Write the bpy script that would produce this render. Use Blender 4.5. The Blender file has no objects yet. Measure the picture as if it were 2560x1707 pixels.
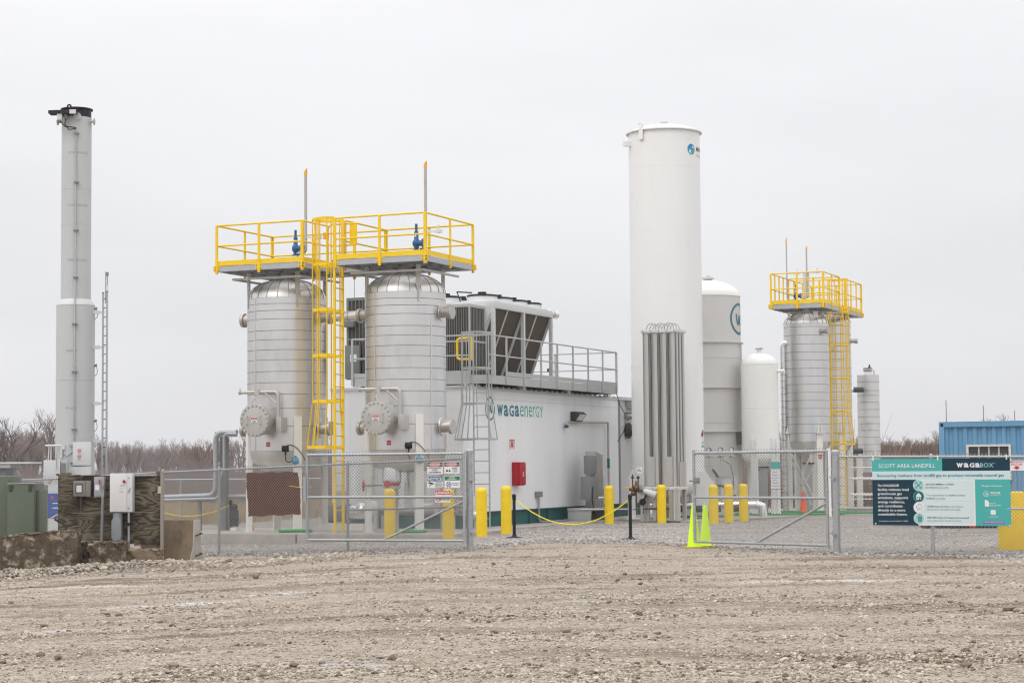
import bpy, bmesh, math, random
import numpy as np
from mathutils import Vector, Matrix
random.seed(7); RNG = np.random.default_rng(7)
PI = math.pi; rad = math.radians
scene = bpy.context.scene
col = scene.collection

# ------------------------------------------------------------------ camera
F, CX, CY = 4900.0, 1280.0, 853.5          # focal length and centre in photo pixels (2560 wide)
PITCH, ROLL, CAM_H = math.atan(309.5/F), -0.0085, 1.7
RC = Matrix.Rotation(PI/2+PITCH, 3, 'X') @ Matrix.Rotation(ROLL, 3, 'Z')
C0 = Vector((0, 0, CAM_H))
cam = bpy.data.cameras.new('camera'); camo = bpy.data.objects.new('camera', cam); col.objects.link(camo)
camo.matrix_world = Matrix.Translation(C0) @ RC.to_4x4()
cam.sensor_fit = 'HORIZONTAL'; cam.sensor_width = 36; cam.lens = 36*F/2560
cam.clip_start = .5; cam.clip_end = 3000
scene.camera = camo

# ------------------------------------------------------------------ sky, sun, exposure
SUN_EL, SUN_AZ = rad(52), rad(215)          # soft sun behind the cloud, behind the camera to its left
world = bpy.data.worlds.new('World'); scene.world = world; world.use_nodes = True
nt = world.node_tree; nt.nodes.clear()
def N(tree, kind, **kw):
    n = tree.nodes.new(kind)
    for k, v in kw.items(): setattr(n, k, v)
    return n
out = N(nt, 'ShaderNodeOutputWorld'); bg = N(nt, 'ShaderNodeBackground'); nt.links.new(bg.outputs[0], out.inputs[0])
bg.inputs[1].default_value = .1
skyn = N(nt, 'ShaderNodeTexSky', sky_type='NISHITA'); skyn.sun_disc = False
skyn.sun_elevation = SUN_EL; skyn.sun_rotation = SUN_AZ
tcw = N(nt, 'ShaderNodeTexCoord'); sepw = N(nt, 'ShaderNodeSeparateXYZ'); nt.links.new(tcw.outputs['Generated'], sepw.inputs[0])
rmp = N(nt, 'ShaderNodeValToRGB')            # an even cloud deck: brighter towards the zenith
mr = N(nt, 'ShaderNodeMapRange'); mr.inputs[1].default_value = 0; mr.inputs[2].default_value = 1
nt.links.new(sepw.outputs[2], mr.inputs[0]); nt.links.new(mr.outputs[0], rmp.inputs[0])
els = rmp.color_ramp.elements
K = .55
els[0].position = 0; els[0].color = (.735*K, .735*K, .765*K, 1)
els[1].position = 1; els[1].color = (1.75*K, 1.76*K, 1.80*K, 1)
for p, v in ((.10, .78), (.23, .90), (.5, 1.22)):
    e = els.new(p); e.color = (v*K, v*K, v*1.022*K, 1)
cn = N(nt, 'ShaderNodeTexNoise'); cn.inputs['Scale'].default_value = 3.0; cn.inputs['Detail'].default_value = 4
mpw = N(nt, 'ShaderNodeMapping'); mpw.inputs['Scale'].default_value = (1, 1, 3.5)
nt.links.new(tcw.outputs['Generated'], mpw.inputs[0]); nt.links.new(mpw.outputs[0], cn.inputs['Vector'])
cm = N(nt, 'ShaderNodeMapRange'); cm.inputs[1].default_value = .3; cm.inputs[2].default_value = .7; cm.inputs[3].default_value = 18.7; cm.inputs[4].default_value = 20.9
nt.links.new(cn.outputs[0], cm.inputs[0])
vm = N(nt, 'ShaderNodeVectorMath', operation='SCALE'); nt.links.new(rmp.outputs[0], vm.inputs[0]); nt.links.new(cm.outputs[0], vm.inputs['Scale'])
mixw = N(nt, 'ShaderNodeMix', data_type='RGBA'); mixw.inputs[0].default_value = .96
nt.links.new(skyn.outputs[0], mixw.inputs[6]); nt.links.new(vm.outputs[0], mixw.inputs[7]); nt.links.new(mixw.outputs[2], bg.inputs[0])
sun = bpy.data.lights.new('sun', 'SUN'); sun.energy = .9; sun.angle = rad(35); sun.color = (1, .975, .94)
suno = bpy.data.objects.new('sun', sun); col.objects.link(suno)
d = Vector((math.sin(SUN_AZ)*math.cos(SUN_EL), math.cos(SUN_AZ)*math.cos(SUN_EL), math.sin(SUN_EL)))
suno.rotation_euler = d.to_track_quat('Z', 'Y').to_euler()
scene.view_settings.view_transform = 'Standard'; scene.view_settings.look = 'None'
scene.view_settings.exposure = 0; scene.view_settings.gamma = 1
scene.render.film_transparent = False
scene.cycles.max_bounces = 6; scene.cycles.diffuse_bounces = 3; scene.cycles.glossy_bounces = 3
scene.cycles.use_denoising = True; scene.cycles.denoiser = 'OPENIMAGEDENOISE'; scene.cycles.denoising_prefilter = 'ACCURATE'; scene.cycles.filter_width = 1.2

# ------------------------------------------------------------------ placing helpers
def sstep(a, b, x):
    t = min(1, max(0, (x-a)/(b-a))); return t*t*(3-2*t)
def gz(x, y):                                # the ground falls a little towards the left
    return -.17*sstep(1.0, 6.5, -x) - .21*sstep(6.5, 11., -x)
def ray(px, py):
    return RC @ Vector(((px-CX)/F, -(py-CY)/F, -1))
def W(px, py, Y):
    r = ray(px, py); return C0 + r*(Y/r.y)
def G(px, py, dz=0):
    z = 0; r = ray(px, py)
    for i in range(6):
        p = C0 + r*((z+dz-CAM_H)/r.z); z = gz(p.x, p.y)
    return p
TH = rad(23.5)                               # the plant is turned this much against the view
O = W(1015.5, 1165, 48.3); O.z = 0
VX = Vector((math.cos(TH), -math.sin(TH), 0)); UY = Vector((math.sin(TH), math.cos(TH), 0))
def PL(x, y, z=0): return O + VX*x + UY*y + Vector((0, 0, z))
def toPL(p): d = p-O; return Vector((d.dot(VX), d.dot(UY), p.z))
def QX(px, py, x):                           # where the sight line meets the plant plane x = const
    r = ray(px, py); t = (x-(C0-O).dot(VX))/r.dot(VX); return toPL(C0+r*t)
def QY(px, py, y):
    r = ray(px, py); t = (y-(C0-O).dot(UY))/r.dot(UY); return toPL(C0+r*t)

# ------------------------------------------------------------------ materials
MATS = {}
def mat(name, c, rough=.5, metal=0., var=.08, scale=3., streak=1., bump=0., bscale=40., tint=None, tmin=.55, tmax=.75, island=0., rvar=.1, spec=.5, coat=0):
    if name in MATS: return MATS[name]
    m = bpy.data.materials.new(name); m.use_nodes = True; t = m.node_tree
    b = t.nodes['Principled BSDF']
    b.inputs['Roughness'].default_value = rough; b.inputs['Metallic'].default_value = metal
    b.inputs['Specular IOR Level'].default_value = spec; b.inputs['Coat Weight'].default_value = coat
    tc = N(t, 'ShaderNodeTexCoord'); mp = N(t, 'ShaderNodeMapping'); mp.inputs['Scale'].default_value = (1, 1, streak)
    t.links.new(tc.outputs['Object'], mp.inputs[0])
    no = N(t, 'ShaderNodeTexNoise'); no.inputs['Scale'].default_value = scale; no.inputs['Detail'].default_value = 6; no.inputs['Roughness'].default_value = .6
    t.links.new(mp.outputs[0], no.inputs['Vector'])
    m1 = N(t, 'ShaderNodeMapRange'); m1.inputs[1].default_value = .3; m1.inputs[2].default_value = .7
    m1.inputs[3].default_value = 1-var; m1.inputs[4].default_value = 1+var; t.links.new(no.outputs[0], m1.inputs[0])
    rgb = N(t, 'ShaderNodeRGB'); rgb.outputs[0].default_value = (*c, 1)
    src = rgb.outputs[0]
    if tint:
        n2 = N(t, 'ShaderNodeTexNoise'); n2.inputs['Scale'].default_value = scale*.6; n2.inputs['Detail'].default_value = 8; n2.inputs['Roughness'].default_value = .7
        t.links.new(mp.outputs[0], n2.inputs['Vector'])
        m2 = N(t, 'ShaderNodeMapRange'); m2.inputs[1].default_value = tmin; m2.inputs[2].default_value = tmax; t.links.new(n2.outputs[0], m2.inputs[0])
        mx = N(t, 'ShaderNodeMix', data_type='RGBA'); t.links.new(m2.outputs[0], mx.inputs[0]); t.links.new(src, mx.inputs[6]); mx.inputs[7].default_value = (*tint, 1)
        src = mx.outputs[2]
    sc = N(t, 'ShaderNodeVectorMath', operation='SCALE'); t.links.new(src, sc.inputs[0]); t.links.new(m1.outputs[0], sc.inputs['Scale'])
    src = sc.outputs[0]
    if island:
        ge = N(t, 'ShaderNodeNewGeometry'); m3 = N(t, 'ShaderNodeMapRange'); m3.inputs[3].default_value = 1-island; m3.inputs[4].default_value = 1+island
        t.links.new(ge.outputs['Random Per Island'], m3.inputs[0])
        s2 = N(t, 'ShaderNodeVectorMath', operation='SCALE'); t.links.new(src, s2.inputs[0]); t.links.new(m3.outputs[0], s2.inputs['Scale']); src = s2.outputs[0]
    t.links.new(src, b.inputs['Base Color'])
    if rvar:
        m4 = N(t, 'ShaderNodeMapRange'); m4.inputs[1].default_value = .3; m4.inputs[2].default_value = .7
        m4.inputs[3].default_value = max(0, rough-rvar); m4.inputs[4].default_value = min(1, rough+rvar)
        t.links.new(no.outputs[0], m4.inputs[0]); t.links.new(m4.outputs[0], b.inputs['Roughness'])
    if bump:
        n3 = N(t, 'ShaderNodeTexNoise'); n3.inputs['Scale'].default_value = bscale; n3.inputs['Detail'].default_value = 4
        t.links.new(tc.outputs['Object'], n3.inputs['Vector'])
        bp = N(t, 'ShaderNodeBump'); bp.inputs['Strength'].default_value = bump; bp.inputs['Distance'].default_value = .02
        t.links.new(n3.outputs[0], bp.inputs['Height']); t.links.new(bp.outputs[0], b.inputs['Normal'])
    MATS[name] = m; return m
YEL = mat('safety_yellow_paint', (.87, .575, .004), .45, var=.05, tint=(.55, .33, .02), tmin=.68, tmax=.85)
BOL = mat('bollard_yellow_plastic', (.85, .59, .006), .5, var=.07, scale=4, tint=(.62,.42,.05), tmin=.56, tmax=.75, bump=.05)
WHT = mat('white_steel_paint', (.76, .745, .70), .45, var=.04, streak=.3, tint=(.55, .51, .44), tmin=.62, tmax=.85)
TWH = mat('tank_white_paint', (.81, .805, .79), .35, var=.02, scale=1.4, streak=.25, tint=(.71, .70, .67), tmin=.55, tmax=.85, spec=.35)
CRM = mat('cream_white_paint', (.82, .81, .77), .4, var=.02, scale=1, tint=(.72, .69, .63), tmin=.6, tmax=.8)
GRT = mat('tank_grey_paint', (.60, .585, .56), .45, var=.03, scale=1.2, streak=.4, tint=(.5, .48, .45), tmin=.55, tmax=.8)
BWL = mat('painted_wall_panel', (.84, .85, .86), .4, var=.02, scale=1.5, streak=.15, tint=(.70, .71, .715), tmin=.55, tmax=.8, bump=.02, bscale=8)
SST = mat('stainless_cladding', (.69, .685, .68), .34, metal=.95, var=.08, scale=2.2, streak=.35, tint=(.59, .575, .55), tmin=.5, tmax=.8, bump=.03, bscale=3, rvar=.07)
SSD = mat('stainless_dome', (.66, .64, .61), .40, metal=.95, var=.08, scale=3, tint=(.5, .47, .43), tmin=.5, tmax=.8, bump=.05, bscale=4)
SSB = mat('brushed_steel_pipe', (.50, .47, .43), .42, metal=.75, var=.1, scale=4, tint=(.36, .30, .24), tmin=.55, tmax=.8)
BRZ = mat('weathered_steel_plate', (.49, .475, .45), .5, metal=.35, var=.06, scale=5, tint=(.38, .34, .30), tmin=.55, tmax=.8)
ALU = mat('bright_aluminium', (.78, .78, .78), .3, metal=.9, var=.05, bump=.03, bscale=6)
DCK = mat('deck_beam_grey', (.43, .435, .455), .45, metal=.2, var=.05)
GAL = mat('galvanised_steel', (.40, .415, .43), .42, metal=.55, var=.12, scale=14, tint=(.40, .42, .44), tmin=.5, tmax=.7)
GLD = mat('galvanised_wire', (.33, .33, .325), .5, metal=.35, var=.1, scale=8)
GFR = mat('grey_frame_paint', (.42, .43, .425), .5, var=.05, tint=(.33, .34, .33), tmin=.6, tmax=.8)
LGR = mat('light_grey_paint', (.60, .61, .61), .45, var=.03, streak=.3, tint=(.5, .5, .5), tmin=.6, tmax=.8)
STK = mat('stack_grey_paint', (.50, .51, .505), .5, var=.03, scale=1, streak=.3, tint=(.44, .445, .44), tmin=.5, tmax=.8)
DGR = mat('dark_grey_metal', (.06, .06, .063), .55, var=.1, spec=.22)
MGR = mat('mid_grey_metal', (.21, .215, .22), .5, var=.08)
BLK = mat('black_plastic', (.018, .018, .02), .45, var=.1, spec=.22)
SEAM = mat('dark_seam_sealant', (.17, .155, .14), .6, var=.2)  # dark colour of the joints, also on bolts and neck flanges
CHR = mat('charred_black_steel', (.025, .022, .03), .5, metal=.3, var=.3, tint=(.07, .04, .03), spec=.22)
COI = mat('brown_coil_fins', (.095, .075, .058), .75, var=.15, scale=6, tint=(.09, .072, .06), bump=.2, bscale=60, spec=.22)
ACG = mat('condenser_green_grey', (.16, .17, .155), .5, var=.05)
LBR = mat('louvre_bar_paint', (.23, .23, .22), .55)
LOU = mat('dark_louvre', (.06, .055, .05), .6, var=.15, spec=.22)
TEA = mat('teal_base_paint', (.03, .115, .115), .5, var=.15, tint=(.03, .09, .09), spec=.22)
BLU = mat('valve_blue_paint', (.015, .10, .25), .4, var=.1)
LBL = mat('transmitter_blue_paint', (.10, .30, .42), .4, var=.1)
RED = mat('red_paint', (.42, .02, .03), .4, var=.06, spec=.22)
ORG = mat('traffic_cone_orange', (.80, .09, .02), .5, var=.05)
ORY = mat('orange_cap_plastic', (.85, .42, .01), .5, var=.05)
LIM = mat('lime_cone_plastic', (.62, .95, .0), .45, var=.04)
TAN = mat('ochre_rubber', (.42, .32, .06), .7, var=.15)
ROPE = mat('yellow_rope_plastic', (.85, .68, .02), .6, var=.1)
CON = mat('pale_concrete', (.40, .37, .335), .9, var=.12, scale=3, tint=(.26, .235, .205), tmin=.5, tmax=.75, bump=.3, bscale=50)
COB = mat('stained_concrete', (.085, .06, .038), .95, var=.5, scale=9, tint=(.27, .225, .165), tmin=.52, tmax=.60, bump=.7, bscale=30)
COT = mat('tan_concrete', (.22, .165, .11), .95, var=.18, scale=4, tint=(.13, .095, .06), tmin=.47, tmax=.7, bump=.4, bscale=40)
GRN = mat('transformer_green_paint', (.125, .145, .11), .45, var=.08, streak=.4, scale=2, tint=(.13, .155, .11), tmin=.5, tmax=.8, spec=.22)
CBL = mat('container_blue_paint', (.135, .30, .46), .45, var=.06, streak=.4, scale=2, tint=(.19, .34, .46), tmin=.55, tmax=.8, spec=.22)
BRN = mat('brown_mesh_fabric', (.15, .056, .032), .9, var=.15, scale=8, bump=.3, bscale=90, spec=.22)
GLS = mat('window_glass', (.05, .052, .055), .12, var=.3, scale=2)
WIN = mat('cream_window_frame', (.62, .58, .53), .5)
BRS = mat('brass_valve', (.14, .095, .055), .4, metal=.7, var=.1)
SRE = mat('sign_red_print', (.55, .02, .03), .5, var=0, rvar=0, spec=.15)
SBK = mat('sign_black_print', (.03, .03, .032), .5, var=0, rvar=0, spec=.15)
SBL = mat('sign_blue_print', (.03, .09, .26), .5, var=0, rvar=0, spec=.15)
SGR = mat('sign_green_print', (.01, .20, .10), .5, var=0, rvar=0, spec=.15)
SWH = mat('sign_white_plastic', (.74, .74, .74), .45, var=.02, rvar=0)
BTE = mat('banner_teal_print', (.075, .40, .375), .4, var=.02, rvar=0, spec=.15)
BNV = mat('banner_navy_print', (.012, .042, .065), .4, var=.02, rvar=0, spec=.15)
BPL = mat('banner_pale_blue_print', (.55, .68, .71), .4, var=.02, rvar=0, spec=.15)
BMI = mat('banner_mist_print', (.60, .70, .70), .4, var=.02, rvar=0, spec=.15)
BWH = mat('banner_white_print', (.74, .75, .76), .4, var=.01, rvar=0, spec=.15)
BIC = mat('banner_icon_teal_print', (.32, .60, .60), .4, var=.0, rvar=0, spec=.15)
BDG = mat('banner_dark_green_print', (.03, .12, .13), .4, var=.0, rvar=0, spec=.15)
BPU = mat('banner_purple_print', (.30, .10, .42), .4, var=.0, rvar=0, spec=.15)
LTD = mat('logo_deep_teal_print', (.03, .17, .24), .4, var=.0, rvar=0)
LTL = mat('logo_light_teal_print', (.06, .40, .36), .4, var=.0, rvar=0)

# ------------------------------------------------------------------ mesh helpers
class MB:
    def __init__(s): s.v = []; s.f = []
    def add(s, v, f):
        n = len(s.v); s.v += [tuple(p) for p in v]; s.f += [tuple(i+n for i in q) for q in f]; return s
    def box(s, x0, x1, y0, y1, z0, z1):
        return s.add([(x0,y0,z0),(x1,y0,z0),(x1,y1,z0),(x0,y1,z0),(x0,y0,z1),(x1,y0,z1),(x1,y1,z1),(x0,y1,z1)],
                     [(0,3,2,1),(4,5,6,7),(0,1,5,4),(1,2,6,5),(2,3,7,6),(3,0,4,7)])
    def beam(s, a, b, w, h=None, up=(0,0,1)):     # rectangular bar from a to b
        h = h or w; a = Vector(a); b = Vector(b); d = (b-a).normalized(); up = Vector(up)
        if abs(d.dot(up)) > .98: up = Vector((0,1,0))
        r = d.cross(up).normalized()*w/2; u = r.cross(d).normalized()*h/2
        return s.add([a-r-u,a+r-u,a+r+u,a-r+u,b-r-u,b+r-u,b+r+u,b-r+u],[(0,1,2,3),(7,6,5,4),(0,4,5,1),(1,5,6,2),(2,6,7,3),(3,7,4,0)])
    def tube(s, pts, r, n=10, cap=True, r1=None):
        pts = [Vector(p) for p in pts]; k = len(pts); rings = []
        nrm = None
        for i, p in enumerate(pts):
            d = (pts[min(i+1,k-1)]-pts[max(i-1,0)]).normalized()
            if nrm is None:
                nrm = d.orthogonal().normalized()
            else:
                nrm = (nrm-d*nrm.dot(d)).normalized()
            bn = d.cross(nrm); rr = r if r1 is None else r+(r1-r)*i/(k-1)
            rings.append([p+(nrm*math.cos(2*PI*j/n)+bn*math.sin(2*PI*j/n))*rr for j in range(n)])
        v = [q for R in rings for q in R]; f = []
        for i in range(k-1):
            for j in range(n):
                a = i*n+j; b = i*n+(j+1)%n; f.append((a, b, b+n, a+n))
        if cap: f += [tuple(reversed(range(n))), tuple(range((k-1)*n, k*n))]
        return s.add(v, f)
    def lathe(s, prof, n=32, c=(0,0,0), a0=0, a1=2*PI, M=None):     # prof: (r, z) pairs
        full = abs(a1-a0-2*PI) < 1e-6; m = n if full else n+1; v = []; f = []
        for r, z in prof:
            for j in range(m):
                a = a0+(a1-a0)*j/n; p = Vector((r*math.cos(a), r*math.sin(a), z))
                if M is not None: p = M @ p
                v.append(p+Vector(c))
        for i in range(len(prof)-1):
            for j in range(n):
                a = i*m+j; b = i*m+(j+1)%m; f.append((a, b, b+m, a+m))
        return s.add(v, f)
    def disc(s, c, axis, r, t, n=24):
        c = Vector(c); a = Vector(axis).normalized(); return s.tube([c-a*t/2, c+a*t/2], r, n)
    def ball(s, c, r, n=10, sz=1):
        prof = [(max(1e-4, r*math.sin(PI*i/n)), -r*sz*math.cos(PI*i/n)) for i in range(n+1)]
        return s.lathe(prof, n+4, c)
    def prism(s, poly, a, b, axis='y'):           # poly in the other two axes, extruded along axis
        n = len(poly)
        def P(u, w, t): return {'y': (u, t, w), 'x': (t, u, w), 'z': (u, w, t)}[axis]
        v = [P(u, w, a) for u, w in poly]+[P(u, w, b) for u, w in poly]
        f = [tuple(range(n)), tuple(reversed(range(n, 2*n)))]+[(i, i+n, (i+1)%n+n, (i+1)%n) for i in range(n)]
        return s.add(v, f)
    def mesh(s, name, mt, smooth=True, bevel=0):
        me = bpy.data.meshes.new(name); me.from_pydata([tuple(p) for p in s.v], [], s.f)
        bm = bmesh.new(); bm.from_mesh(me)
        bmesh.ops.recalc_face_normals(bm, faces=bm.faces[:])
        if bevel:
            ed = [e for e in bm.edges if len(e.link_faces) == 2 and e.calc_face_angle(0) > .6]
            bmesh.ops.bevel(bm, geom=ed, offset=bevel, segments=2, affect='EDGES', profile=.6)
        bm.to_mesh(me); bm.free()
        if smooth:
            me.polygons.foreach_set('use_smooth', [True]*len(me.polygons)); me.set_sharp_from_angle(angle=rad(35))
        me.materials.append(mt); me.update(); return me
    def build(s, name, mt, parent=None, smooth=True, bevel=0, **props):
        return obj(name, s.mesh(name, mt, smooth, bevel), parent, **props)
def obj(name, me, parent=None, **props):
    o = bpy.data.objects.new(name, me); col.objects.link(o)
    if parent: o.parent = parent
    for k, v in props.items(): o[k] = v
    return o
def thing(name, label, cat, loc=(0,0,0), rotz=0, group=None):
    o = bpy.data.objects.new(name, None); col.objects.link(o); o.empty_display_size = .2
    o.location = loc; o.rotation_euler = (0, 0, rotz); o['label'] = label; o['category'] = cat
    if group: o['group'] = group
    return o
def tag(o, label, cat, group=None):
    o['label'] = label; o['category'] = cat
    if group: o['group'] = group
    return o
def dup(root, loc, rotz=None, label=None, group=None):
    r = root.copy(); col.objects.link(r); r.location = loc
    if rotz is not None: r.rotation_euler = (0, 0, rotz)
    if label: r['label'] = label
    if group: r['group'] = group
    for ch in root.children:
        c = ch.copy(); col.objects.link(c); c.parent = r
        for g in ch.children:
            e = g.copy(); col.objects.link(e); e.parent = c
    return r
def place(o, loc, rz=0, parent=None):
    o.location = loc; o.rotation_euler = (0, 0, rz); return o
def arc(c, r, a0, a1, n, ex, ey):                # points of an arc in the plane ex, ey
    c = Vector(c); ex = Vector(ex); ey = Vector(ey)
    return [c+(ex*math.cos(a0+(a1-a0)*i/n)+ey*math.sin(a0+(a1-a0)*i/n))*r for i in range(n+1)]
def elbow(pts, r, n=6):                          # round the corners of a polyline
    pts = [Vector(p) for p in pts]; o = [pts[0]]
    for i in range(1, len(pts)-1):
        a, b, c = pts[i-1], pts[i], pts[i+1]; d0 = (a-b).normalized(); d1 = (c-b).normalized()
        p0 = b+d0*r; p2 = b+d1*r
        for k in range(n+1):
            t = k/n; o.append(p0*(1-t)**2+b*2*t*(1-t)+p2*t*t)
    return o+[pts[-1]]
def sag(a, b, drop, n=16):
    a = Vector(a); b = Vector(b); return [a.lerp(b, i/n)-Vector((0,0,drop*4*(i/n)*(1-i/n))) for i in range(n+1)]

def segs(name, P0, P1, R0, R1, mt, parent=None, n=3, **props):       # many thin tapered rods in one mesh
    P0 = np.asarray(P0, float); P1 = np.asarray(P1, float); m = len(P0)
    R0 = np.broadcast_to(R0, (m,)); R1 = np.broadcast_to(R1, (m,))
    d = P1-P0; d /= np.linalg.norm(d, axis=1, keepdims=True)+1e-9
    ref = np.where(np.abs(d[:, 2:3]) > .9, np.array([[1., 0, 0]]), np.array([[0, 0, 1.]]))
    a = np.cross(d, ref); a /= np.linalg.norm(a, axis=1, keepdims=True); b = np.cross(d, a)
    ang = 2*np.pi*np.arange(n)/n
    ring = a[:, None]*np.cos(ang)[None, :, None]+b[:, None]*np.sin(ang)[None, :, None]
    V = np.concatenate([P0[:, None]+ring*R0[:, None, None], P1[:, None]+ring*R1[:, None, None]], 1).reshape(-1, 3)
    j = np.arange(n); q = np.stack([j, (j+1) % n, (j+1) % n+n, j+n], 1)
    Fq = (q[None]+(np.arange(m)*2*n)[:, None, None]).reshape(-1, 4)
    return fast(name, V, Fq, mt, parent, **props)
def fast(name, V, Fc, mt, parent=None, smooth=False, **props):
    me = fastmesh(name, V, Fc, mt, smooth); return obj(name, me, parent, **props)
def fastmesh(name, V, Fc, mt, smooth=False):
    me = bpy.data.meshes.new(name); k = Fc.shape[1]
    me.vertices.add(len(V)); me.vertices.foreach_set('co', np.ascontiguousarray(V, dtype=np.float32).ravel())
    me.loops.add(Fc.size); me.loops.foreach_set('vertex_index', Fc.astype(np.int32).ravel())
    me.polygons.add(len(Fc)); me.polygons.foreach_set('loop_start', (np.arange(len(Fc))*k).astype(np.int32))
    me.polygons.foreach_set('use_smooth', np.full(len(Fc), smooth))
    me.materials.append(mt); me.update(calc_edges=True); me.validate(); return me

# ------------------------------------------------------------------ lettering
def text_geo(s, bold=0., res=2):
    cu = bpy.data.curves.new('t', 'FONT'); cu.body = s; cu.resolution_u = res; cu.offset = bold; cu.fill_mode = 'BOTH'
    o = bpy.data.objects.new('t', cu); col.objects.link(o)
    bpy.context.view_layer.update()
    me = bpy.data.meshes.new_from_object(o.evaluated_get(bpy.context.evaluated_depsgraph_get()))
    bpy.data.objects.remove(o); bpy.data.curves.remove(cu)
    v = [Vector(p.co) for p in me.vertices]; f = [tuple(p.vertices) for p in me.polygons]
    bpy.data.meshes.remove(me); return v, f
def letters(s, x0, x1, z0, z1, mt, parent, y=-.004, bold=0., wrap=None, name='lettering'):
    """text whose ink fills x0..x1, z0..z1 on the plane y, facing -y (z0..z1 is the line's full ink height)"""
    v, f = text_geo(s, bold)
    if not v: return
    ax = min(p.x for p in v); bx = max(p.x for p in v); az = min(p.y for p in v); bz = max(p.y for p in v)
    w = [Vector((x0+(p.x-ax)/(bx-ax)*(x1-x0), y, z0+(p.y-az)/(bz-az)*(z1-z0))) for p in v]
    if wrap: w = [wrap(p) for p in w]
    mb = MB(); mb.add(w, f); me = bpy.data.meshes.new(name); me.from_pydata([tuple(p) for p in mb.v], [], mb.f); me.materials.append(mt)
    return obj(name, me, parent)
def plate(x0, x1, z0, z1, mt, parent, y=0., t=.004, name='panel'):
    return MB().box(x0, x1, y-t, y, z0, z1).build(name, mt, parent, smooth=False)
def ring2d(cx, cz, r0, r1, a0=0, a1=2*PI, n=28, sx=1):     # polygon strip quads of a ring
    v = []; f = []
    for i in range(n+1):
        a = a0+(a1-a0)*i/n; v += [(cx+r0*math.cos(a)*sx, 0, cz+r0*math.sin(a)), (cx+r1*math.cos(a)*sx, 0, cz+r1*math.sin(a))]
    for i in range(n): f.append((2*i, 2*i+1, 2*i+3, 2*i+2))
    return v, f
def stroke2d(pts, w, sx=1):
    v = []; f = []; n = len(pts)
    for i, p in enumerate(pts):
        a = Vector(pts[max(i-1,0)]); b = Vector(pts[min(i+1,n-1)]); d = (b-a).normalized(); nn = Vector((-d.y, d.x))*w/2
        v += [((p[0]+nn.x)*sx, 0, p[1]+nn.y), ((p[0]-nn.x)*sx, 0, p[1]-nn.y)]
    for i in range(n-1): f.append((2*i, 2*i+1, 2*i+3, 2*i+2))
    return v, f
def disc2d(cx, cz, r, n=28):
    return [(cx+r*math.cos(2*PI*i/n), 0, cz+r*math.sin(2*PI*i/n)) for i in range(n)], [tuple(range(n))]
def flat(shapes, mt, parent, y=-.004, name='emblem', wrap=None, off=(0,0)):
    mb = MB()
    for v, f in shapes: mb.add([(p[0]+off[0], y, p[2]+off[1]) for p in v], f)
    if wrap: mb.v = [tuple(wrap(Vector(p))) for p in mb.v]
    me = bpy.data.meshes.new(name); me.from_pydata(mb.v, [], mb.f); me.materials.append(mt)
    return obj(name, me, parent)
def w_logo(r, sx=1):        # a ring, open at the upper right, round a w
    w = r*.17
    pts = [(-.42, .32), (-.33, -.12), (-.22, -.36), (-.08, -.30), (0, .05), (.06, .25), (.13, .05), (.2, -.30), (.34, -.36), (.44, -.12), (.5, .32)]
    sm = []
    for i in range(len(pts)-1):
        for k in range(4):
            t = k/4; sm.append((pts[i][0]*(1-t)+pts[i+1][0]*t, pts[i][1]*(1-t)+pts[i+1][1]*t))
    sm.append(pts[-1])
    return [ring2d(0, 0, r-w/2, r+w/2, rad(60), rad(375), 44, sx), stroke2d([(a*r, b*r) for a, b in sm], w, sx), stroke2d([(.5*r, .86*r), (.62*r, .55*r), (.80*r, .42*r)], w, sx)]
# ================================================================== SETTING
def nsm(x): return x*x*(3-2*x)
def vnoise(x, y, seed=0):                        # value noise on arrays
    r = np.random.default_rng(seed).random((256, 256)); xi = np.floor(x).astype(int); yi = np.floor(y).astype(int)
    fx = nsm(x-xi); fy = nsm(y-yi); g = lambda a, b: r[a % 256, b % 256]
    return (g(xi, yi)*(1-fx)+g(xi+1, yi)*fx)*(1-fy)+(g(xi, yi+1)*(1-fx)+g(xi+1, yi+1)*fx)*fy
def gzv(x, y):
    s = lambda a, b, t: nsm(np.clip((t-a)/(b-a), 0, 1))
    return -.17*s(1., 6.5, -x)-.21*s(6.5, 11., -x)
def micro(x, y):                                 # ruts, clods and lumps of the road surface
    yy = y+.06*x+.3*np.sin(x*.23)
    h = -.012*np.exp(-((np.mod(yy*.9+2.1, 3.3)-1.2)/.16)**2)+.016*(vnoise(x*.22+9, yy*1.6, 3)-.5)+.016*(vnoise(x*.9, yy*3.1, 4)-.5)+.020*(vnoise(x*4.1, yy*6.3, 5)-.5)+.014*(vnoise(x*11., yy*14., 6)-.5)
    w = 1-nsm(np.clip((y-41)/3, 0, 1)); return h*(w*1.25+.12)-.004
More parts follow.
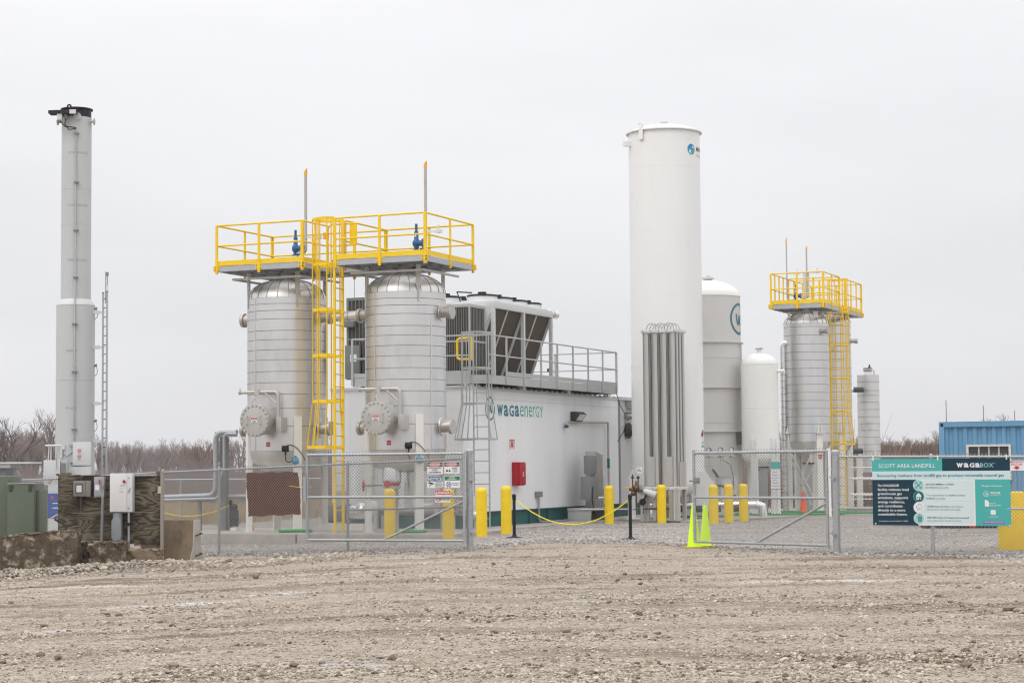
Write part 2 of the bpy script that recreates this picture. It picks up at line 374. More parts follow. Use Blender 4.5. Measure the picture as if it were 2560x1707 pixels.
def soil(name, cols, scl, vor=None, bumpd=.02, wet=False):
    m = bpy.data.materials.new(name); m.use_nodes = True; t = m.node_tree; b = t.nodes['Principled BSDF']
    tc = N(t, 'ShaderNodeTexCoord'); L = t.links.new
    def noise(sc, det=8, rgh=.65, dist=0):
        mp = N(t, 'ShaderNodeMapping'); mp.inputs['Scale'].default_value = sc; mp.inputs['Rotation'].default_value = (0, 0, rad(3)); L(tc.outputs['Object'], mp.inputs[0])
        n = N(t, 'ShaderNodeTexNoise'); n.inputs['Scale'].default_value = 1; n.inputs['Detail'].default_value = det; n.inputs['Roughness'].default_value = rgh; n.inputs['Distortion'].default_value = dist
        L(mp.outputs[0], n.inputs['Vector']); return n.outputs[0]
    def rng(x, a, c): r = N(t, 'ShaderNodeMapRange'); r.inputs[1].default_value = a; r.inputs[2].default_value = c; L(x, r.inputs[0]); return r.outputs[0]
    def mix(f, a, c):
        n = N(t, 'ShaderNodeMix', data_type='RGBA'); L(f, n.inputs[0])
        for s, v in ((6, a), (7, c)):
            if isinstance(v, tuple): n.inputs[s].default_value = (*v, 1)
            else: L(v, n.inputs[s])
        return n.outputs[2]
    c = mix(rng(noise((.35, 1.5, 1), 6, .6, .6), .40, .62), cols[0], cols[1])
    c = mix(rng(noise((.16, .9, 1), 6, .65, .4), .50, .63), c, cols[2])
    c = mix(rng(noise((.9, 4.5, 1), 8, .75), .55, .72), c, cols[3])
    if wet:
        wf = rng(noise((.22, 1.1, 1), 3, .5), .64, .72); c = mix(wf, c, cols[4])
        r = N(t, 'ShaderNodeMapRange'); r.inputs[3].default_value = .9; r.inputs[4].default_value = .45; L(wf, r.inputs[0]); L(r.outputs[0], b.inputs['Roughness'])
    else: b.inputs['Roughness'].default_value = .92
    vo = N(t, 'ShaderNodeTexVoronoi'); vo.inputs['Scale'].default_value = vor or 28; L(tc.outputs['Object'], vo.inputs['Vector'])
    hv = N(t, 'ShaderNodeSeparateColor'); L(vo.outputs['Color'], hv.inputs[0])
    mr = N(t, 'ShaderNodeMapRange'); mr.inputs[3].default_value = 1-scl; mr.inputs[4].default_value = 1+scl; L(hv.outputs[0], mr.inputs[0])
    fine = N(t, 'ShaderNodeMapRange'); fine.inputs[1].default_value = .3; fine.inputs[2].default_value = .7; fine.inputs[3].default_value = .78; fine.inputs[4].default_value = 1.2
    L(noise((14, 26, 14), 6, .7), fine.inputs[0])
    s = N(t, 'ShaderNodeVectorMath', operation='SCALE'); L(c, s.inputs[0]); L(mr.outputs[0], s.inputs['Scale'])
    s2 = N(t, 'ShaderNodeVectorMath', operation='SCALE'); L(s.outputs[0], s2.inputs[0]); L(fine.outputs[0], s2.inputs['Scale']); L(s2.outputs[0], b.inputs['Base Color'])
    bp = N(t, 'ShaderNodeBump'); bp.inputs['Strength'].default_value = .8; bp.inputs['Distance'].default_value = bumpd
    ad = N(t, 'ShaderNodeMath', operation='ADD'); L(vo.outputs['Distance'], ad.inputs[0]); L(noise((9, 9, 9), 8, .7), ad.inputs[1]); L(ad.outputs[0], bp.inputs['Height']); L(bp.outputs[0], b.inputs['Normal'])
    b.inputs['Specular IOR Level'].default_value = .3
    return m
ROAD = soil('rocky_dirt', [(.41, .350, .290), (.35, .29, .228), (.195, .150, .105), (.47, .42, .36), (.52, .50, .47)], .22, 34, .03, True)
YARD = soil('crushed_grey_gravel', [(.31, .282, .255), (.36, .33, .30), (.25, .22, .19), (.42, .385, .35)], .42, 26, .03)
def nonuni(segs_):                                # [(start, end, step)...]
    o = []
    for a, b, s in segs_: o += list(np.arange(a, b, s))
    return np.array(o+[segs_[-1][1]])
def sheet(name, xs, ys, zf, mt, **kw):
    X, Y = np.meshgrid(xs, ys); Z = zf(X, Y); V = np.stack([X, Y, Z], -1).reshape(-1, 3); nx = len(xs); i = np.arange(len(ys)-1)[:, None]*nx+np.arange(nx-1)[None]
    Fc = np.stack([i, i+1, i+nx+1, i+nx], -1).reshape(-1, 4); return fast(name, V, Fc, mt, smooth=True, **kw)
xs = nonuni([(-420, -60, 30), (-60, -16, 4), (-16, -10, .5), (-10, 10, .055), (10, 16, .5), (16, 60, 4), (60, 420, 30)])
ys = nonuni([(-40, 8, 8), (8, 13, .5), (13, 30, .06), (30, 43, .09), (43, 50, .5), (50, 120, 5), (120, 600, 40)])
sheet('ground', xs, ys, lambda x, y: gzv(x, y)+micro(x, y)-.02*nsm(np.clip((y-60)/30, 0, 1)), ROAD, kind='structure')
def yard_edge(x):                                 # where the brown road gives way to the grey gravel
    e = np.interp(x, [-40, -6.5, -1.4, -.4, .6, 2.5, 4.4, 6.2, 9, 40], [43.4, 42.9, 39.7, 42.5, 44.3, 44.0, 40.2, 37.1, 35.6, 30])
    return e+.8*(vnoise(x*1.3+30, x*0+3.3, 11)-.5)+.35*(vnoise(x*5.3+30, x*0+7.7, 12)-.5)
xs2 = nonuni([(-60, -14, 3), (-14, 14, .07), (14, 70, 3)]); T = nonuni([(0, .08, .004), (.08, .3, .02), (.3, 1, .1)])
X2, T2 = np.meshgrid(xs2, T); Y2 = yard_edge(X2)*(1-T2)+84*T2; Z2 = gzv(X2, Y2)+.010+.012*np.clip(T2/.02, 0, 1)-.03*(T2 == 0)
V2 = np.stack([X2, Y2, Z2], -1).reshape(-1, 3); nx = len(xs2); ii = np.arange(len(T)-1)[:, None]*nx+np.arange(nx-1)[None]
fast('gravel_yard', V2, np.stack([ii, ii+1, ii+nx+1, ii+nx], -1).reshape(-1, 4), YARD, smooth=True, kind='structure')
FIELD = soil('dead_grass_field', [(.20, .155, .10), (.26, .20, .13), (.14, .10, .065), (.30, .24, .16)], .2, 8, .1)
sheet('field', nonuni([(-300, -60, 30), (-60, 60, 4), (60, 300, 30)]), nonuni([(80, 130, 5), (130, 590, 40)]),
      lambda x, y: gzv(x, y)+.04+.6*nsm(np.clip((y-95)/60, 0, 1))*(.6+.8*vnoise(x*.05+40, y*.05, 21)), FIELD, kind='structure')

# ---- stones
def rocks(name, n, xf, sizes, mt, seed, flatn=.6, lift=.25, zf=None, **kw):
    r = np.random.default_rng(seed)
    bm = bmesh.new(); bmesh.ops.create_icosphere(bm, subdivisions=1, radius=1); bv = np.array([v.co[:] for v in bm.verts]); bf = np.array([[v.index for v in f.verts] for f in bm.faces]); bm.free()
    x, y = xf(r, n); s = np.exp(r.normal(np.log(sizes[0]), sizes[1], n)).clip(.006, sizes[2])
    nv = 24; var = np.array([bv*(1+r.uniform(-.35, .3, (len(bv), 1))) for _ in range(nv)]); k = r.integers(0, nv, n)
    P = var[k]*np.stack([r.uniform(.7, 1.35, n), r.uniform(.7, 1.2, n), r.uniform(.4, .9, n)*flatn/.6], -1)[:, None]*s[:, None, None]
    a = r.uniform(0, 2*PI, n); ca, sa = np.cos(a)[:, None], np.sin(a)[:, None]
    tl = r.uniform(-.5, .5, n)[:, None]; Px = P[..., 0]*ca-P[..., 1]*sa; Py = P[..., 0]*sa+P[..., 1]*ca; Pz = P[..., 2]+Px*tl*.4
    z = (zf or (lambda x, y: gzv(x, y)+micro(x, y)))(x, y)
    V = np.stack([Px+x[:, None], Py+y[:, None], Pz+(z+s*lift)[:, None]], -1).reshape(-1, 3)
    Fc = (bf[None]+(np.arange(n)*len(bv))[:, None, None]).reshape(-1, 3)
    return fast(name, V, Fc, mt, **kw)
def persp(y0, y1, p=1.6):
    def f(r, n):
        u = r.random(n); y = (y0**(-p)*(1-u)+y1**(-p)*u)**(-1/p); x = r.uniform(-1, 1, n)*(y*.268+.3)
        return x, y
    return f
def clus(y0, y1, thr=.5):
    def f(r, n):
        X = []; Y = []
        while sum(map(len, X)) < n:
            x, y = persp(y0, y1, 1.2)(r, n); k = vnoise(x*.45+50, (y+.06*x)*1.6, 31)*.6+vnoise(x*1.6+50, y*3.2, 32)*.4
            m = k > thr+r.uniform(-.08, .08, n); X.append(x[m]); Y.append(y[m])
        return np.concatenate(X)[:n], np.concatenate(Y)[:n]
    return f
STO = mat('limestone_chips', (.42, .365, .305), .9, var=.08, island=.38, rvar=0, spec=.25)
STD = mat('dark_clods', (.22, .175, .13), .95, var=.2, island=.45, rvar=0, spec=.2)
STG = mat('grey_gravel_chips', (.36, .34, .32), .9, var=.1, island=.48, rvar=0, spec=.25)
rocks('road_stones', 52000, persp(13.2, 42, .8), (.0095, .42, .045), STO, 1, kind='stuff')
rocks('loose_rubble', 26000, clus(13.2, 40, .54), (.0112, .40, .042), STO, 2, kind='stuff')
rocks('dirt_clods', 9000, clus(13.2, 41, .50), (.012, .5, .06), STD, 3, kind='stuff', flatn=.5)
def yardxy(r, n):
    y = (36**(-1.)*(1-r.random(n)))+0; u = r.random(n); x = r.uniform(-11, 11, n)
    e = yard_edge(x); y = np.where(r.random(n) < .2, e-1.7*r.random(n)**2, e+(60-e)*u**1.7); k = np.abs(x) < y*.268; return x, y
rocks('yard_gravel', 30000, yardxy, (.017, .35, .04), STG, 4, kind='stuff', zf=lambda x, y: gzv(x, y)+.014)
STH = mat('heap_rubble', (.37, .32, .265), .95, var=.15, island=.4, rvar=0, spec=.2)
def heapxy(r, n):
    px = r.uniform(-20, 900, n); Y = 36.7+.9*r.normal(0, .8, n)+(px < 520)*0.2+(px > 520)*2.6*(px-520)/380; return (px-CX)/F*Y, Y
rocks('rubble_heap', 8000, heapxy, (.014, .55, .075), STH, 5, kind='stuff', zf=lambda x, y: gzv(x, y)+.02+np.maximum(0, .10-.10*np.abs(y-37.0)**2)*(x < -5.4))
BIG = mat('grey_rock', (.42, .40, .375), .9, var=.12, bump=.3)
for i, (px, py, r_, lab) in enumerate([(208, 1402, .085, 'pale round rock in the gap between two stained concrete barriers'), (278, 1407, .08, 'flat pale rock in the rubble below the short concrete block'), (1300, 1560, 0, ''), (640, 1443, .06, 'dark lump of rock alone on the road before the fence')]):
    if not r_: continue
    bm = bmesh.new(); bmesh.ops.create_icosphere(bm, subdivisions=3, radius=r_)
    for v in bm.verts:
        n = math.sin(v.co.x*37+i)*math.cos(v.co.y*41)*math.sin(v.co.z*33+2); v.co *= 1+.18*n; v.co.z *= .8
    me = bpy.data.meshes.new('rock'); bm.to_mesh(me); bm.free(); me.materials.append(BIG if i < 3 else STD); me.polygons.foreach_set('use_smooth', [False]*len(me.polygons))
    p = G(px, py); o = obj('rock', me); o.location = p+Vector((0, 0, r_*.45)); tag(o, lab, 'rock', 'larger rocks')

# ---- concrete pads (z of their tops as read from the legs that stand on them)
def pad(name, x0, x1, y0, y1, top, bot=-.4, joint=None):
    mb = MB(); mb.box(x0, x1, y0, y1, bot, top); o = mb.build(name, CON, None, bevel=.02, kind='structure'); place(o, O, -TH); return o
PADZ = .10
pad('concrete_pad', -5.9, -2.05, -1.9, 2.1, PADZ); pad('concrete_pad', -2.03, 1.9, -1.85, 2.1, PADZ+.003)
pad('concrete_pad', -4.6, .9, 3.0, 17.5, .055, -.5)
PADR = [(1556, 1298), (1745, 1303), (1990, 1289), (2100, 1277), (2200, 1262), (1700, 1250)]
def padpt(px, py, z=.07): r_ = ray(px, py); q = C0+r_*((z-CAM_H)/r_.z); return (q.x, q.y)
PR_ = [padpt(*q) for q in PADR]; o = MB().prism(PR_, -.5, .07, 'z').build('concrete_pad', CON, None, kind='structure')

# ---- bare trees
BRK = mat('bare_bark', (.16, .135, .125), .95, var=.2, rvar=0, spec=.1)
BRT = mat('hazed_twig_brown', (.27, .235, .225), .95, var=.15, rvar=0, spec=.1)  # paled: the haze of distance is put into the twig colour
BRR = mat('twig_russet', (.27, .20, .175), .95, var=.15, rvar=0, spec=.1)
def tree_segs(h, seed, lv=7, lean=0, spread=.5, trunks=1):
    r = random.Random(seed); A = []; B = []
    def grow(p, d, ln, rd, k):
        q = p+d*ln; (A if k < 3 else B).append((p, q, rd, rd*.72))
        if k >= lv: return
        for i in range(r.choice((2, 2, 3) if k else (3, 4))):
            ax = d.orthogonal().normalized(); ax = Matrix.Rotation(r.uniform(0, 2*PI), 3, d) @ ax
            nd = Matrix.Rotation(r.uniform(.25, .95)*spread*1.3, 3, ax) @ d; nd = (nd+Vector((0, 0, .12))).normalized()
            grow(p+d*ln*r.uniform(.62, 1), nd, ln*r.uniform(.6, .86), rd*.62, k+1)
    for t in range(trunks):
        dd = Vector((r.uniform(-.25, .25)*(trunks > 1)+lean, r.uniform(-.2, .2), 1)).normalized()
        grow(Vector((r.uniform(-.15, .15)*(trunks > 1), 0, -.2)), dd, h*.27, h*.013+.01, 0)
    return A, B
def to_arr(S): return [np.array([s[0][:] for s in S]), np.array([s[1][:] for s in S]), np.array([s[2] for s in S]), np.array([s[3] for s in S])]
TREES = []
for i, (mt_, sp, tr) in enumerate([(BRK, .55, 1), (BRT, .42, 2), (BRR, .55, 3), (BRT, .5, 1), (BRR, .42, 3), (BRK, .6, 2)]):
    A, B = tree_segs(1., 40+i, 7 if tr < 3 else 6, .05*(i % 3-1), sp, tr); a = to_arr(A); b = to_arr(B)
    zmax = max(a[1][:, 2].max(), b[1][:, 2].max()); s = 1/zmax
    root = thing('bare_tree', 'x', 'tree', (0, 0, 0))
    t0 = segs('trunk', a[0]*s, a[1]*s, np.maximum(a[2]*s, .006), np.maximum(a[3]*s, .0045), BRK, root, 5)
    t1 = segs('crown', b[0]*s, b[1]*s, np.maximum(b[2]*s, .0015), np.maximum(b[3]*s, .0010), mt_, root, 3)
    TREES.append(root)
spots = [(24, 118, 5.0, 0, 'gnarled bare tree with a wide forked trunk, first of the treeline at the green cabinet'), (122, 135, 5.9, 3, 'tall thin bare tree close against the grey stack'),
         (-8, 140, 5.0, 5, None), (70, 150, 4.6, 1, None), (95, 160, 5.2, 2, None), (48, 170, 5.0, 4, None), (243, 150, 4.4, 3, 'slender bare tree between the stack and its ladder mast'),
         (500, 150, 4.2, 2, 'russet bushy bare tree beside the tall pipe bend'), (560, 152, 4.1, 4, None), (590, 165, 4.5, 1, None), (532, 190, 4.9, 5, None)]
rr = random.Random(5)
for k in range(26): spots.append((268+k*9.4+rr.uniform(-5, 5), *(lambda Y: (Y, 1.3+rr.uniform(52, 84)/4900*Y))(rr.uniform(215, 300)), rr.choice((1, 3, 4, 1)), None))
for k in range(7): spots.append((-5+k*22+rr.uniform(-6, 6), *(lambda Y: (Y, 1.4+rr.uniform(85, 120)/4900*Y))(rr.uniform(210, 280)), rr.choice((1, 3, 5)), None))
for k in range(14): spots.append((2128+k*17+rr.uniform(-5, 5), *(lambda Y: (Y, 1.3+rr.uniform(50, 80)/4900*Y))(rr.uniform(260, 330)), rr.choice((1, 3, 4)), None))
for k, (px, h) in enumerate([(2492, 6.5), (2512, 6.9)]): spots.append((px, 230, h, 1, None))
used = set()
for px, Y, h, kk, lab in spots:
    x = (px-CX)/F*Y; loc = Vector((x, Y, gz(x, Y)+.5))
    root = TREES[kk]
    if kk in used: root = dup(root, loc)
    used.add(kk); root.location = loc; root.rotation_euler = (0, 0, rr.uniform(0, 6.28)); root.scale = (h*rr.uniform(.95, 1.25), h, h)
    root['label'] = lab or ('bare hazy tree in the row beyond the brown bank, between column and blue container' if px > 2000 else 'bare brown tree beyond the far fence'+(', beyond the green cabinets' if px < 135 else ', right of the ladder mast' if px < 340 else ', above the end of the plywood board' if px < 440 else ', about the two pipe bends'))
    root['group'] = 'bare trees beyond the yard'
r = np.random.default_rng(12)
def thicket(name, n, xr, yr, h, mt, seed, rad0=.011, lean=.28, kind='stuff', zz=0., hp=1.):
    r = np.random.default_rng(seed); x = r.uniform(*xr, n); y = r.uniform(*yr, n); hh = h*(.45+.55*r.random(n)**hp)*(.45+1.0*vnoise(x*.42+70, y*.4, seed))
    z = gzv(x, y)+zz+.55*np.clip((y-95)/60, 0, 1); p0 = np.stack([x, y, z], -1)
    lx = r.normal(0, lean, n); ly = r.normal(0, lean, n); p1 = p0+np.stack([lx*hh*.5, ly*hh*.5, hh*.55], -1); p2 = p1+np.stack([(lx+r.normal(0, .3, n))*hh*.4, ly*hh*.4, hh*.45], -1)
    p3 = p1+np.stack([(-lx+r.normal(0, .5, n))*hh*.35, ly*hh*.2, hh*.32], -1)
    P0 = np.concatenate([p0, p1, p1]); P1 = np.concatenate([p1, p2, p3]); R0 = np.concatenate([np.full(n, rad0), np.full(2*n, rad0*.75)]); R1 = np.concatenate([np.full(n, rad0*.75), np.full(2*n, rad0*.4)])
    return segs(name, P0, P1, R0, R1, mt, None, 3, kind=kind)
thicket('brush_thicket', 9000, (-36, -11), (92, 118), 2.3, BRT, 3, .009)
thicket('brush_undergrowth', 9000, (-36, -8), (86, 96), 1.3, BRR, 4, .009)
thicket('brush_behind_tanks', 9000, (-11, 26), (86, 110), 2.2, BRR, 8, .016)
BNK = mat('weedy_bank_stems', (.19, .14, .105), .95, var=.2, island=.3, rvar=0, spec=.1)
thicket('bank_brush', 14000, (19.0, 34), (100, 116), 1.75, BNK, 5, .018, .5, zz=.75); thicket('bank_edge_brush', 5000, (23.6, 34), (98, 104), 1.9, BNK, 15, .016, .5, zz=.9)
thicket('bank_weeds', 5000, (9, 22), (70, 84), 1.1, BNK, 6, .012, .4)
thicket('far_treeline', 9000, (-24, 33), (172, 200), 4.3, BRT, 23, .022, .35, zz=-.2)
GRS = mat('dry_grass_blades', (.40, .31, .19), .95, var=.15, island=.3, rvar=0, spec=.1)
thicket('dry_grass', 9000, (-24, -4), (71, 86), .75, GRS, 7, .012, .5)
mb = MB(); bk = [(18, 96), (34, 96), (34, 130), (18, 130)]
sheet('earth_bank', np.linspace(17, 60, 30), np.linspace(94, 130, 16), lambda x, y: -.1+1.7*nsm(np.clip((y-94)/12, 0, 1))*nsm(np.clip((x-17)/4, 0, 1))*(.75+.5*vnoise(x*.3, y*.3, 9)), FIELD, kind='structure')

# ================================================================== FENCES
def linkmesh(p0, p1, zb0, zt0, zb1, zt1, parent, pitch=.070, w=.0038, barbs=True, off=0.):
    p0 = np.array([p0[0], p0[1]]); p1 = np.array([p1[0], p1[1]]); L = np.linalg.norm(p1-p0); u = (p1-p0)/L; nrm = np.array([-u[1], u[0]])
    h = ((zt0-zb0)+(zt1-zb1))/2; A = []; B = []
    for sgn, o in ((1, off+.002), (-1, off-.002)):
        s0 = np.arange(-h, L+h, pitch)
        for s in s0:
            a, b = (s, s+h) if sgn > 0 else (s+h, s); ta, tb = 0., 1.
            lo, hi = 0, L; da = b-a                     # clip a + t*(b-a) to [0, L]
            t1, t2 = (lo-a)/da, (hi-a)/da; t1, t2 = min(t1, t2), max(t1, t2); ta = max(0, t1); tb = min(1, t2)
            if tb-ta < .01: continue
            for t, lst in ((ta, A), (tb, B)):
                sx = a+da*t; f = sx/L; z = (zb0*(1-t)+zt0*t)*(1-f)+(zb1*(1-t)+zt1*t)*f; q = p0+u*sx+nrm*o; lst.append((q[0], q[1], z))
    if barbs:
        for s in np.arange(pitch/2, L, pitch):
            f = s/L; z = zt0*(1-f)+zt1*f; q = p0+u*s+nrm*off
            A += [(q[0], q[1], z-.01)]*2; B += [(q[0]+u[0]*.014, q[1], z+.065), (q[0]-u[0]*.010, q[1], z+.06)]
    return segs('chain_link_mesh', A, B, w, w, GLD, parent, 3, kind='stuff')
def post(parent, x, y, z0, z1, r, name='post', cap=True):
    mb = MB(); mb.tube([(x, y, z0), (x, y, z1)], r, 12)
    if cap: mb.lathe([(r*1.12, z1-.03), (r*1.12, z1+.01), (r*.8, z1+.04), (.001, z1+.055)], 12, (x, y, 0))
    return mb.build(name, GAL, parent)
def ties(parent, p0, p1, z, n, r=.024):
    mb = MB()
    for i in range(n):
        t = (i+.5)/n; x = p0[0]+(p1[0]-p0[0])*t; y = p0[1]+(p1[1]-p0[1])*t; zz = z[0]+(z[1]-z[0])*t
        d = Vector((p1[0]-p0[0], p1[1]-p0[1], 0)).normalized()
        mb.tube([(x-d.x*.006, y-d.y*.006, zz), (x+d.x*.006, y+d.y*.006, zz)], r, 8)
    return mb.build('tie_wires', GLD, parent, kind='stuff')
def WX(px, Y): return ((px-CX)/F*Y, Y)
def zat(px, py, Y): return W(px, py, Y).z
# the long fence: from behind the green cabinet to the big gate post
pts = [(17, 44.6, 1201.5), (144, 44.2, 1196.5), (407, 43.5, 1180.5), (547, 43.0, 1174.5), (867.5, 40.9, 1159.5), (1160, 39.56, 1146.5)]
fr = thing('chain_link_fence', 'long galvanised chain-link fence running from the green cabinet to the open gate', 'fence', (0, 0, 0))
for i, (px, Y, py) in enumerate(pts):
    x, y = WX(px, Y)
    if i in (0, 2, 3, 4): post(fr, x, y, gz(x, y)-.3, zat(px, py, Y)+.02, .030)
for i in range(len(pts)-1):
    (a, Ya, pa), (b, Yb, pb) = pts[i], pts[i+1]; A = WX(a, Ya); B = WX(b, Yb); za = zat(a, pa, Ya); zb = zat(b, pb, Yb)
    MB().tube([(*A, za), (*B, zb)], .022, 10).build('top_rail', GAL, fr)
    linkmesh(A, B, za-1.80, za, zb-1.80, zb, fr, off=-.03)
    ties(fr, A, B, (za, zb), max(3, int((Vector(B)-Vector(A)).length/.45)))
A = WX(867.5, 40.9); B = WX(1160, 39.56); MB().tube([(*A, zat(867.5, 1275, 40.9)), (*B, zat(1160, 1266.5, 39.56))], .02, 10).build('mid_rail', GAL, fr)
# gates
def gate(label, hinge, free, zt, zm, zbm, brace, group='swing gates of the entrance'):
    g = thing('chain_link_gate', label, 'gate', (0, 0, 0), 0, group); H = hinge; Fr = free
    MB().tube([(*H, zbm-.06), (*H, zt+.02)], .030, 12).build('stile', GAL, g); MB().tube([(*Fr, zbm), (*Fr, zt+.06)], .030, 12).build('stile', GAL, g)
    for z, nm in ((zt, 'top_rail'), (zm, 'mid_rail'), (zbm, 'bottom_rail')): MB().tube([(*Fr, z), (*H, z)], .027, 12).build(nm, GAL, g)
    MB().tube([(*brace[0], zbm), (*H, brace[1])], .024, 10).build('diagonal_brace', GAL, g)
    linkmesh(Fr, H, zbm, zt, zbm, zt, g, off=.033, barbs=True); ties(g, Fr, H, (zt, zt), 7, .03); ties(g, Fr, H, (zbm, zbm), 7, .03)
    mb = MB(); d = (Vector(H)-Vector(Fr)).normalized()
    for z in (zt-.35, zm+.1, zm-.35, zbm+.2): mb.tube([(*H, z), (*H, z+.035)], .036, 12); mb.tube([(*Fr, z), (*Fr, z+.035)], .036, 12)
    mb.build('band_clamps', GAL, g); return g
H = WX(1157.5, 39.40); Fq = WX(766, 40.55)
gl = gate('chain-link swing gate folded open against the fence, carrying a diagonal brace, beside the danger signs', H, Fq, zat(1158, 1133, 39.4), zat(1158, 1241.5, 39.4), zat(1158, 1351, 39.4), ((lambda t: (Fq[0]+(H[0]-Fq[0])*t, Fq[1]+(H[1]-Fq[1])*t))(.49), zat(1158, 1251, 39.4)))
p = Vector((Fq[0], Fq[1], 0)); mb = MB(); mb.box(p.x-.075, p.x-.035, p.y-.05, p.y-.02, 1.0, 1.5); mb.tube([(p.x-.03, p.y-.04, .95), (p.x-.03, p.y-.04, 1.55)], .012, 8); mb.build('gate_latch', GAL, gl)
H2 = WX(2062, 37.0); F2 = WX(1731, 39.4)
gr = gate('chain-link swing gate standing half open behind the lime cones', H2, F2, zat(2062, 1127.5, 37.), zat(2062, 1245, 37.), zat(2062, 1363, 37.), ((lambda t: (F2[0]+(H2[0]-F2[0])*t, F2[1]+(H2[1]-F2[1])*t))(.47), zat(2062, 1256, 37.)))
mb = MB(); mb.box(F2[0]-.02, F2[0]+.11, F2[1]-.06, F2[1]-.02, 1.30, 1.42); mb.tube([(F2[0]-.1, F2[1]-.05, 1.36), (F2[0]+.1, F2[1]-.05, 1.36)], .018, 8); mb.build('gate_latch', MGR, gr)
def bigpost(px, Y, pyt, lab, hx):
    x, y = WX(px, Y); t = thing('gate_post', lab, 'gate post', (x, y, gz(x, y)), 0, 'thick posts of the entrance'); z1 = zat(px, pyt, Y)-gz(x, y)
    MB().tube([(0, 0, -.3), (0, 0, z1)], .068, 20).build('post', GAL, t); MB().lathe([(.076, z1-.05), (.076, z1+.01), (.05, z1+.04), (.001, z1+.05)], 20).build('post_cap', GAL, t)
    for z in (.14, .45, .8, 1.1, 1.4, 1.7):
        MB().lathe([(.069, z), (.073, z), (.073, z+.03), (.069, z+.03)], 20).build('band', GAL, t)
    for z in (.38, 1.42):
        m = MB(); m.box(hx*.05-.05, hx*.05+.05, -.12, -.03, z-.02, z+.04); m.tube([(0, -.10, z+.01), (hx*.13, -.10, z+.01)], .014, 8); m.box(hx*.08-.02, hx*.08+.02, -.13, -.08, z-.05, z+.06); m.build('hinge', GAL, t)
    return t
bigpost(1171, 39.55, 1127, 'thick steel post the braced gate hangs on, beside the tall bollards', 1)
bigpost(2084, 36.9, 1130, 'thick steel post between the half open gate and the banner', -1)
# fence that carries the banner
fb = thing('chain_link_fence', 'chain-link fence that carries the landfill banner', 'fence', (0, 0, 0))
FP = [(2084, 36.9), (2323, 36.0), (2640, 34.8)]
for i, (px, Y) in enumerate(FP):
    x, y = WX(px, Y)
    if i: post(fb, x, y, -.3, 1.80, .032)
for i in range(2):
    A = WX(*FP[i]); B = WX(*FP[i+1]); z0 = zat(FP[i][0], 1141, FP[i][1]); z1 = zat(FP[i+1][0], 1141, FP[i+1][1])
    MB().tube([(*A, z0), (*B, z1)], .022, 10).build('top_rail', GAL, fb); linkmesh(A, B, .02, z0, .02, z1, fb, off=.03); ties(fb, A, B, (z0, z1), 6)
    MB().tube([(*A, .85), (*B, .85)], .020, 10).build('mid_rail', GAL, fb)
# far fence behind the yard
ff = thing('chain_link_fence', 'thin far fence at the back of the yard before the dry grass', 'fence', (0, 0, 0))
for x0, x1, Y, zt in ((-16.5, -6, 62, 1.34), (10.6, 16, 74, 1.45)):
    x = x0
    while x <= x1: post(ff, x, Y, -.4, zt, .03, cap=False); x += 3
    MB().tube([(x0, Y, zt), (x1, Y, zt)], .022, 8).build('top_rail', GAL, ff)
    linkmesh((x0, Y), (x1, Y), -.25, zt, -.25, zt, ff, w=.003, barbs=False)
MB().tube([(10.6, 74, .9), (16, 74, .9)], .022, 8).build('mid_rail', GAL, ff)
# ================================================================== KIT OF PARTS FOR THE PLANT
SECT = {}
def banded_shell(t, R, zs, mt=SST, n=48, seams=True, lift=.0035, seed=0):
    r = random.Random(seed)
    for i in range(len(zs)-1):
        z0, z1 = zs[i], zs[i+1]; rr = R+(lift if i % 2 else 0)
        MB().lathe([(rr-.03, z0+.004), (rr, z0+.006), (rr, z1-.004), (rr-.03, z1-.004)], n).build('cladding_band', mt, t)
        if seams and i: 
            a0 = r.uniform(0, .5)-2.6; a1 = a0+r.uniform(1.6, 4.2)
            MB().lathe([(R+.0045, z0-.006), (R+.0075, z0-.004), (R+.0075, z0+.004), (R+.0045, z0+.007)], n, a0=a0, a1=a1).build('seam', SEAM, t)
def dome(t, R, z, h, mt=SSD, gores=22, r_in=.12, up=1):
    steps = [rad(90*k/8) for k in range(9)]
    prof = [(R*math.cos(a)**.9 if a < 1.56 else r_in*.3, z+up*h*math.sin(a)) for a in steps]
    if gores:
        key = ('g', R, z, h)
        da = 2*PI/gores
        g = MB().lathe(prof, 3, a0=-da/2+.004, a1=da/2-.004).mesh('dome_panel', mt)
        mb = MB(); mb.tube([Vector((r_*1.004, 0, z_+.002*up)) for r_, z_ in prof[:-1]], .0075, 4, False); sm = mb.mesh('dome_seam', SEAM)
        for k in range(gores):
            o = obj('dome_panel', g, t); o.rotation_euler.z = da*k
            o = obj('dome_seam', sm, t); o.rotation_euler.z = da*(k+.5)
    else: MB().lathe(prof, 40).build('top_head' if up > 0 else 'bottom_head', mt, t)
def nozzle(t, R, z, ang, r, reach, mt=SSB, blind=True, collar=True):
    d = Vector((math.cos(ang), math.sin(ang), 0)); c = Vector((0, 0, z))
    m = MB(); m.tube([c+d*(R*.97), c+d*reach], r*.78, 20); m.disc(c+d*(reach-.03), d, r, .05, 28); n = m.build('nozzle', mt, t)
    if blind: MB().disc(c+d*(reach+.012), d, r*.985, .03, 28).build('blind_flange', BRZ, n)
    if collar: MB().disc(c+d*(R+.004), d, r*1.25, .03, 28).build('collar', SST, n)
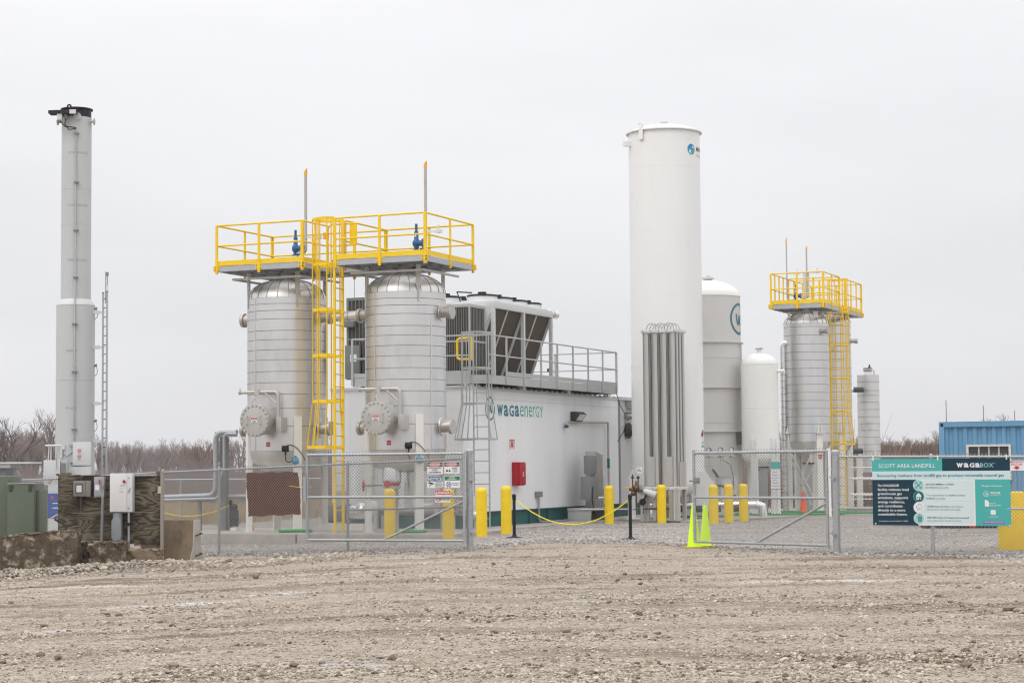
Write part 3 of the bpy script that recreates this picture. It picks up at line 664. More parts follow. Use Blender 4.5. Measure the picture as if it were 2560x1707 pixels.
def manway(t, R, z):                             # a bolted door on a davit, facing the front of the plant
    d = Vector((0, -1, 0)); c = Vector((0, 0, z)); r = .345
    m = MB(); m.tube([c+d*(R*.95), c+d*1.55], r, 36); m.disc(c+d*1.52, d, .405, .05, 40); n = m.build('manway_neck', BRZ, t)
    MB().disc(c+d*1.585, d, .405, .045, 48).build('manway_cover', BRZ, t, bevel=.004)
    bm_ = MB().tube([(0, 0, 0), (0, -.035, 0)], .026, 8).mesh('bolt', BRZ)
    for k in range(20):
        a = 2*PI*(k+.5)/20; o = obj('bolt', bm_, t); o.location = c+d*1.607+Vector((math.cos(a)*.365, 0, math.sin(a)*.365))
    for s in (-1, 1):
        m = MB(); m.tube(elbow([(s*.19, -1.61, z-.10), (s*.19, -1.68, z-.10), (s*.19, -1.68, z+.10), (s*.19, -1.61, z+.10)], .02), .012, 8); m.build('handle', BRZ, t)
    l = thing('warning_sticker', 'x', 'sticker')
    bpy.data.objects.remove(l)
    pl = plate(-.085, .085, z-.06, z+.075, SWH, t, y=-1.612, name='warning_sticker'); MB().box(-.078, .078, -1.619, -1.6165, z+.015, z+.068).build('sticker_band', SRE, pl)
    letters('DANGER', -.06, .06, z+.027, z+.056, SWH, pl, y=-1.621, bold=.01); 
    for k, wd in enumerate((.06, .05, .055)): plate(-wd, wd, z-.02-.018*k, z-.012-.018*k, SBK, pl, y=-1.6165, t=.001, name='print_line')
    # davit: a pipe post beside the neck, an arm over the cover, a strut and a chain
    m = MB(); px_, py_ = .47, -1.25
    m.tube(elbow([(px_, py_, z-.12), (px_, py_, z+.70), (px_-1.02, py_-.12, z+.70)], .12), .042, 12); m.tube([(px_, py_, z+.36), (px_-.36, py_-.05, z+.69)], .028, 10)
    m.disc((px_-1.02, py_-.12, z+.70), (1, .1, 0), .062, .03, 16); m.tube(arc((px_-1.02, py_-.12, z+.775), .032, 0, 2*PI, 12, (1, 0, 0), (0, 0, 1)), .007, 6)
    m.build('davit_arm', BRZ, t)
    m = MB(); m.box(px_-.02, px_+.13, py_-.08, py_+.22, z-.28, z+.07); m.build('davit_bracket', BRZ, t, bevel=.008)
    m = MB(); m.box(px_-.60, px_-.48, py_-.12, py_-.03, z+.64, z+.76); m.tube([(px_-.50, py_-.1, z+.64), (px_-.50, -1.56, z+.50)], .010, 6); m.tube([(px_-.50, -1.56, z+.52), (px_-.58, -1.58, z+.40)], .012, 6); m.tube([(px_-.50, -1.56, z+.52), (px_-.42, -1.58, z+.40)], .012, 6); m.build('davit_hanger', BRZ, t)
def leg(t, R, ang, z0, z1, w=.2, name='leg', mt=WHT, taper=True):
    o = MB(); o.box(-.02, .02, -w/2, w/2, z0, z1); o.box(-.10, -.02, -w/2, -w/2+.012, z0, z1-.25); o.box(-.10, -.02, w/2-.012, w/2, z0, z1-.25)
    o.box(-.14, .06, -w/2-.05, w/2+.05, z0-.0, z0+.02)
    l = o.build(name, mt, t); l.location = (math.cos(ang)*R, math.sin(ang)*R, 0); l.rotation_euler.z = ang; return l
def lug(t, R, ang, zp, zs):                      # a platform support: broad post that narrows to a spear on the shell
    m = MB(); w = .062
    m.prism([(-w, zp), (w, zp), (w, zs+.42), (.022, zs+.26), (.022, zs), (-.022, zs), (-.022, zs+.26), (-w, zs+.42)], -.012, .012, 'x')
    m.box(-.05, 0, -.05, .05, zs+.44, zp)
    l = m.build('platform_support', BRZ, t); l.location = (math.cos(ang)*R, math.sin(ang)*R, 0); l.rotation_euler.z = ang
def sticker(t, R, ang, z, w, h, mt=SRE, word='CO2'):
    w2 = w/2/R
    wr = lambda p: Vector((math.cos(ang+p.x/R)*(R+.006-p.y*.2), math.sin(ang+p.x/R)*(R+.006-p.y*.2), p.z))
    v = []; f = []; k = 5
    for i in range(k+1):
        x = -w/2+w*i/k; v += [(x, 0, z-h/2), (x, 0, z+h/2)]
    for i in range(k): f.append((2*i, 2*i+2, 2*i+3, 2*i+1))
    s = MB().add([wr(Vector(p)) for p in v], f).build('warning_sticker', mt, t, smooth=False)
    if word: letters(word, -w*.4, w*.4, z-h*.22, z+h*.22, SWH, s, y=-.01, bold=.01, wrap=wr)
    return s
def adsorber(label, loc, R=1.0, first=True, near=True):
    t = thing('stainless_vessel', label, 'tank', loc, -TH, 'stainless vessels under yellow platforms'); s = R
    Z = [2.10, 2.72, 3.16, 3.52, 3.80, 4.08, 4.37, 4.62, 4.87, 5.10, 5.39, 5.60, 5.77, 5.93]
    banded_shell(t, R, Z, seed=3 if first else 4)
    dome(t, R, 5.93, .53)
    MB().lathe([(R-.01, 2.10), (R-.02, 1.98), (R*.93, 1.82), (R*.78, 1.68), (R*.5, 1.58), (.12, 1.55), (.001, 1.55)], 48).build('bottom_head', SST, t)
    MB().tube([(0, 0, 6.45), (0, 0, 6.78)], .16, 20).build('top_nozzle', BRZ, t)
    m = MB(); m.disc((0, 0, 6.80), (0, 0, 1), .36, .05, 30); mh = m.build('top_flange', BRZ, t)
    b = MB().tube([(0, 0, 0), (0, 0, .06)], .02, 6).mesh('bolt', BRZ)
    for k in range(14): o = obj('bolt', b, mh); o.location = (.31*math.cos(k*PI/7), .31*math.sin(k*PI/7), 6.82)
    for k in range(4):
        a = PI/4+k*PI/2; leg(t, R*1.02, a, PADZ, 2.96 if k != 2 else 2.72); lug(t, R*1.008, a, 6.58, 5.68)
    MB().beam((-1.0, -.98, 6.42), (1.0, -.98, 6.42), .05, .05).build('support_brace', BRZ, t); MB().beam((.98, -1.0, 6.42), (.98, 1., 6.42), .05, .05).build('support_brace', BRZ, t)
    MB().beam((-.98, 1.0, 6.42), (-.98, -1., 6.42), .05, .05).build('support_brace', BRZ, t)
    manway(t, R, 2.86)
    for a, z in ((PI, 5.46), (0, 5.46), (PI, 2.66), (0, 2.66)): nozzle(t, R, z, a, .18, 1.26 if a == 0 else 1.28)
    # vertical sheet laps
    for a in (rad(-112), rad(-25)): 
        m = MB(); m.box(-.004, .004, -.02, .02, 2.12, 5.9 if a < -1 else 5.3); l = m.build('vertical_lap', SST, t); l.location = (math.cos(a)*(R+.004), math.sin(a)*(R+.004), 0); l.rotation_euler.z = a
    sticker(t, R, rad(-88), 2.27, .10, .11)
    return t
def valve_bonnet(t, x, y, z):                    # bottom outlet with its red hand wheel
    m = MB(); m.lathe([(.12, z+.35), (.21, z+.33), (.235, z+.18), (.24, z), (.0, z)], 28, (x, y, 0)); m.build('outlet_cap', ALU, t)
    m = MB(); m.disc((x, y, z-.03), (0, 0, 1), .23, .05, 24); m.disc((x, y, z-.16), (0, 0, 1), .22, .06, 24); m.build('outlet_flange', BRZ, t)
    m = MB(); m.lathe([(.19, z-.13), (.20, z-.05)], 20, (x, y, 0)); m.tube([(x, y-.24, z-.08), (x-.05, y+.1, z-.08)], .09, 12); m.build('butterfly_valve', RED, t)
    m = MB(); m.tube([(x-.2, y-.1, z-.12), (x-.62, y-.3, z-.12)], .012, 8); m.build('valve_stem', BLK, t)
    m = MB(); m.tube(arc((x-.62, y-.3, z-.12), .13, 0, 2*PI, 20, (.35, -.93, 0), (0, 0, 1)), .013, 6); m.tube([(x-.62, y-.3, z-.25), (x-.62, y-.3, z+.01)], .01, 6); m.build('hand_wheel', RED, t)
def rail_run(t, a, b, z, h=1.02, mt=YEL, toe=True, posts=3, flat_post=True, r=.024, ends=(1, 1), drop=.20, mid=.5):
    a = Vector((a[0], a[1], 0)); b = Vector((b[0], b[1], 0)); d = (b-a).normalized(); n = Vector((d.y, -d.x, 0))
    MB().tube([a+Vector((0,0,z+h)), b+Vector((0,0,z+h))], r, 10).build('top_rail', mt, t)
    MB().tube([a+Vector((0,0,z+h*mid)), b+Vector((0,0,z+h*mid))], r*.92, 10).build('mid_rail', mt, t)
    if toe: MB().beam(a+Vector((0,0,z+.07)), b+Vector((0,0,z+.07)), .010, .12).build('toe_board', mt, t)
    for k in range(posts):
        if (k == 0 and not ends[0]) or (k == posts-1 and not ends[1]): continue
        p = a.lerp(b, k/(posts-1) if posts > 1 else 0)
        m = MB(); q = p+n*.018; m.beam(q+Vector((0,0,z-drop)), q+Vector((0,0,z+h)), .034 if flat_post else .05, .062, up=d)
        po = m.build('post', mt, t)
        if mt is YEL:
            m = MB(); c = q+n*.02; u = d
            for e in (-.055, .055): 
                for zz in (-.03, -.10): m.disc(c+u*e+Vector((0,0,z+zz)), n, .017, .012, 6)
            m.build('post_bolts', SEAM, po); m = MB(); m.beam(c-u*.085-n*.006+Vector((0,0,z-.065)), c+u*.085-n*.006+Vector((0,0,z-.065)), .012, .14); m.build('base_plate', YEL, po)
def platform(label, loc, x0, x1, y0, y1, z, group, runs, deck=.13, rot=-TH):
    t = thing('access_platform', label, 'platform', loc, rot, group)
    for (a, b) in (((x0, y0), (x1, y0)), ((x0, y1), (x1, y1)), ((x0, y0), (x0, y1)), ((x1, y0), (x1, y1))):
        MB().beam((a[0], a[1], z-deck/2-.01), (b[0], b[1], z-deck/2-.01), .05, deck).build('edge_beam', DCK, t)
    k = 0; x = x0+.36
    while x < x1-.1: MB().beam((x, y0, z-.06), (x, y1, z-.06), .04, .085).build('joist', MGR, t); x += .42
    y = y0+.5
    while y < y1-.2: MB().beam((x0, y, z-.10), (x1, y, z-.10), .04, .06).build('cross_beam', MGR, t); y += .62
    m = MB(); x = x0+.03
    while x < x1-.02: m.box(x, x+.006, y0, y1, z-.02, z+.006); x += .03
    y = y0+.02
    while y < y1: m.box(x0, x1, y, y+.006, z-.008, z+.0045); y += .1
    m.build('grating', MGR, t, smooth=False, kind='stuff')
    for r_ in runs: rail_run(t, r_[0], r_[1], z, **(r_[2] if len(r_) > 2 else {}))
    return t
def caged_ladder(name, label, loc, rot, z0, z1, zc, w=.42, depth=.62, mt=YEL, hoops=4, flare=.16, width=.70, rung=.30, rail=(.065, .02), tophoop=None, vert=5, group=None, rr=.011):
    t = thing(name, label, 'ladder', loc, rot, group)
    for s in (-1, 1):
        MB().beam((s*w/2, 0, z0), (s*w/2, 0, z1), rail[1]+.012, rail[0], up=(0, 1, 0)).build('side_rail', mt, t)
    z = z0+.25; rg = MB().tube([(-w/2, 0, 0), (w/2, 0, 0)], .015 if rr > .01 else .012, 8).mesh('rung', mt)
    while z < z1-.9: o = obj('rung', rg, t); o.location.z = z; z += rung
    def hoop(fl): 
        W2 = width/2+fl; D = depth+fl
        return [(-w/2, 0), (-W2, -.14), (-W2, -D*.62), (-W2*.55, -D), (W2*.55, -D), (W2, -D*.62), (W2, -.14), (w/2, 0)]
    zz = [zc+(z1-.02-zc)*k/(hoops-1) for k in range(hoops)]
    for k, zh in enumerate(zz):
        H = hoop(flare if k == 0 else 0); m = MB()
        for i in range(len(H)-1): m.beam((*H[i], zh), (*H[i+1], zh), .010, .075 if depth > .6 and mt is YEL else .05)
        m.build('cage_hoop', mt, t)
    a = hoop(flare); b = hoop(0)
    for i in range(1, len(b)-1):
        m = MB(); 
        bw = .044 if depth > .6 and mt is YEL else .026; m.beam((*a[i], zz[0]), (*b[i], zz[1]), bw, .012, up=(0,1,0)); m.beam((*b[i], zz[1]), (*b[i], zz[-1]), bw, .012, up=(0,1,0)); m.build('cage_bar', mt, t)
    # bars between the corners
    m = MB(); m.beam((0, -(depth+flare), zz[0]), (0, -depth, zz[1]), .03, .012, up=(0,1,0)); m.beam((0, -depth, zz[1]), (0, -depth, zz[-1]), .03, .012, up=(0,1,0)); m.build('cage_bar', mt, t)
    return t
def vent_pipe(label, base, top, r, elbow_to=None, sup=None, group='vent pipes above the platforms'):
    t = thing('vent_pipe', label, 'vent pipe', base, -TH, group); h = top.z-base.z
    pts = [(0, 0, h), (0, 0, .0)] if not elbow_to else elbow([(0, 0, h), (0, 0, 0), elbow_to], .12)
    MB().tube(pts, r, 14).build('pipe', SSB, t)
    m = MB(); n = 14; v = []
    for j in range(n):
        a = 2*PI*j/n; v.append((r*1.12*math.cos(a), r*1.12*math.sin(a), h-.02))
    for j in range(n):
        a = 2*PI*j/n; v.append((r*1.12*math.cos(a), r*1.12*math.sin(a), h+.05+.055*(math.cos(a)+1)))
    m.add(v, [(j, (j+1) % n, n+(j+1) % n, n+j) for j in range(n)]+[tuple(range(n, 2*n))]); m.build('weather_cap', ORY, t)
    if sup: m = MB(); m.beam((0, 0, sup), (.38, .08, sup-.03), .05, .05); m.box(.30, .42, -.05, .1, sup-.06, sup+.02); m.tube([(.36, 0, sup), (.36, 0, sup+.14)], .02, 8); m.build('pipe_bracket', ALU, t)
    return t
def relief_valve(label, loc, s=1.):
    t = thing('relief_valve', label, 'valve', loc, -TH, 'blue relief valves'); B = mat('valve_blue_paint', (0,0,0))
    m = MB(); m.lathe([(.0, 0), (.10, 0), (.10, .03), (.055, .05), (.06, .10), (.10, .16), (.10, .24), (.06, .30), (.055, .50), (.035, .52), (.035, .70), (0, .70)], 18); m.build('valve_body', B, t)
    m = MB(); m.tube([(0, 0, .2), (.19, 0, .2)], .075, 14); m.disc((.2, 0, .2), (1, 0, 0), .115, .035, 20); m.build('outlet_flange', B, t)
    MB().box(-.02, .03, -.07, -.06, .36, .42).build('name_plate', SWH, t)
    m = MB(); m.disc((0, 0, -.02), (0, 0, 1), .1, .03, 16); m.tube([(0, 0, -.25), (0, 0, 0)], .035, 10); m.build('inlet_flange', ALU, t)
    t.scale = (s, s, s); return t

# ================================================================== THE TWO LARGE VESSELS, THEIR PLATFORMS AND LADDER
DXA = 3.36
tA = adsorber('big stainless vessel with pipe bends at its side, nearer the grey stack', PL(-DXA, 0), 1.0, True)
tB = adsorber('big stainless vessel with a red hand wheel below it', PL(0, 0), 1.0, False)
valve_bonnet(tB, -.12, -.55, 1.36)
m = MB(); m.lathe([(.14, 1.62), (.25, 1.56), (.26, 1.40), (.26, 1.30), (0, 1.3)], 24, (-.05, -.3, 0)); m.build('outlet_cap', ALU, tA)
# insulated pipe work below vessel B
m = MB(); m.tube(elbow([(.3, -.2, 1.55), (.3, -.2, .72), (.9, -.2, .72)], .2), .17, 18); m.build('insulated_outlet_pipe', SST, tB)
m = MB(); m.box(.12, .72, -.35, .2, .62, 1.30); m.build('skirt_box', LGR, tB, bevel=.01)
def transmitter(t, R, ang, z, blue=True, ang2=None, z2=None):
    c = Vector((math.cos(ang)*(R+.10), math.sin(ang)*(R+.10), z)); d = Vector((math.cos(ang), math.sin(ang), 0)); e = Vector((-d.y, d.x, 0))
    m = MB(); m.tube([c-e*.09, c+e*.08], .075, 14); m.tube([c-e*.05-d*.1, c-e*.05+d*.02], .05, 10); m.tube([c, c-Vector((0,0,.14))], .02, 8); tr = m.build('transmitter', BLK, t)
    if ang2 is not None:
        q = Vector((math.cos(ang2)*(R+.06), math.sin(ang2)*(R+.06), z2)); e2 = Vector((-math.sin(ang2), math.cos(ang2), 0))
        m = MB(); m.tube([q-e2*.07, q+e2*.07], .075, 14); m.tube([q, q+Vector((0,0,.13))], .03, 8); m.tube([q-Vector((0,0,.1)), q], .03, 8); m.build('pressure_sensor', LBL, t)
        m = MB(); a = c-Vector((0,0,.1)); b = q-e2*.08; mid = (a+b)/2-Vector((0,0,.22))-e2*.12
        m.tube([a*(1-s)**2+mid*2*s*(1-s)+b*s*s for s in [k/10 for k in range(11)]], .011, 6); a = c+Vector((0,0,.06)); b = q+e2*.35-Vector((0,0,.2)); mid = (a+b)/2+Vector((0,0,.45))
        m.tube([a*(1-s)**2+mid*2*s*(1-s)+b*s*s for s in [k/12 for k in range(13)]], .009, 6); m.build('sensor_cable', BLK, t)
transmitter(tA, 1.0, rad(-62), 2.16, True, rad(-49), 1.86); transmitter(tB, 1.0, rad(-60), 2.20, True, rad(-46), 1.86)
ZD = 6.73; X0, X1, Y0, Y1 = -1.22, 1.22, -1.36, 1.35
gp = 'yellow railed platforms over the stainless vessels'
plB = platform('yellow railed platform over the vessel at the gate, ladder on its near corner', PL(0, 0), X0, X1, Y0, Y1, ZD, gp,
    [((X0, Y0), (X1, Y0)), ((X1, Y0), (X1, Y1)), ((X1, Y1), (X0, Y1)), ((X0, Y1), (X0, Y0+.55), dict(posts=2))])
plA = platform('yellow railed platform over the vessel nearer the stack, nothing below its outer corner', PL(-DXA, 0), X0, X1, Y0, Y1, ZD, gp,
    [((X0, Y0), (X1, Y0)), ((X1, Y0), (X1, -.1)), ((X1, Y1), (X0, Y1)), ((X0, Y1), (X0, Y0))])
br = platform('small grey bridge deck joining the two big yellow platforms', PL(-DXA/2, 0), -(DXA/2-X1)+.01, (DXA/2-X1)-.01, .15, 1.34, ZD-.01, None, [((-(DXA/2-X1)+.01, 1.34), ((DXA/2-X1)-.01, 1.34), dict(posts=2))])
if 'group' in br.keys(): del br['group']
lad = caged_ladder('caged_ladder', 'tall yellow caged ladder between the two big stainless vessels', PL(X0-.045, Y0+.24), -TH-PI/2, PADZ, ZD+1.05, 2.18, w=.42, depth=.62, hoops=6, flare=.12, width=.66)
# swing gate at the ladder head
sg = thing('ladder_safety_gate', 'small yellow looped safety gate at the head of the tall ladder', 'safety gate', PL(X0-.05, Y0+.62, ZD), -TH)
m = MB(); m.tube(elbow([(.30, 0, .95), (-.50, 0, .95), (-.50, 0, .42), (.30, 0, .42)], .16), .02, 8); m.build('loop', YEL, sg); MB().box(.12, .32, -.01, .01, .42, .96).build('gate_plate', YEL, sg); MB().box(-.62, -.48, -.02, .02, .6, .76).build('latch', ORY, sg)
p = toPL(W(764.5, 640, 48)); 
vent_pipe('thick vent pipe with an orange cap over the platform nearer the stack', PL(*QY(764.5, 632, .35)[:2], QY(764.5, 632, .35).z), PL(*QY(764.5, 437, .35)), .038, (-.32, 0, 0), .40)
q0 = QY(1064.5, 622, .75); vent_pipe('thick vent pipe with an orange cap over the platform at the gate', PL(*q0), PL(*QY(1064.5, 418, .75)), .038, (-.15, 0, 0), .45)
q1 = QY(739, 640, .35); relief_valve('blue relief valve on the platform nearer the stack', PL(q1.x, q1.y, q1.z), .95)
q1 = QY(1041, 628, .6); relief_valve('blue relief valve on the platform over the gate', PL(q1.x, q1.y, q1.z), .98)
# pipe between the vessels at the upper nozzles, and the lower one with its wrapped elbow
t = thing('connecting_pipe', 'bright insulated pipe joining the two big vessels high up behind the ladder', 'pipe', PL(-DXA/2, 0), -TH)
MB().tube([(-.42, 0, 5.46), (.42, 0, 5.46)], .125, 20).build('pipe', ALU, t); MB().disc((.40, 0, 5.46), (1, 0, 0), .17, .06, 24).build('flange', BRZ, t); MB().disc((-.40, 0, 5.46), (1, 0, 0), .17, .06, 24).build('flange', BRZ, t); MB().tube([(.1, 0, 5.46), (.13, 0, 5.46)], .13, 20).build('clamp_band', SSB, t)
t = thing('downcomer_pipe', 'bright insulated downpipe with an elbow into the white building behind the ladder', 'pipe', PL(-2.05, 2.2), -TH)
zz = QY(830, 1028, 2.2).z
MB().tube(elbow([(-.0, 0, PADZ), (0, 0, zz), (1.15, 0, zz)], .22, 8), .125, 20).build('pipe', ALU, t); MB().tube([(.78, 0, zz), (1.18, 0, zz)], .15, 20).build('black_wrap', DGR, t); MB().box(-.14, -.0, -.14, -.10, PADZ, zz-.4).build('white_casing', WHT, t)
# low horizontal insulated pipe in front of the building
t = thing('low_pipe_run', 'long insulated pipe lying low behind the big vessels in front of the white building', 'pipe', PL(0, 0), -TH)
MB().tube([(-2.4, 2.45, .56), (1.0, 2.45, .56)], .13, 20).build('pipe', SSB, t)
for x in (-1.9, -.9, .1, .8): MB().box(x-.05, x+.05, 2.40, 2.5, PADZ, .44).build('pipe_stand', WHT, t)
MB().tube(elbow([(.45, 2.0, 1.25), (.45, 2.0, .62), (.45, 2.4, .56)], .15), .15, 16).build('elbow_cover', ALU, t); MB().tube(elbow([(.95, 1.9, .95), (.95, 1.9, .45), (1.2, 1.9, .4)], .12), .13, 16).build('elbow_cover', ALU, t)
# pumps and bits under the vessels
t = thing('pump_skid', 'grey pump set under the vessel nearer the stack, behind the brown sheet', 'pump', PL(-DXA+1.05, .9, PADZ), -TH)
m = MB(); m.tube([(-.35, 0, .42), (.25, 0, .42)], .24, 18); m.build('motor', MGR, t); m = MB(); m.tube([(.3, 0, .45), (.62, 0, .45)], .17, 16); m.ball((.62, 0, .5), .2, 10); m.build('pump_casing', ALU, t); MB().box(-.5, .8, -.3, .3, 0, .16).build('skid', WHT, t); m = MB(); m.tube([(.0, 0, .6), (.0, 0, 1.0), ], .15, 16); m.build('suction_pipe', SST, t)
m = MB(); m.ball((.95, -.1, .55), .17, 10, 1.2); m.build('white_bag', WHT, t)
hose_pts = [PL(-2.9, -1.2, PADZ+.04), PL(-2.4, -1.05, PADZ+.05), PL(-2.1, -1.1, PADZ+.05), PL(-2.02, -1.15, PADZ+.05)]
m = MB(); m.tube(hose_pts, .04, 8); o = m.build('cable_guard', mat('green_plastic_hose', (.01, .28, .06), .5)); tag(o, 'green plastic pipe lying on the pad edge behind the gate stile', 'pipe')
m = MB(); m.tube([PL(.30, -1.45, PADZ+.05), PL(1.15, -1.25, PADZ+.06)], .035, 8); o = m.build('cable_guard', MATS['green_plastic_hose']); tag(o, 'green plastic pipe lying on the pad beside the tall bollard', 'pipe')

# ---- pipe rack and long pipes beside the vessel nearer the stack
t = thing('pipe_bend', 'thick grey pipe rising from the ground run and bending into the vessel nozzle', 'pipe', PL(-DXA, 0), -TH)
def PQ(px, py, y=0): q = QY(px, py, y); return Vector((q.x+DXA, q.y, q.z))
a = PQ(592, 1080); b = PQ(539, 1080); c = PQ(539, 1238); e = PQ(395, 1243)
MB().tube(elbow([a, b, c, e], .26, 8), .066, 14).build('pipe', GAL, t)
t = thing('pipe_bend', 'thinner pipe bending beside the steel column into the vessel nozzle', 'pipe', PL(-DXA, 0), -TH)
a = PQ(592, 1084, -.12); b = PQ(560, 1084, -.12); c = PQ(560, 1178, -.12); c2 = PQ(549, 1190, -.12); c3 = PQ(547, 1246, -.12); e = PQ(395, 1250, -.12)
MB().tube(elbow([a, b, c, c2, c3, e], .14, 6), .036, 12).build('pipe', GAL, t)
t = thing('pipe_support_column', 'dark grey steel column carrying the pipe bends beside the first big vessel', 'column', PL(-DXA, 0), -TH)
a = PQ(560, 1092, .25); b = PQ(557, 1300, .25); MB().box(a.x-.09, a.x+.09, .18, .34, -.2, a.z).build('column', MGR, t); MB().box(a.x-.22, a.x+.34, .16, .36, a.z, a.z+.14).build('bracket', GFR, t)
p0 = PQ(500, 1250, .1); MB().box(p0.x-.04, p0.x+.04, .06, .14, -.25, p0.z).build('short_leg', MGR, t); MB().box(p0.x-.3, p0.x+.3, .04, .16, p0.z-.04, p0.z+.01).build('cross_arm', MGR, t)
p0 = PQ(572, 1240, .3); p1 = PQ(700, 1240, .3); MB().tube([p0, p1], .05, 10).build('horizontal_pipe', GAL, t)

# ================================================================== THE WHITE BUILDING
BX, BY = -.12, 3.55; BW, BL = 3.9, 11.87; ZB0, ZB1 = .47, 3.80
bd = thing('process_building', 'long white building on a teal base frame with wagaenergy lettering', 'building', O, -TH)
m = MB(); m.box(BX-BW, BX-.012, BY+.012, BY+BL, ZB0+.02, ZB1-.02); m.build('wall_core', BWL, bd)
def wallpanels(x, y0, y1, n, face):                # upright sheets with fine joints
    for i in range(n):
        a = y0+(y1-y0)*i/n; b = y0+(y1-y0)*(i+1)/n; m = MB()
        if face == 'x': m.box(x-.012, x, a+.002, b-.002, ZB0, ZB1)
        else: m.box(a+.002, b-.002, x, x+.012, ZB0, ZB1)
        m.build('wall_panel', BWL, bd)
wallpanels(BX, BY+.0, BY+BL, 12, 'x'); wallpanels(BY, BX-BW, BX-.014, 7, 'y')
m = MB(); m.box(BX-.35, BX+.045, BY-.03, BY+BL+.03, ZB1, ZB1+.02); m.box(BX+.03, BX+.045, BY-.03, BY+BL+.03, ZB1-.055, ZB1+.02); m.box(BX-BW-.03, BX, BY-.045, BY-.03, ZB1-.05, ZB1+.02); m.build('roof_flashing', LGR, bd)
m = MB(); m.box(BX-BW, BX, BY, BY+BL, ZB1-.01, ZB1+.012); m.build('roof', LGR, bd)
rib = MB().box(-.02, .06, -.04, .04, ZB1+.02, ZB1+.055).mesh('roof_rib', LGR)
for k in range(30): o = obj('roof_rib', rib, bd); o.location = (BX, BY+.2+k*.395, 0)
MB().box(BX+.0005, BX+.012, BY+.05, BY+BL-.05, ZB1-.30, ZB1-.292).build('trim_line', LGR, bd)
m = MB(); m.box(BX-.02, BX+.02, BY+BL-.14, BY+BL, ZB0-.1, ZB1-.06); m.build('corner_trim', MGR, bd)
m = MB(); m.box(BX-.16, BX-.06, BY+.02, BY+BL, .05, ZB0); m.box(BX-BW, BX-.06, BY+.06, BY+.14, .05, ZB0); m.build('base_beam', TEA, bd)
for k in range(9): y = BY+.5+k*1.35; MB().box(BX-.06, BX-.01, y-.03, y+.03, .06, ZB0).build('base_rib', TEA, bd)
MB().box(BX-.30, BX+.0, BY+.0, BY+BL, ZB0-.035, ZB0-.004).build('bottom_flange', TEA, bd)
# lettering on the long wall: fill positions from the photograph
root = bpy.data.objects.new('wall_logo', None)
def wallxf(o, y=BY):                              # local x runs along +u on the wall's face
    o.rotation_euler = (0, 0, PI/2); return o
def onwall(px, py): q = QX(px, py, BX); return q.y, q.z
y0, z0 = onwall(1243, 1037); y1, z1 = onwall(1299, 1016)
ya, zt = onwall(1243, 1011)
_, zb = onwall(1243, 1039); yb, _ = onwall(1298, 1020); yc, zt2 = onwall(1299, 1014.5); yd, zb2 = onwall(1357, 1041)
for s_, u0, u1, zl, zh, mt_, bold in (('waGa', y0-.02, yb, zb, zt, LTD, .022), ('enerGY', yb+.04, yd, zb, zt, LTL, 0.004)):
    pass
def L_(word, u0, u1, a, b, mt_, bold):
    o = letters(word, u0, u1, a, b, mt_, bd, y=-.004, bold=bold); wallxf(o); o.location = (BX, 0, 0); return o
q = QX(1225, 1018, BX); lw = flat(w_logo(.40), LTD, bd, y=-.004, name='ring_emblem'); wallxf(lw)
ue0 = QX(1213, 1020, BX).y; ue1 = QX(1237, 1020, BX).y; zt_ = QX(1225, 991, BX).z; zb_ = QX(1225, 1051, BX).z
lw.location = (BX, (ue0+ue1)/2, (zt_+zb_)/2); rr_ = (zt_-zb_)/2/.434; lw.scale = ((ue1-ue0)/2/.434/1.0, 1, rr_)
for ch, a_, b_, m__, bo_ in (('w', 1242.5, 1257, LTD, .03), ('a', 1259, 1270.5, LTD, .03), ('G', 1272.5, 1284.5, LTD, .03), ('a', 1286.5, 1297.5, LTD, .03), ('e', 1299.5, 1309, LTL, 0), ('n', 1311, 1319.5, LTL, 0), ('e', 1321.5, 1330, LTL, 0), ('r', 1332, 1337, LTL, 0), ('G', 1338.5, 1347, LTL, 0), ('Y', 1348.5, 1357.5, LTL, 0)):
    t__ = (a_-1242.5)/115; L_(ch, QX(a_, 1020, BX).y, QX(b_, 1020, BX).y, QX(a_, 1039.8+3.6*t__, BX).z, QX(a_, 1010.5+5.5*t__, BX).z, m__, bo_)
# things on the long wall; local frame: x along the wall away from the camera, y = -outward
def wallthing(name, label, cat, px, py): q = QX(px, py, BX); t = thing(name, label, cat, PL(BX+.001, q.y, q.z), -TH+PI/2); return t, q
t, q = wallthing('arrow_sign', 'small red and white arrow sign above the red cabinet on the white wall', 'sign', 1279.5, 1110)
wpx = .16; plate(-wpx, wpx, -.135, .135, SWH, t, name='sign_plate'); plate(-wpx, -wpx*.75, -.135, .135, SRE, t, y=-.004, name='border'); plate(wpx*.75, wpx, -.135, .135, SRE, t, y=-.004, name='border'); plate(-wpx, wpx, .085, .135, SRE, t, y=-.004, name='border'); plate(-wpx*.3, wpx*.3, -.04, .07, SRE, t, y=-.005, name='arrow_bar'); flat([([(-.09, 0, -.04), (.09, 0, -.04), (0, 0, -.11)], [(0, 1, 2)])], SRE, t, y=-.006, name='arrow_head')
letters('FIRE EXTINGUISHER', -.14, .14, .095, .125, SWH, t, y=-.009)
a = QX(1273.5, 1184, BX); b = QX(1302, 1184, BX); t = thing('extinguisher_cabinet', 'red steel cabinet mounted on the white wall', 'cabinet', PL(BX+.001, (a.y+b.y)/2, QX(1288, 1184, BX).z), -TH+PI/2)
hh = .325; wd = .235
MB().box(-wd, wd, -.20, 0, -hh, hh).build('cabinet_body', RED, t, bevel=.012); MB().box(-wd+.02, wd-.02, -.235, -.204, -hh+.02, hh-.02).build('door', RED, t, bevel=.01); MB().box(-.04, .04, -.255, -.236, -.08, .06).build('handle', ALU, t); plate(-.06, .12, -.10, .10, SBK, t, y=-.236, name='door_print') if 0 else None
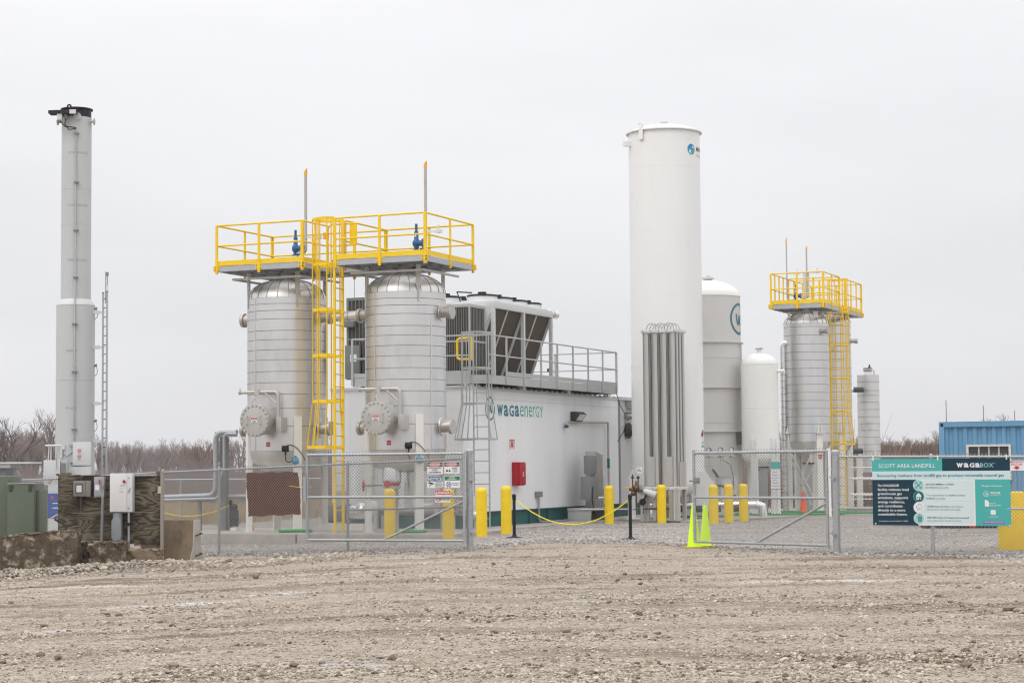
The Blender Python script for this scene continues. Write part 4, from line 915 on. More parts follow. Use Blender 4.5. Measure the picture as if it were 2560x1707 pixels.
t, q = wallthing('wall_lamp', 'dark wedge-shaped wall lamp above the pipe elbow on the white wall', 'lamp', 1435, 1041)
m = MB(); m.prism([(0, -.14), (0, .14), (-.20, .14), (-.30, .06), (-.16, -.14)], -.30, .30, 'x'); m.build('lamp_housing', DGR, t, bevel=.01); m = MB(); m.add([(-.27, -.303, .055), (.27, -.303, .055), (.27, -.163, -.135), (-.27, -.163, -.135)], [(0, 1, 2, 3)]); m.build('lamp_lens', mat('frosted_lens', (.62, .64, .66), .25), t)
t = thing('wall_conduit', 'steel pipe running along and down the white wall under the lamp', 'pipe', O, -TH)
A_ = QX(1416, 1055, BX+.10); B_ = QX(1520, 1055.5, BX+.10); C_ = QX(1522, 1213, BX+.10); MB().tube(elbow([(BX+.1, A_.y, A_.z-.07), A_, B_, (BX+.1, B_.y, C_.z)], .10), .035, 10).build('pipe', SSB, t); zt_ = QX(1521, 1145, BX).z; zb_ = QX(1521, 1170, BX).z; MB().tube([(BX+.1, B_.y, zb_), (BX+.1, B_.y, zt_)], .042, 10).build('green_label', SGR, t); MB().box(BX+.06, BX+.14, A_.y-.07, A_.y+.07, A_.z-.17, A_.z-.09).build('blue_tag', SBL, t)
t, q = wallthing('outlet_box', 'small grey electrical box with a bent conduit low on the white wall', 'junction box', 1342, 1235)
MB().box(-.16, .16, -.12, 0, -.08, .08).build('box', MGR, t, bevel=.01)
q2 = QX(1460, 1302, BX+.3); L = q2.y-q.y; MB().tube(elbow([(0, -.06, -.08), (0, -.06, .10-q.z), (.5, -.2, .08-q.z), (L, -.25, .10-q.z), (L+.25, -.25, .42-q.z)], .14), .028, 8).build('conduit', GAL, t)
# heat exchanger skid at the wall
t = thing('gas_analyser_skid', 'upright stainless manifold with two grey boxes on a grey stand at the white wall', 'equipment', PL(.45, QX(1475, 1290, .45).y, .05), -TH+PI/2)
m = MB(); 
for x in (-.9, .75): m.box(x, x+.12, -.35, .35, 0, .30)
m.box(-.92, .9, -.35, .35, .30, .38); m.build('stand', GFR, t, bevel=.005)
for k in range(4): MB().box(.05+k*.17, .19+k*.17, -.16, .16, .30, 2.05-.03*k).build('fin_column', SSB, t, bevel=.01)
for k in range(4): m = MB(); m.tube([(.12+k*.17, -.10, .6), (.12+k*.17, -.22, .66)], .045, 10); m.ball((.12+k*.17, -.24, .66), .045, 8); m.build('fitting', ALU, t)
MB().box(-.34, .02, -.22, .05, 1.38, 1.92).build('upper_box', MGR, t, bevel=.012); MB().box(-.62, .0, -.28, .05, .62, 1.3).build('lower_box', MGR, t, bevel=.012); MB().box(-.0, .06, -.20, .02, .62, 1.3).build('box_side', DGR, t); m = MB(); m.tube([(-.5, -.3, 1.0), (-.62, -.32, .6), (-.4, -.3, .25)], .015, 6); m.build('hose', BLK, t)
MB().tube([(.75, 0, .62), (1.6, 0, .62)], .02, 8).build('drain_pipe', GAL, t); m = MB(); m.tube(elbow([(.7, 0, .95), (1.1, 0, .95), (1.1, 0, .35)], .05), .03, 8); m.tube([(1.1, 0, .95), (1.1, 0, 1.25)], .02, 8); m.build('valve_manifold', SSB, t); m = MB(); m.disc((1.1, 0, 1.28), (0, 1, 0), .05, .03, 12); m.build('gauge', SWH, t)
# recessed module beyond the corner trim
t = thing('rear_module', 'recessed grey-white module with pipe stubs beside the far end of the white building', 'building', O, -TH)
m = MB(); m.box(BX-2.5, BX-.10, BY+BL+.05, BY+BL+2.6, .45, ZB1-.05); m.build('module_wall', LGR, t); m = MB(); m.box(BX-2.5, BX-.02, BY+BL+.05, BY+BL+2.6, ZB1-.04, ZB1+.06); m.build('module_roof', LGR, t); MB().box(BX-.3, BX-.15, BY+BL, BY+BL+2.6, .05, .44).build('base_beam', TEA, t)
for py, r_, ln in ((1041, .09, 1.5), (1076, .17, .5)):
    q = QX(1566, py, BX-.1); m = MB(); m.tube([(BX-.1, q.y, q.z), (BX+ln*.3, q.y, q.z), (BX+ln*.3+.6, q.y+.6, q.z)], r_, 14); m.disc((BX-.02, q.y, q.z), (1, 0, 0), r_*1.5, .06, 18); m.build('pipe_stub', SSB if r_ < .1 else DGR, t)
q = QX(1570, 1013, BX-.1); MB().box(BX-.09, BX+.25, q.y-.25, q.y+.3, q.z-.1, q.z+.12).build('cable_tray', GAL, t)

# ================================================================== ROOF PLATFORM, COOLERS
PX = .28; qa = QX(1222, 957, PX); qb = QX(1541, 984, PX); ZP = (QX(1224, 936, PX).z+QX(1540, 967, PX).z)/2; PYN = qa.y; PYF = qb.y; ZPB = qa.z
rp = thing('roof_platform', 'grey railed steel platform on top of the white building', 'platform', O, -TH)
for (a, b) in (((PX-.03, PYN), (PX-.03, PYF)), ((PX-4.1, PYN+.03), (PX, PYN+.03)), ((PX-4.1, PYF-.03), (PX, PYF-.03)), ((PX-4.07, PYN), (PX-4.07, PYF))):
    MB().beam((*a, ZP-.115), (*b, ZP-.115), .06, .23).build('edge_beam', GFR, rp)
for k in range(10): y = PYN+.4+k*1.05; MB().beam((PX-4.1, y, ZP-.10), (PX-.03, y, ZP-.10), .08, .14).build('cross_beam', GFR, rp)
m = MB(); m.box(PX-4.1, PX-.06, PYN+.06, PYF-.06, ZP-.03, ZP); m.build('deck', MGR, rp)
for py_ in (1304, 1416, 1517):
    q = QX(py_, 975, -.15); MB().box(-.22, -.06, q.y-.12, q.y+.12, ZB1+.01, ZP-.17).build('foot', WHT, rp)
rail_run(rp, (PX, PYN+1.15), (PX, PYF), ZP, 1.07, GFR, posts=8, drop=.2, ends=(1, 1), r=.022)
rail_run(rp, (PX, PYF), (PX-4.1, PYF), ZP, 1.07, GFR, posts=3, r=.022); rail_run(rp, (PX-4.1, PYF), (PX-4.1, PYN), ZP, 1.07, GFR, posts=8, r=.022); rail_run(rp, (PX-4.1, PYN), (PX-.55, PYN), ZP, 1.07, GFR, posts=4, r=.022)
MB().beam((PX-.55, PYN, ZP+1.07), (PX-.02, PYN, ZP+1.07), .03, .05).build('landing_rail', GFR, rp)
MB().tube([(PX, PYN, ZP+.0), (PX, PYN, ZP+1.07), (PX, PYN+1.15, ZP+1.07)], .022, 8).build('corner_rail', GFR, rp); MB().tube([(PX, PYN, ZP+.54), (PX, PYN+1.15, ZP+.54)], .02, 8).build('corner_rail', GFR, rp)
m = MB(); sgx = PX-.95
sg = thing('ladder_safety_gate', 'yellow safety gate on the grey roof platform above the grey ladder', 'safety gate', PL(PX-.75, PYN+.35, ZP), -TH)
m = MB(); m.tube(elbow([(.10, 0, 1.02), (-.34, 0, 1.02), (-.34, 0, .45), (.10, 0, .45)], .12), .035, 8); m.build('loop', YEL, sg); MB().box(.04, .12, -.02, .02, .42, 1.0).build('gate_plate', YEL, sg)
q = QY(1200, 1316, BY-.02); gx = q.x
caged_ladder('caged_ladder', 'grey caged ladder rising in front of the logo to the roof platform', PL(gx, BY+.12), -TH, .07, ZP+1.07, QY(1200, 1098, BY).z, w=.44, depth=.72, mt=GFR, hoops=4, flare=.16, width=.72, rail=(.05, .012), rr=.009)
t = thing('loose_cable', 'loose black cable hanging from the far corner of the roof platform', 'cable', PL(PX, PYF, ZP-.2), -TH); MB().tube([(0, 0, 0), (.05, .15, -.35), (.1, .45, -.62), (.08, .55, -1.1), (-.2, .6, -1.5)], .012, 6).build('cable', BLK, t); MB().tube([(.1, .45, -.62), (.5, 1.2, -.55), (1.2, 2.2, -.35)], .010, 6).build('cable', BLK, t)
# dry cooler with slanted coils
CXR = -.32; c0 = QX(1231, 751, CXR); c1 = QX(1378, 778, CXR); ZT = (c0.z+c1.z)/2; CY0, CY1 = c0.y, c1.y; WT = 2.25; SH = .72; ZL = ZP+.05; TOPH = .20
dc = thing('dry_cooler', 'large V-shaped dry cooler with brown slanted coils and fans on top', 'cooler', O, -TH)
yl = CY1-CY0
for s in (0, 1):
    def XX(o_): return CXR-o_ if s == 0 else CXR-WT+o_
    for k in range(4):
        a = CY0+.06+(yl-.08)*k/4; b = CY0+.06+(yl-.08)*(k+1)/4; m = MB(); x0_, x1_ = XX(.03), XX(SH+.03)
        v = [(x0_, a+.02, ZT-TOPH), (x0_, b-.02, ZT-TOPH), (x1_, b-.02, ZL), (x1_, a+.02, ZL)]; th = -.09 if s == 0 else .09
        v += [(p[0]+th, p[1], p[2]) for p in v]; m.add(v, [(0, 1, 2, 3), (7, 6, 5, 4), (0, 4, 5, 1), (1, 5, 6, 2), (2, 6, 7, 3), (3, 7, 4, 0)]); m.build('coil_panel', COI, dc, smooth=False)
    for k in range(5):
        a = CY0+.05+(yl-.08)*k/4; w_ = .10 if k % 2 == 0 else .03
        MB().beam((XX(.02), a, ZT-TOPH), (XX(SH+.02), a, ZL), .05, w_ , up=(1, 0, 0)).build('coil_frame', LGR, dc)
    for a in (CY0+.04, (CY0+CY1)/2, CY1-.04): MB().box(XX(.0)-.05, XX(0)+.05, a-.05, a+.05, ZP, ZT-TOPH).build('support_post', LGR, dc)
m = MB(); m.box(CXR-WT, CXR+.05, CY0, CY1, ZT-TOPH, ZT); m.build('top_frame', LGR, dc, bevel=.01)
for yy in (CY0, CY1-.02):
    m = MB(); m.prism([(CXR, ZT-TOPH), (CXR-SH-.1, ZL), (CXR-WT+SH+.1, ZL), (CXR-WT, ZT-TOPH)], yy, yy+.02, 'y'); m.build('end_plate', LGR, dc)
fx = MB(); fx.lathe([(.47, 0), (.44, .04), (.42, .17), (.40, .17), (.40, .02)], 28); FS = fx.mesh('fan_shroud', LGR)
gm = MB()
for rr_ in (.10, .20, .30, .40): gm.tube(arc((0, 0, .24-rr_*.08), rr_, 0, 2*PI, 22, (1, 0, 0), (0, 1, 0)), .010, 5, False)
for k in range(6): a = k*PI/3; gm.beam((0, 0, .26), (.44*math.cos(a), .44*math.sin(a), .17), .045, .025)
gm.tube([(0, 0, .10), (0, 0, .30)], .12, 12); gm.lathe([(.43, .16), (.445, .18), (.43, .205), (.41, .18), (.43, .16)], 28); FG = gm.mesh('fan_guard', BLK)
ym = (CY1-CY0)/4
for i in range(4):
    for x in (CXR-.55, CXR-WT+.58):
        for me_ in (FS, FG): o = obj(me_.name.split('.')[0], me_, dc); o.location = (x, CY0+ym*(i+.5), ZT)
q = QX(1400, 789, CXR-.2); m = MB(); m.tube([(CXR-.2, CY1, q.z), (CXR-.2, CY1+.85, q.z)], .12, 18); m.build('header_pipe', ALU, dc); m = MB(); m.tube([(CXR-.2, CY1+.5, q.z), (CXR-.2, CY1+.54, q.z)], .13, 18); m.build('header_band', SSB, dc)
for py in (817, 927): q = QX(1387, py, CXR-.1); m = MB(); m.box(CXR-.15, CXR-.05, CY1, CY1+.14, q.z-.05, q.z+.05); m.tube([(CXR-.1, CY1+.1, q.z), (CXR-.1, CY1+.3, q.z)], .045, 10); m.build('sensor_box', MGR, dc)
m = MB(); m.tube([(CXR-1.0, CY0+.05, ZT+.02), (CXR-1.15, CY0+.15, ZT+.3), (CXR-.9, CY0+.6, ZT+.3)], .02, 8); m.build('cable_loop', BLK, dc); MB().box(CXR-1.75, CXR-1.3, CY0-.18, CY0, ZT-1.3, ZT-1.15).build('shelf_bracket', LGR, dc)
# condensers in front of it
def condenser(label, x0, x1, y0, y1, zt, mt, nbar):
    t = thing('condensing_unit', label, 'air conditioner', O, -TH, 'condensing units on the roof platform')
    MB().box(x0+.02, x1-.02, y0+.02, y1-.02, ZP+.02, zt-.03).build('coil_block', LOU, t)
    for x in (x0, x1-.05):
        for y in (y0, y1-.05): MB().box(x, x+.05, y, y+.05, ZP, zt).build('corner_post', mt, t)
    for z in (ZP, (ZP+zt)/2-.03, zt-.05):
        m = MB(); m.box(x0+.05, x1-.05, y0, y0+.03, z, z+.05); m.box(x1-.03, x1, y0+.05, y1-.05, z, z+.05); m.build('frame_band', mt, t)
    MB().box(x0, x1, y0, y1, zt, zt+.03).build('lid', mt, t)
    b = MB().box(-.007, .007, -.012, .012, ZP+.05, zt-.05).mesh('louvre_bar', LBR)
    for k in range(nbar): o = obj('louvre_bar', b, t); o.location = (x0+(x1-x0)*(k+.5)/nbar, y0+.008, 0)
    for k in range(int(nbar*.8)): o = obj('louvre_bar', b, t); o.location = (x1-.008, y0+(y1-y0)*(k+.5)/(nbar*.8), 0)
    return t
q = QY(1174, 762, 5.0); zc = q.z; xr = q.x
condenser('dark finned condensing unit beside the white cooler on the roof platform', xr-1.0, xr, 5.0, 6.1, zc, GFR, 14)
q = QY(866, 748, 5.0); t = condenser('green-grey condensing unit with a white label, seen between the big vessels', q.x, q.x+1.15, 5.0, 6.2, q.z, ACG, 10)
MB().box(q.x+.0, q.x+.46, 4.90, 4.998, ZP+.02, ZP+.95).build('service_panel', ACG, t, bevel=.01); MB().box(q.x+.0, q.x+.3, 4.85, 4.998, QY(890, 818, 5).z, QY(890, 790, 5).z).build('switch_box', ACG, t, bevel=.01)
q2 = QY(880, 895, 4.89); MB().box(q2.x-.06, q2.x+.14, 4.892, 4.898, q2.z-.1, q2.z+.1).build('label_sheet', SWH, t)
condenser('dark condensing unit mostly hidden behind the vessel at the gate', q.x+1.3, xr-1.15, 5.1, 6.1, zc-.1, GFR, 12)
t = thing('antenna_rod', 'thin upright rod between the platform and the green-grey unit', 'rod', PL(QY(886, 745, 5.4).x, 5.4, ZP), -TH); MB().tube([(0, 0, 0), (0, 0, QY(886, 660, 5.4).z-ZP)], .009, 6).build('rod', MGR, t)
# ================================================================== TALL WHITE TANK AND ITS FIN BANK
Yw = 59.3
def vbase(px, Y, z=.07): p = W(px, 1200, Y); p.z = z; return p
wc = vbase(1671.5, Yw); Rw = 1.085; zt = W(1667, 322, Yw-.95).z-.07
tw = thing('tall_white_tank', 'very tall plain white cylindrical tank, the tallest vessel on the site', 'tank', wc, -TH)
zs = [1.0]+[W(1667, y, Yw-.95).z-.07 for y in (1085, 912, 740, 576, 412)]+[zt]
for i in range(len(zs)-1):
    MB().lathe([(Rw-.02, zs[i]+.002), (Rw, zs[i]+.004), (Rw, zs[i+1]-.004), (Rw-.006, zs[i+1]-.001)], 72).build('shell_course', TWH, tw)
    if i: MB().lathe([(Rw-.001, zs[i]-.012), (Rw+.003, zs[i]-.006), (Rw+.003, zs[i]+.006), (Rw-.001, zs[i]+.012)], 72).build('weld_bead', TWH, tw)
MB().lathe([(Rw, zt), (Rw-.04, zt+.03), (Rw*.9, zt+.10), (Rw*.6, zt+.2), (.01, zt+.25)], 72).build('top_head', TWH, tw)
MB().lathe([(Rw, zt-.02), (Rw+.07, zt-.02), (Rw+.075, zt+.0), (Rw+.07, zt+.02), (Rw, zt+.02)], 72).build('top_ring', TWH, tw)
MB().lathe([(Rw, 1.0), (Rw-.02, .92), (Rw*.8, .72), (.3, .6), (.01, .6)], 48).build('bottom_head', TWH, tw)
m = MB(); m.tube([(0, 0, zt+.2), (0, 0, zt+.34)], .10, 14); m.disc((0, 0, zt+.35), (0, 0, 1), .12, .04, 16); m.build('top_nozzle', LGR, tw)
def lifteye(t, R, ang, z):
    m = MB(); m.box(-.01, .03, -.07, .07, z-.28, z+.10); m.tube(arc((.01, 0, z+.16), .065, 0, 2*PI, 14, (0, 1, 0), (0, 0, 1)), .025, 6)
    l = m.build('lifting_lug', TWH, t); l.location = (math.cos(ang)*R, math.sin(ang)*R, 0); l.rotation_euler.z = ang
lifteye(tw, Rw+.04, rad(-66.5-42), zt-.02); lifteye(tw, Rw+.04, rad(100), zt-.02)
zz = W(1560, 363, Yw).z-.07; a = rad(-66.5-75); m = MB(); m.box(0, .22, -.06, .06, zz-.09, zz+.06); l = m.build('side_bracket', TWH, tw); l.location = (math.cos(a)*Rw, math.sin(a)*Rw, 0); l.rotation_euler.z = a
for k in range(4):                               # legs: tall plates with a slanted head
    a = rad(-66.5+ (-86, 4, 86, 176)[k]); m = MB(); m.prism([(Rw-.06, 0), (Rw+.14, 0), (Rw+.14, 1.22), (Rw-.0, 1.48), (Rw-.06, 1.48)], -.16, -.13, 'y'); m.prism([(Rw-.06, 0), (Rw+.14, 0), (Rw+.14, 1.22), (Rw-.0, 1.48), (Rw-.06, 1.48)], .13, .16, 'y'); m.box(Rw+.10, Rw+.13, -.13, .13, 0, 1.2); m.box(Rw-.2, Rw+.22, -.24, .24, 0, .03)
    l = m.build('leg', TWH, tw); l.rotation_euler.z = a
def wrapper(R, ang): return lambda p: Vector((math.cos(ang+p.x/R)*(R-p.y), math.sin(ang+p.x/R)*(R-p.y), p.z))
al = rad(-66.5)
def alpha(px, pc, rpx): return math.asin(max(-.999, min(.999, (px-pc)/rpx)))
cx_w = 1660; rp_ = 88.5
ag = al+alpha(1720.5, 1659, 88.5); zg = W(1720, 374, Yw-.75).z-.07; wr = wrapper(Rw+.001, ag)
gb = mat('globe_blue_print', (.01, .18, .50), .4, var=.35, scale=4, tint=(.02, .40, .62), tmin=.4, tmax=.6, rvar=0); gg = mat('globe_green_print', (.03, .38, .38), .4, var=.2, rvar=0)
def lens(cx, cz, r, a0, a1, n=14): return [(cx+r*math.cos(a0+(a1-a0)*i/n), 0, cz+r*math.sin(a0+(a1-a0)*i/n)) for i in range(n+1)]
flat([disc2d(0, zg, .165)], gb, tw, -.003, 'globe_emblem', wr); s = lens(0, zg, .160, rad(-100), rad(10))+[(.0, 0, zg+.0)]; flat([(s, [tuple(range(len(s)))])], gg, tw, -.005, 'globe_emblem', wr)
flat([([(.01, 0, zg+.05), (.07, 0, zg+.13), (.11, 0, zg+.03), (.07, 0, zg+.05)], [(0, 1, 2), (0, 2, 3)])], SWH, tw, -.007, 'globe_glint', wr)
letters('MATHESON', .27, 1.45, zg-.03, zg+.11, MATS['sign_black_print'], tw, -.003, .01, wr); letters('The Gas Professionals', .27, 1.45, zg-.19, zg-.11, MGR, tw, -.003, 0, wr)
ah = al+alpha(1755, 1672, 88.5); zh = W(1755, 1085, 57.6).z-.07; wh = wrapper(Rw+.002, ah)
for (dx, dz, mt_) in ((0, .09, SRE), (-.09, 0, SBL), (.09, 0, YEL), (0, -.09, SWH)): flat([([(dx-.088, 0, zh+dz), (dx, 0, zh+dz-.088), (dx+.088, 0, zh+dz), (dx, 0, zh+dz+.088)], [(0, 1, 2, 3)])], mt_, tw, -.004, 'hazard_diamond', wh)
zq = W(1755, 1111, 57.6).z-.07; letters('LIQUID', -.13, .10, zq+.03, zq+.10, SGR, tw, -.004, .01, wh); letters('NITROGEN', -.16, .12, zq-.07, zq+.0, SGR, tw, -.004, .01, wh)
# fin bank (ambient vaporiser)
q0 = vbase(1663, 56.9); vz = thing('vaporiser_bank', 'tall bank of upright aluminium fin tubes standing before the tall white tank', 'vaporiser', q0, -TH)
FIN = mat('finned_aluminium', (.52, .51, .49), .48, metal=.55, var=.08, scale=5, streak=.08, tint=(.40, .385, .36), tmin=.5, tmax=.8)
vzt = W(1663, 832, 56.7).z-.07; vzb = W(1663, 1219, 56.7).z-.07; VW, VD = 1.08, .80; nx_, ny_ = 4, 3
pxs = [(-VW/2+VW/nx_*(i+.5)) for i in range(nx_)]; pys = [(-VD/2+VD/ny_*(j+.5)) for j in range(ny_)]
m = MB(); rf = .118
for k in range(8):
    a = k*PI/4; c, s = math.cos(a), math.sin(a); L = rf*(1 if k % 2 == 0 else 1.22); w_ = .004
    m.add([(c*.02-s*w_, s*.02+c*w_, 0), (c*.02+s*w_, s*.02-c*w_, 0), (c*L+s*w_, s*L-c*w_, 0), (c*L-s*w_, s*L+c*w_, 0)]+[(c*.02-s*w_, s*.02+c*w_, 1), (c*.02+s*w_, s*.02-c*w_, 1), (c*L+s*w_, s*L-c*w_, 1), (c*L-s*w_, s*L+c*w_, 1)], [(0, 3, 2, 1), (4, 5, 6, 7), (0, 1, 5, 4), (1, 2, 6, 5), (2, 3, 7, 6), (3, 0, 4, 7)])
    if k % 2 == 0:
        vv = []
        for q_ in range(5):
            aa = a+rad(-34+17*q_); vv += [(math.cos(aa)*.120, math.sin(aa)*.120, 0), (math.cos(aa)*.120, math.sin(aa)*.120, 1), (math.cos(aa)*.126, math.sin(aa)*.126, 1), (math.cos(aa)*.126, math.sin(aa)*.126, 0)]
        ff = []
        for q_ in range(4): b_ = q_*4; ff += [(b_, b_+1, b_+5, b_+4), (b_+3, b_+7, b_+6, b_+2), (b_+1, b_+2, b_+6, b_+5), (b_, b_+4, b_+7, b_+3)]
        m.add(vv, ff); continue
        c2, s2 = -s, c; e = .078
        m.add([(c*L-c2*e, s*L-s2*e, 0), (c*L+c2*e, s*L+s2*e, 0), (c*(L+.006)+c2*e, s*(L+.006)+s2*e, 0), (c*(L+.006)-c2*e, s*(L+.006)-s2*e, 0)]+[(c*L-c2*e, s*L-s2*e, 1), (c*L+c2*e, s*L+s2*e, 1), (c*(L+.006)+c2*e, s*(L+.006)+s2*e, 1), (c*(L+.006)-c2*e, s*(L+.006)-s2*e, 1)], [(0, 3, 2, 1), (4, 5, 6, 7), (0, 1, 5, 4), (1, 2, 6, 5), (2, 3, 7, 6), (3, 0, 4, 7)])
m.tube([(0, 0, 0), (0, 0, 1)], .022, 8); fm = m.mesh('fin_tube', FIN, smooth=False)
for x in pxs:
    for y in pys: o = obj('fin_tube', fm, vz); o.location = (x, y, vzb+.04); o.scale = (1, 1, vzt-vzb-.04)
for z, h_ in ((vzt, .09), (vzb-.05, .09)):
    m = MB()
    for (a, b) in (((-VW/2, -VD/2), (VW/2, -VD/2)), ((VW/2, -VD/2), (VW/2, VD/2)), ((VW/2, VD/2), (-VW/2, VD/2)), ((-VW/2, VD/2), (-VW/2, -VD/2))): m.beam((*a, z+h_/2), (*b, z+h_/2), .04, h_)
    m.build('frame', LGR, vz, bevel=.004); bl = MB().tube([(0, 0, 0), (0, -.02, 0)], .016, 6).mesh('bolt', SEAM)
    for k in range(5): o = obj('bolt', bl, vz); o.location = (-VW/2+.06+k*(VW-.12)/4, -VD/2-.02, z+h_/2)
for i, x in enumerate(pxs[:-1]):
    for y in pys: MB().tube(arc((x+VW/8, y, vzt+.08), VW/7.2, 0, PI, 12, (1, 0, 0), (0, .35*(i % 2)-.15, 1.35)), .014, 6).build('return_bend', GFR, vz)
m = MB(); m.box(-.35, .02, -VD/2-.03, -VD/2-.01, vzb+.04, vzb+.75) if 0 else None
for x, w_ in ((-VW/2+.10, .14), (-VW/2+.34, .08), (.02, .20), (.30, .10), (VW/2-.06, .1)):
    MB().box(x-w_/2, x+w_/2, -VD/2, -VD/2+.10, 0, vzb-.055).build('leg', FIN, vz)
for x in (-VW/2+.08, VW/2-.08): MB().box(x-.05, x+.05, VD/2-.1, VD/2, 0, vzb-.055).build('leg', FIN, vz)
for (x, zt_) in ((-.27, 1.2), (.27, 1.2)): MB().box(x-.10, x+.10, -VD/2-.008, -VD/2+.0, vzb+.05, vzb+zt_*.75).build('lower_cover', FIN, vz)
MB().box(VW/2+.0, VW/2+.008, -.3, .3, vzb+.05, vzb+.75).build('lower_cover', FIN, vz)
# valve tree beside the tank
t = thing('valve_tree', 'brass valve tree with orange handle on a perforated strut, left of the fin bank', 'valve', vbase(1590, 56.6), 0)
m = MB(); m.tube([(0, 0, .30), (0, 0, 1.15)], .025, 8); m.tube([(-.02, 0, .36), (1.0, 0, .36)], .025, 8); m.tube([(-.2, 0, .92), (.3, 0, .86)], .05, 10); m.ball((.0, 0, .95), .10, 8); m.ball((-.08, 0, .80), .08, 8); m.tube([(-.1, 0, .95), (-.1, 0, 1.35)], .02, 8); m.tube([(.06, 0, .95), (.06, 0, 1.3)], .02, 8); m.build('valve_cluster', BRS, t)
m = MB(); m.disc((-.1, 0, 1.25), (0, 0, 1), .05, .04, 8); m.disc((.06, 0, 1.25), (0, 0, 1), .05, .04, 8); m.disc((.18, -.05, .55), (0, 1, 0), .10, .03, 14); m.tube([(.18, 0, .55), (.3, 0, .75)], .03, 8); m.build('valve_knobs', BLK, t); MB().beam((-.34, 0, .98), (-.12, 0, .97), .03, .03).build('handle', ORY, t)
m = MB(); m.box(.12, .18, -.03, .03, 0, .5); m.build('strut', GAL, t); m = MB(); m.tube([(.2, 0, .88), (.55, 0, .74)], .06, 14, r1=.13); m.build('cone_pipe', LGR, t)
pl = plate(.02, .18, 1.38, 1.55, SWH, t, y=-.02, name='tag_sheet'); 
for k in range(3): plate(.035, .165-.02*k, 1.42+.04*k, 1.435+.04*k, SBK, pl, y=-.025, t=.001, name='print_line')
MB().tube([(-1.6, .2, .34), (.9, .2, .34)], .025, 8).build('ground_pipe', GAL, t)

# ================================================================== GREY VESSEL WITH THE RING LOGO
gcx, Yg = 1769, 63.5; gc = vbase(gcx+8, Yg); Rg = 79.5*Yg/F
tg = thing('grey_logo_tank', 'tall grey vessel with a blue ring logo half behind the tall white tank', 'tank', gc, -TH)
zy = lambda y, Y=Yg-.45: W(1769, y, Y).z-.07
Zs = [0, zy(1079), zy(1056), zy(970), zy(895), zy(857), zy(741)]
for i in range(len(Zs)-1): MB().lathe([(Rg-.02, Zs[i]+.003), (Rg-(.012 if i == 0 else 0), Zs[i]+.004), (Rg-(.012 if i == 0 else 0), Zs[i+1]-.003), (Rg-.02, Zs[i+1]-.003)], 64).build('shell_course', GRT, tg)
for k, y in enumerate((1079, 970, 857)): z = zy(y); MB().lathe([(Rg-.01, z-.02), (Rg+(.09 if k != 9 else .02), z-.015), (Rg+.09, z+.015), (Rg-.01, z+.02)], 64).build('stiffener_ring', GRT, tg)
for y in (895, 1056, 741): z = zy(y); MB().lathe([(Rg-.01, z-.015), (Rg+.012, z-.01), (Rg+.012, z+.01), (Rg-.01, z+.015)], 64).build('weld_band', GRT, tg)
MB().lathe([(Rg*math.cos(rad(a)), zy(741)+.55*math.sin(rad(a))) for a in range(0, 90, 9)]+[(.01, zy(741)+.55)], 64).build('top_head', CRM, tg)
m = MB(); m.tube([(0, 0, zy(702)), (0, 0, zy(690))], .13, 16); m.disc((0, 0, zy(693)), (0, 0, 1), .20, .05, 20); m.tube([(0, 0, zy(693)), (0, 0, zy(686))], .06, 10); m.build('top_nozzle', GRT, tg)
al2 = rad(-66.5); aw = al2+rad(65); wl = wrapper(Rg+.002, aw); rl = (zy(758)-zy(838))/2/1.0
for v, f in w_logo(rl*.92): flat([(v, f)], LTD, tg, -.004, 'ring_emblem', wl, (0, zy(798)))
a = al2+rad(57); m = MB(); m.box(0, .02, -.17, .17, zy(1111), zy(1081)); l = m.build('access_cover', MGR, tg); l.location = (math.cos(a)*Rg, math.sin(a)*Rg, 0); l.rotation_euler.z = a
m = MB(); zc_ = zy(1095); a = al2+rad(70); m.tube([(math.cos(a)*(Rg+.04), math.sin(a)*(Rg+.04), 1.4), (math.cos(a)*(Rg+.04), math.sin(a)*(Rg+.04), zy(860))], .012, 6); m.build('cable_run', MGR, tg)
m = MB(); m.add([(-.25, 0, zy(1083)), (.25, 0, zy(1083)), (.3, 0, zy(1110)), (.05, 0, zy(1122)), (-.15, 0, zy(1108))], [(0, 1, 2, 3, 4)]); 
# instruments in front of the grey skirt
t = thing('instrument_rack', 'rack of pressure gauges and fine tubing before the grey skirt', 'instrument rack', vbase(1795, 60.5), -TH)
for k, px in enumerate((1779, 1807, 1834)):
    x = (px-1800)*61/F/.95; z = W(1800, 1124, 60.5).z-.07
    m = MB(); m.tube([(x, 0, z-.5), (x, 0, z-.05)], .014, 6); m.tube([(x-.1, 0, z-.22), (x+.12, 0, z-.22)], .03, 8); m.ball((x, 0, z-.18), .05, 8); m.build('valve', SSB, t); g = MB().disc((x, 0, z), (0, 1, 0), .075, .05, 20).build('gauge', DGR, t); MB().disc((x, -.03, z), (0, 1, 0), .055, .01, 18).build('gauge_face', SWH, g)
for k in range(5): z = 1.25+k*.08; MB().tube([(-.55, .05, z), (.45, .05, z-.02)], .008, 5).build('tubing', SSB, t)
MB().tube([(.15, 0, 1.75), (.4, 0, 1.6), (.5, 0, 1.2), (.48, 0, .8)], .01, 6).build('cable', BLK, t); MB().box(-.10, .55, .08, .14, .35, 1.25).build('back_box', LGR, t); MB().box(.13, .42, .0, .06, .7, 1.15).build('white_box', SWH, t); MB().beam((-.15, -.05, 1.45), (.02, -.05, 1.22), .08, .05).build('black_bar', BLK, t); MB().box(-.3, .1, -.02, .0, .92, .98).build('blue_tag', SBL, t)
m = MB(); m.tube([(.2, -.1, .3), (.2, -.1, .95)], .03, 8); m.tube([(.0, -.1, .95), (.42, -.1, .95)], .02, 8); m.tube([(.1, -.1, .5), (.6, -.1, .65)], .04, 8); m.ball((.3, -.1, .62), .09, 8); m.build('valve_block', DGR, t)
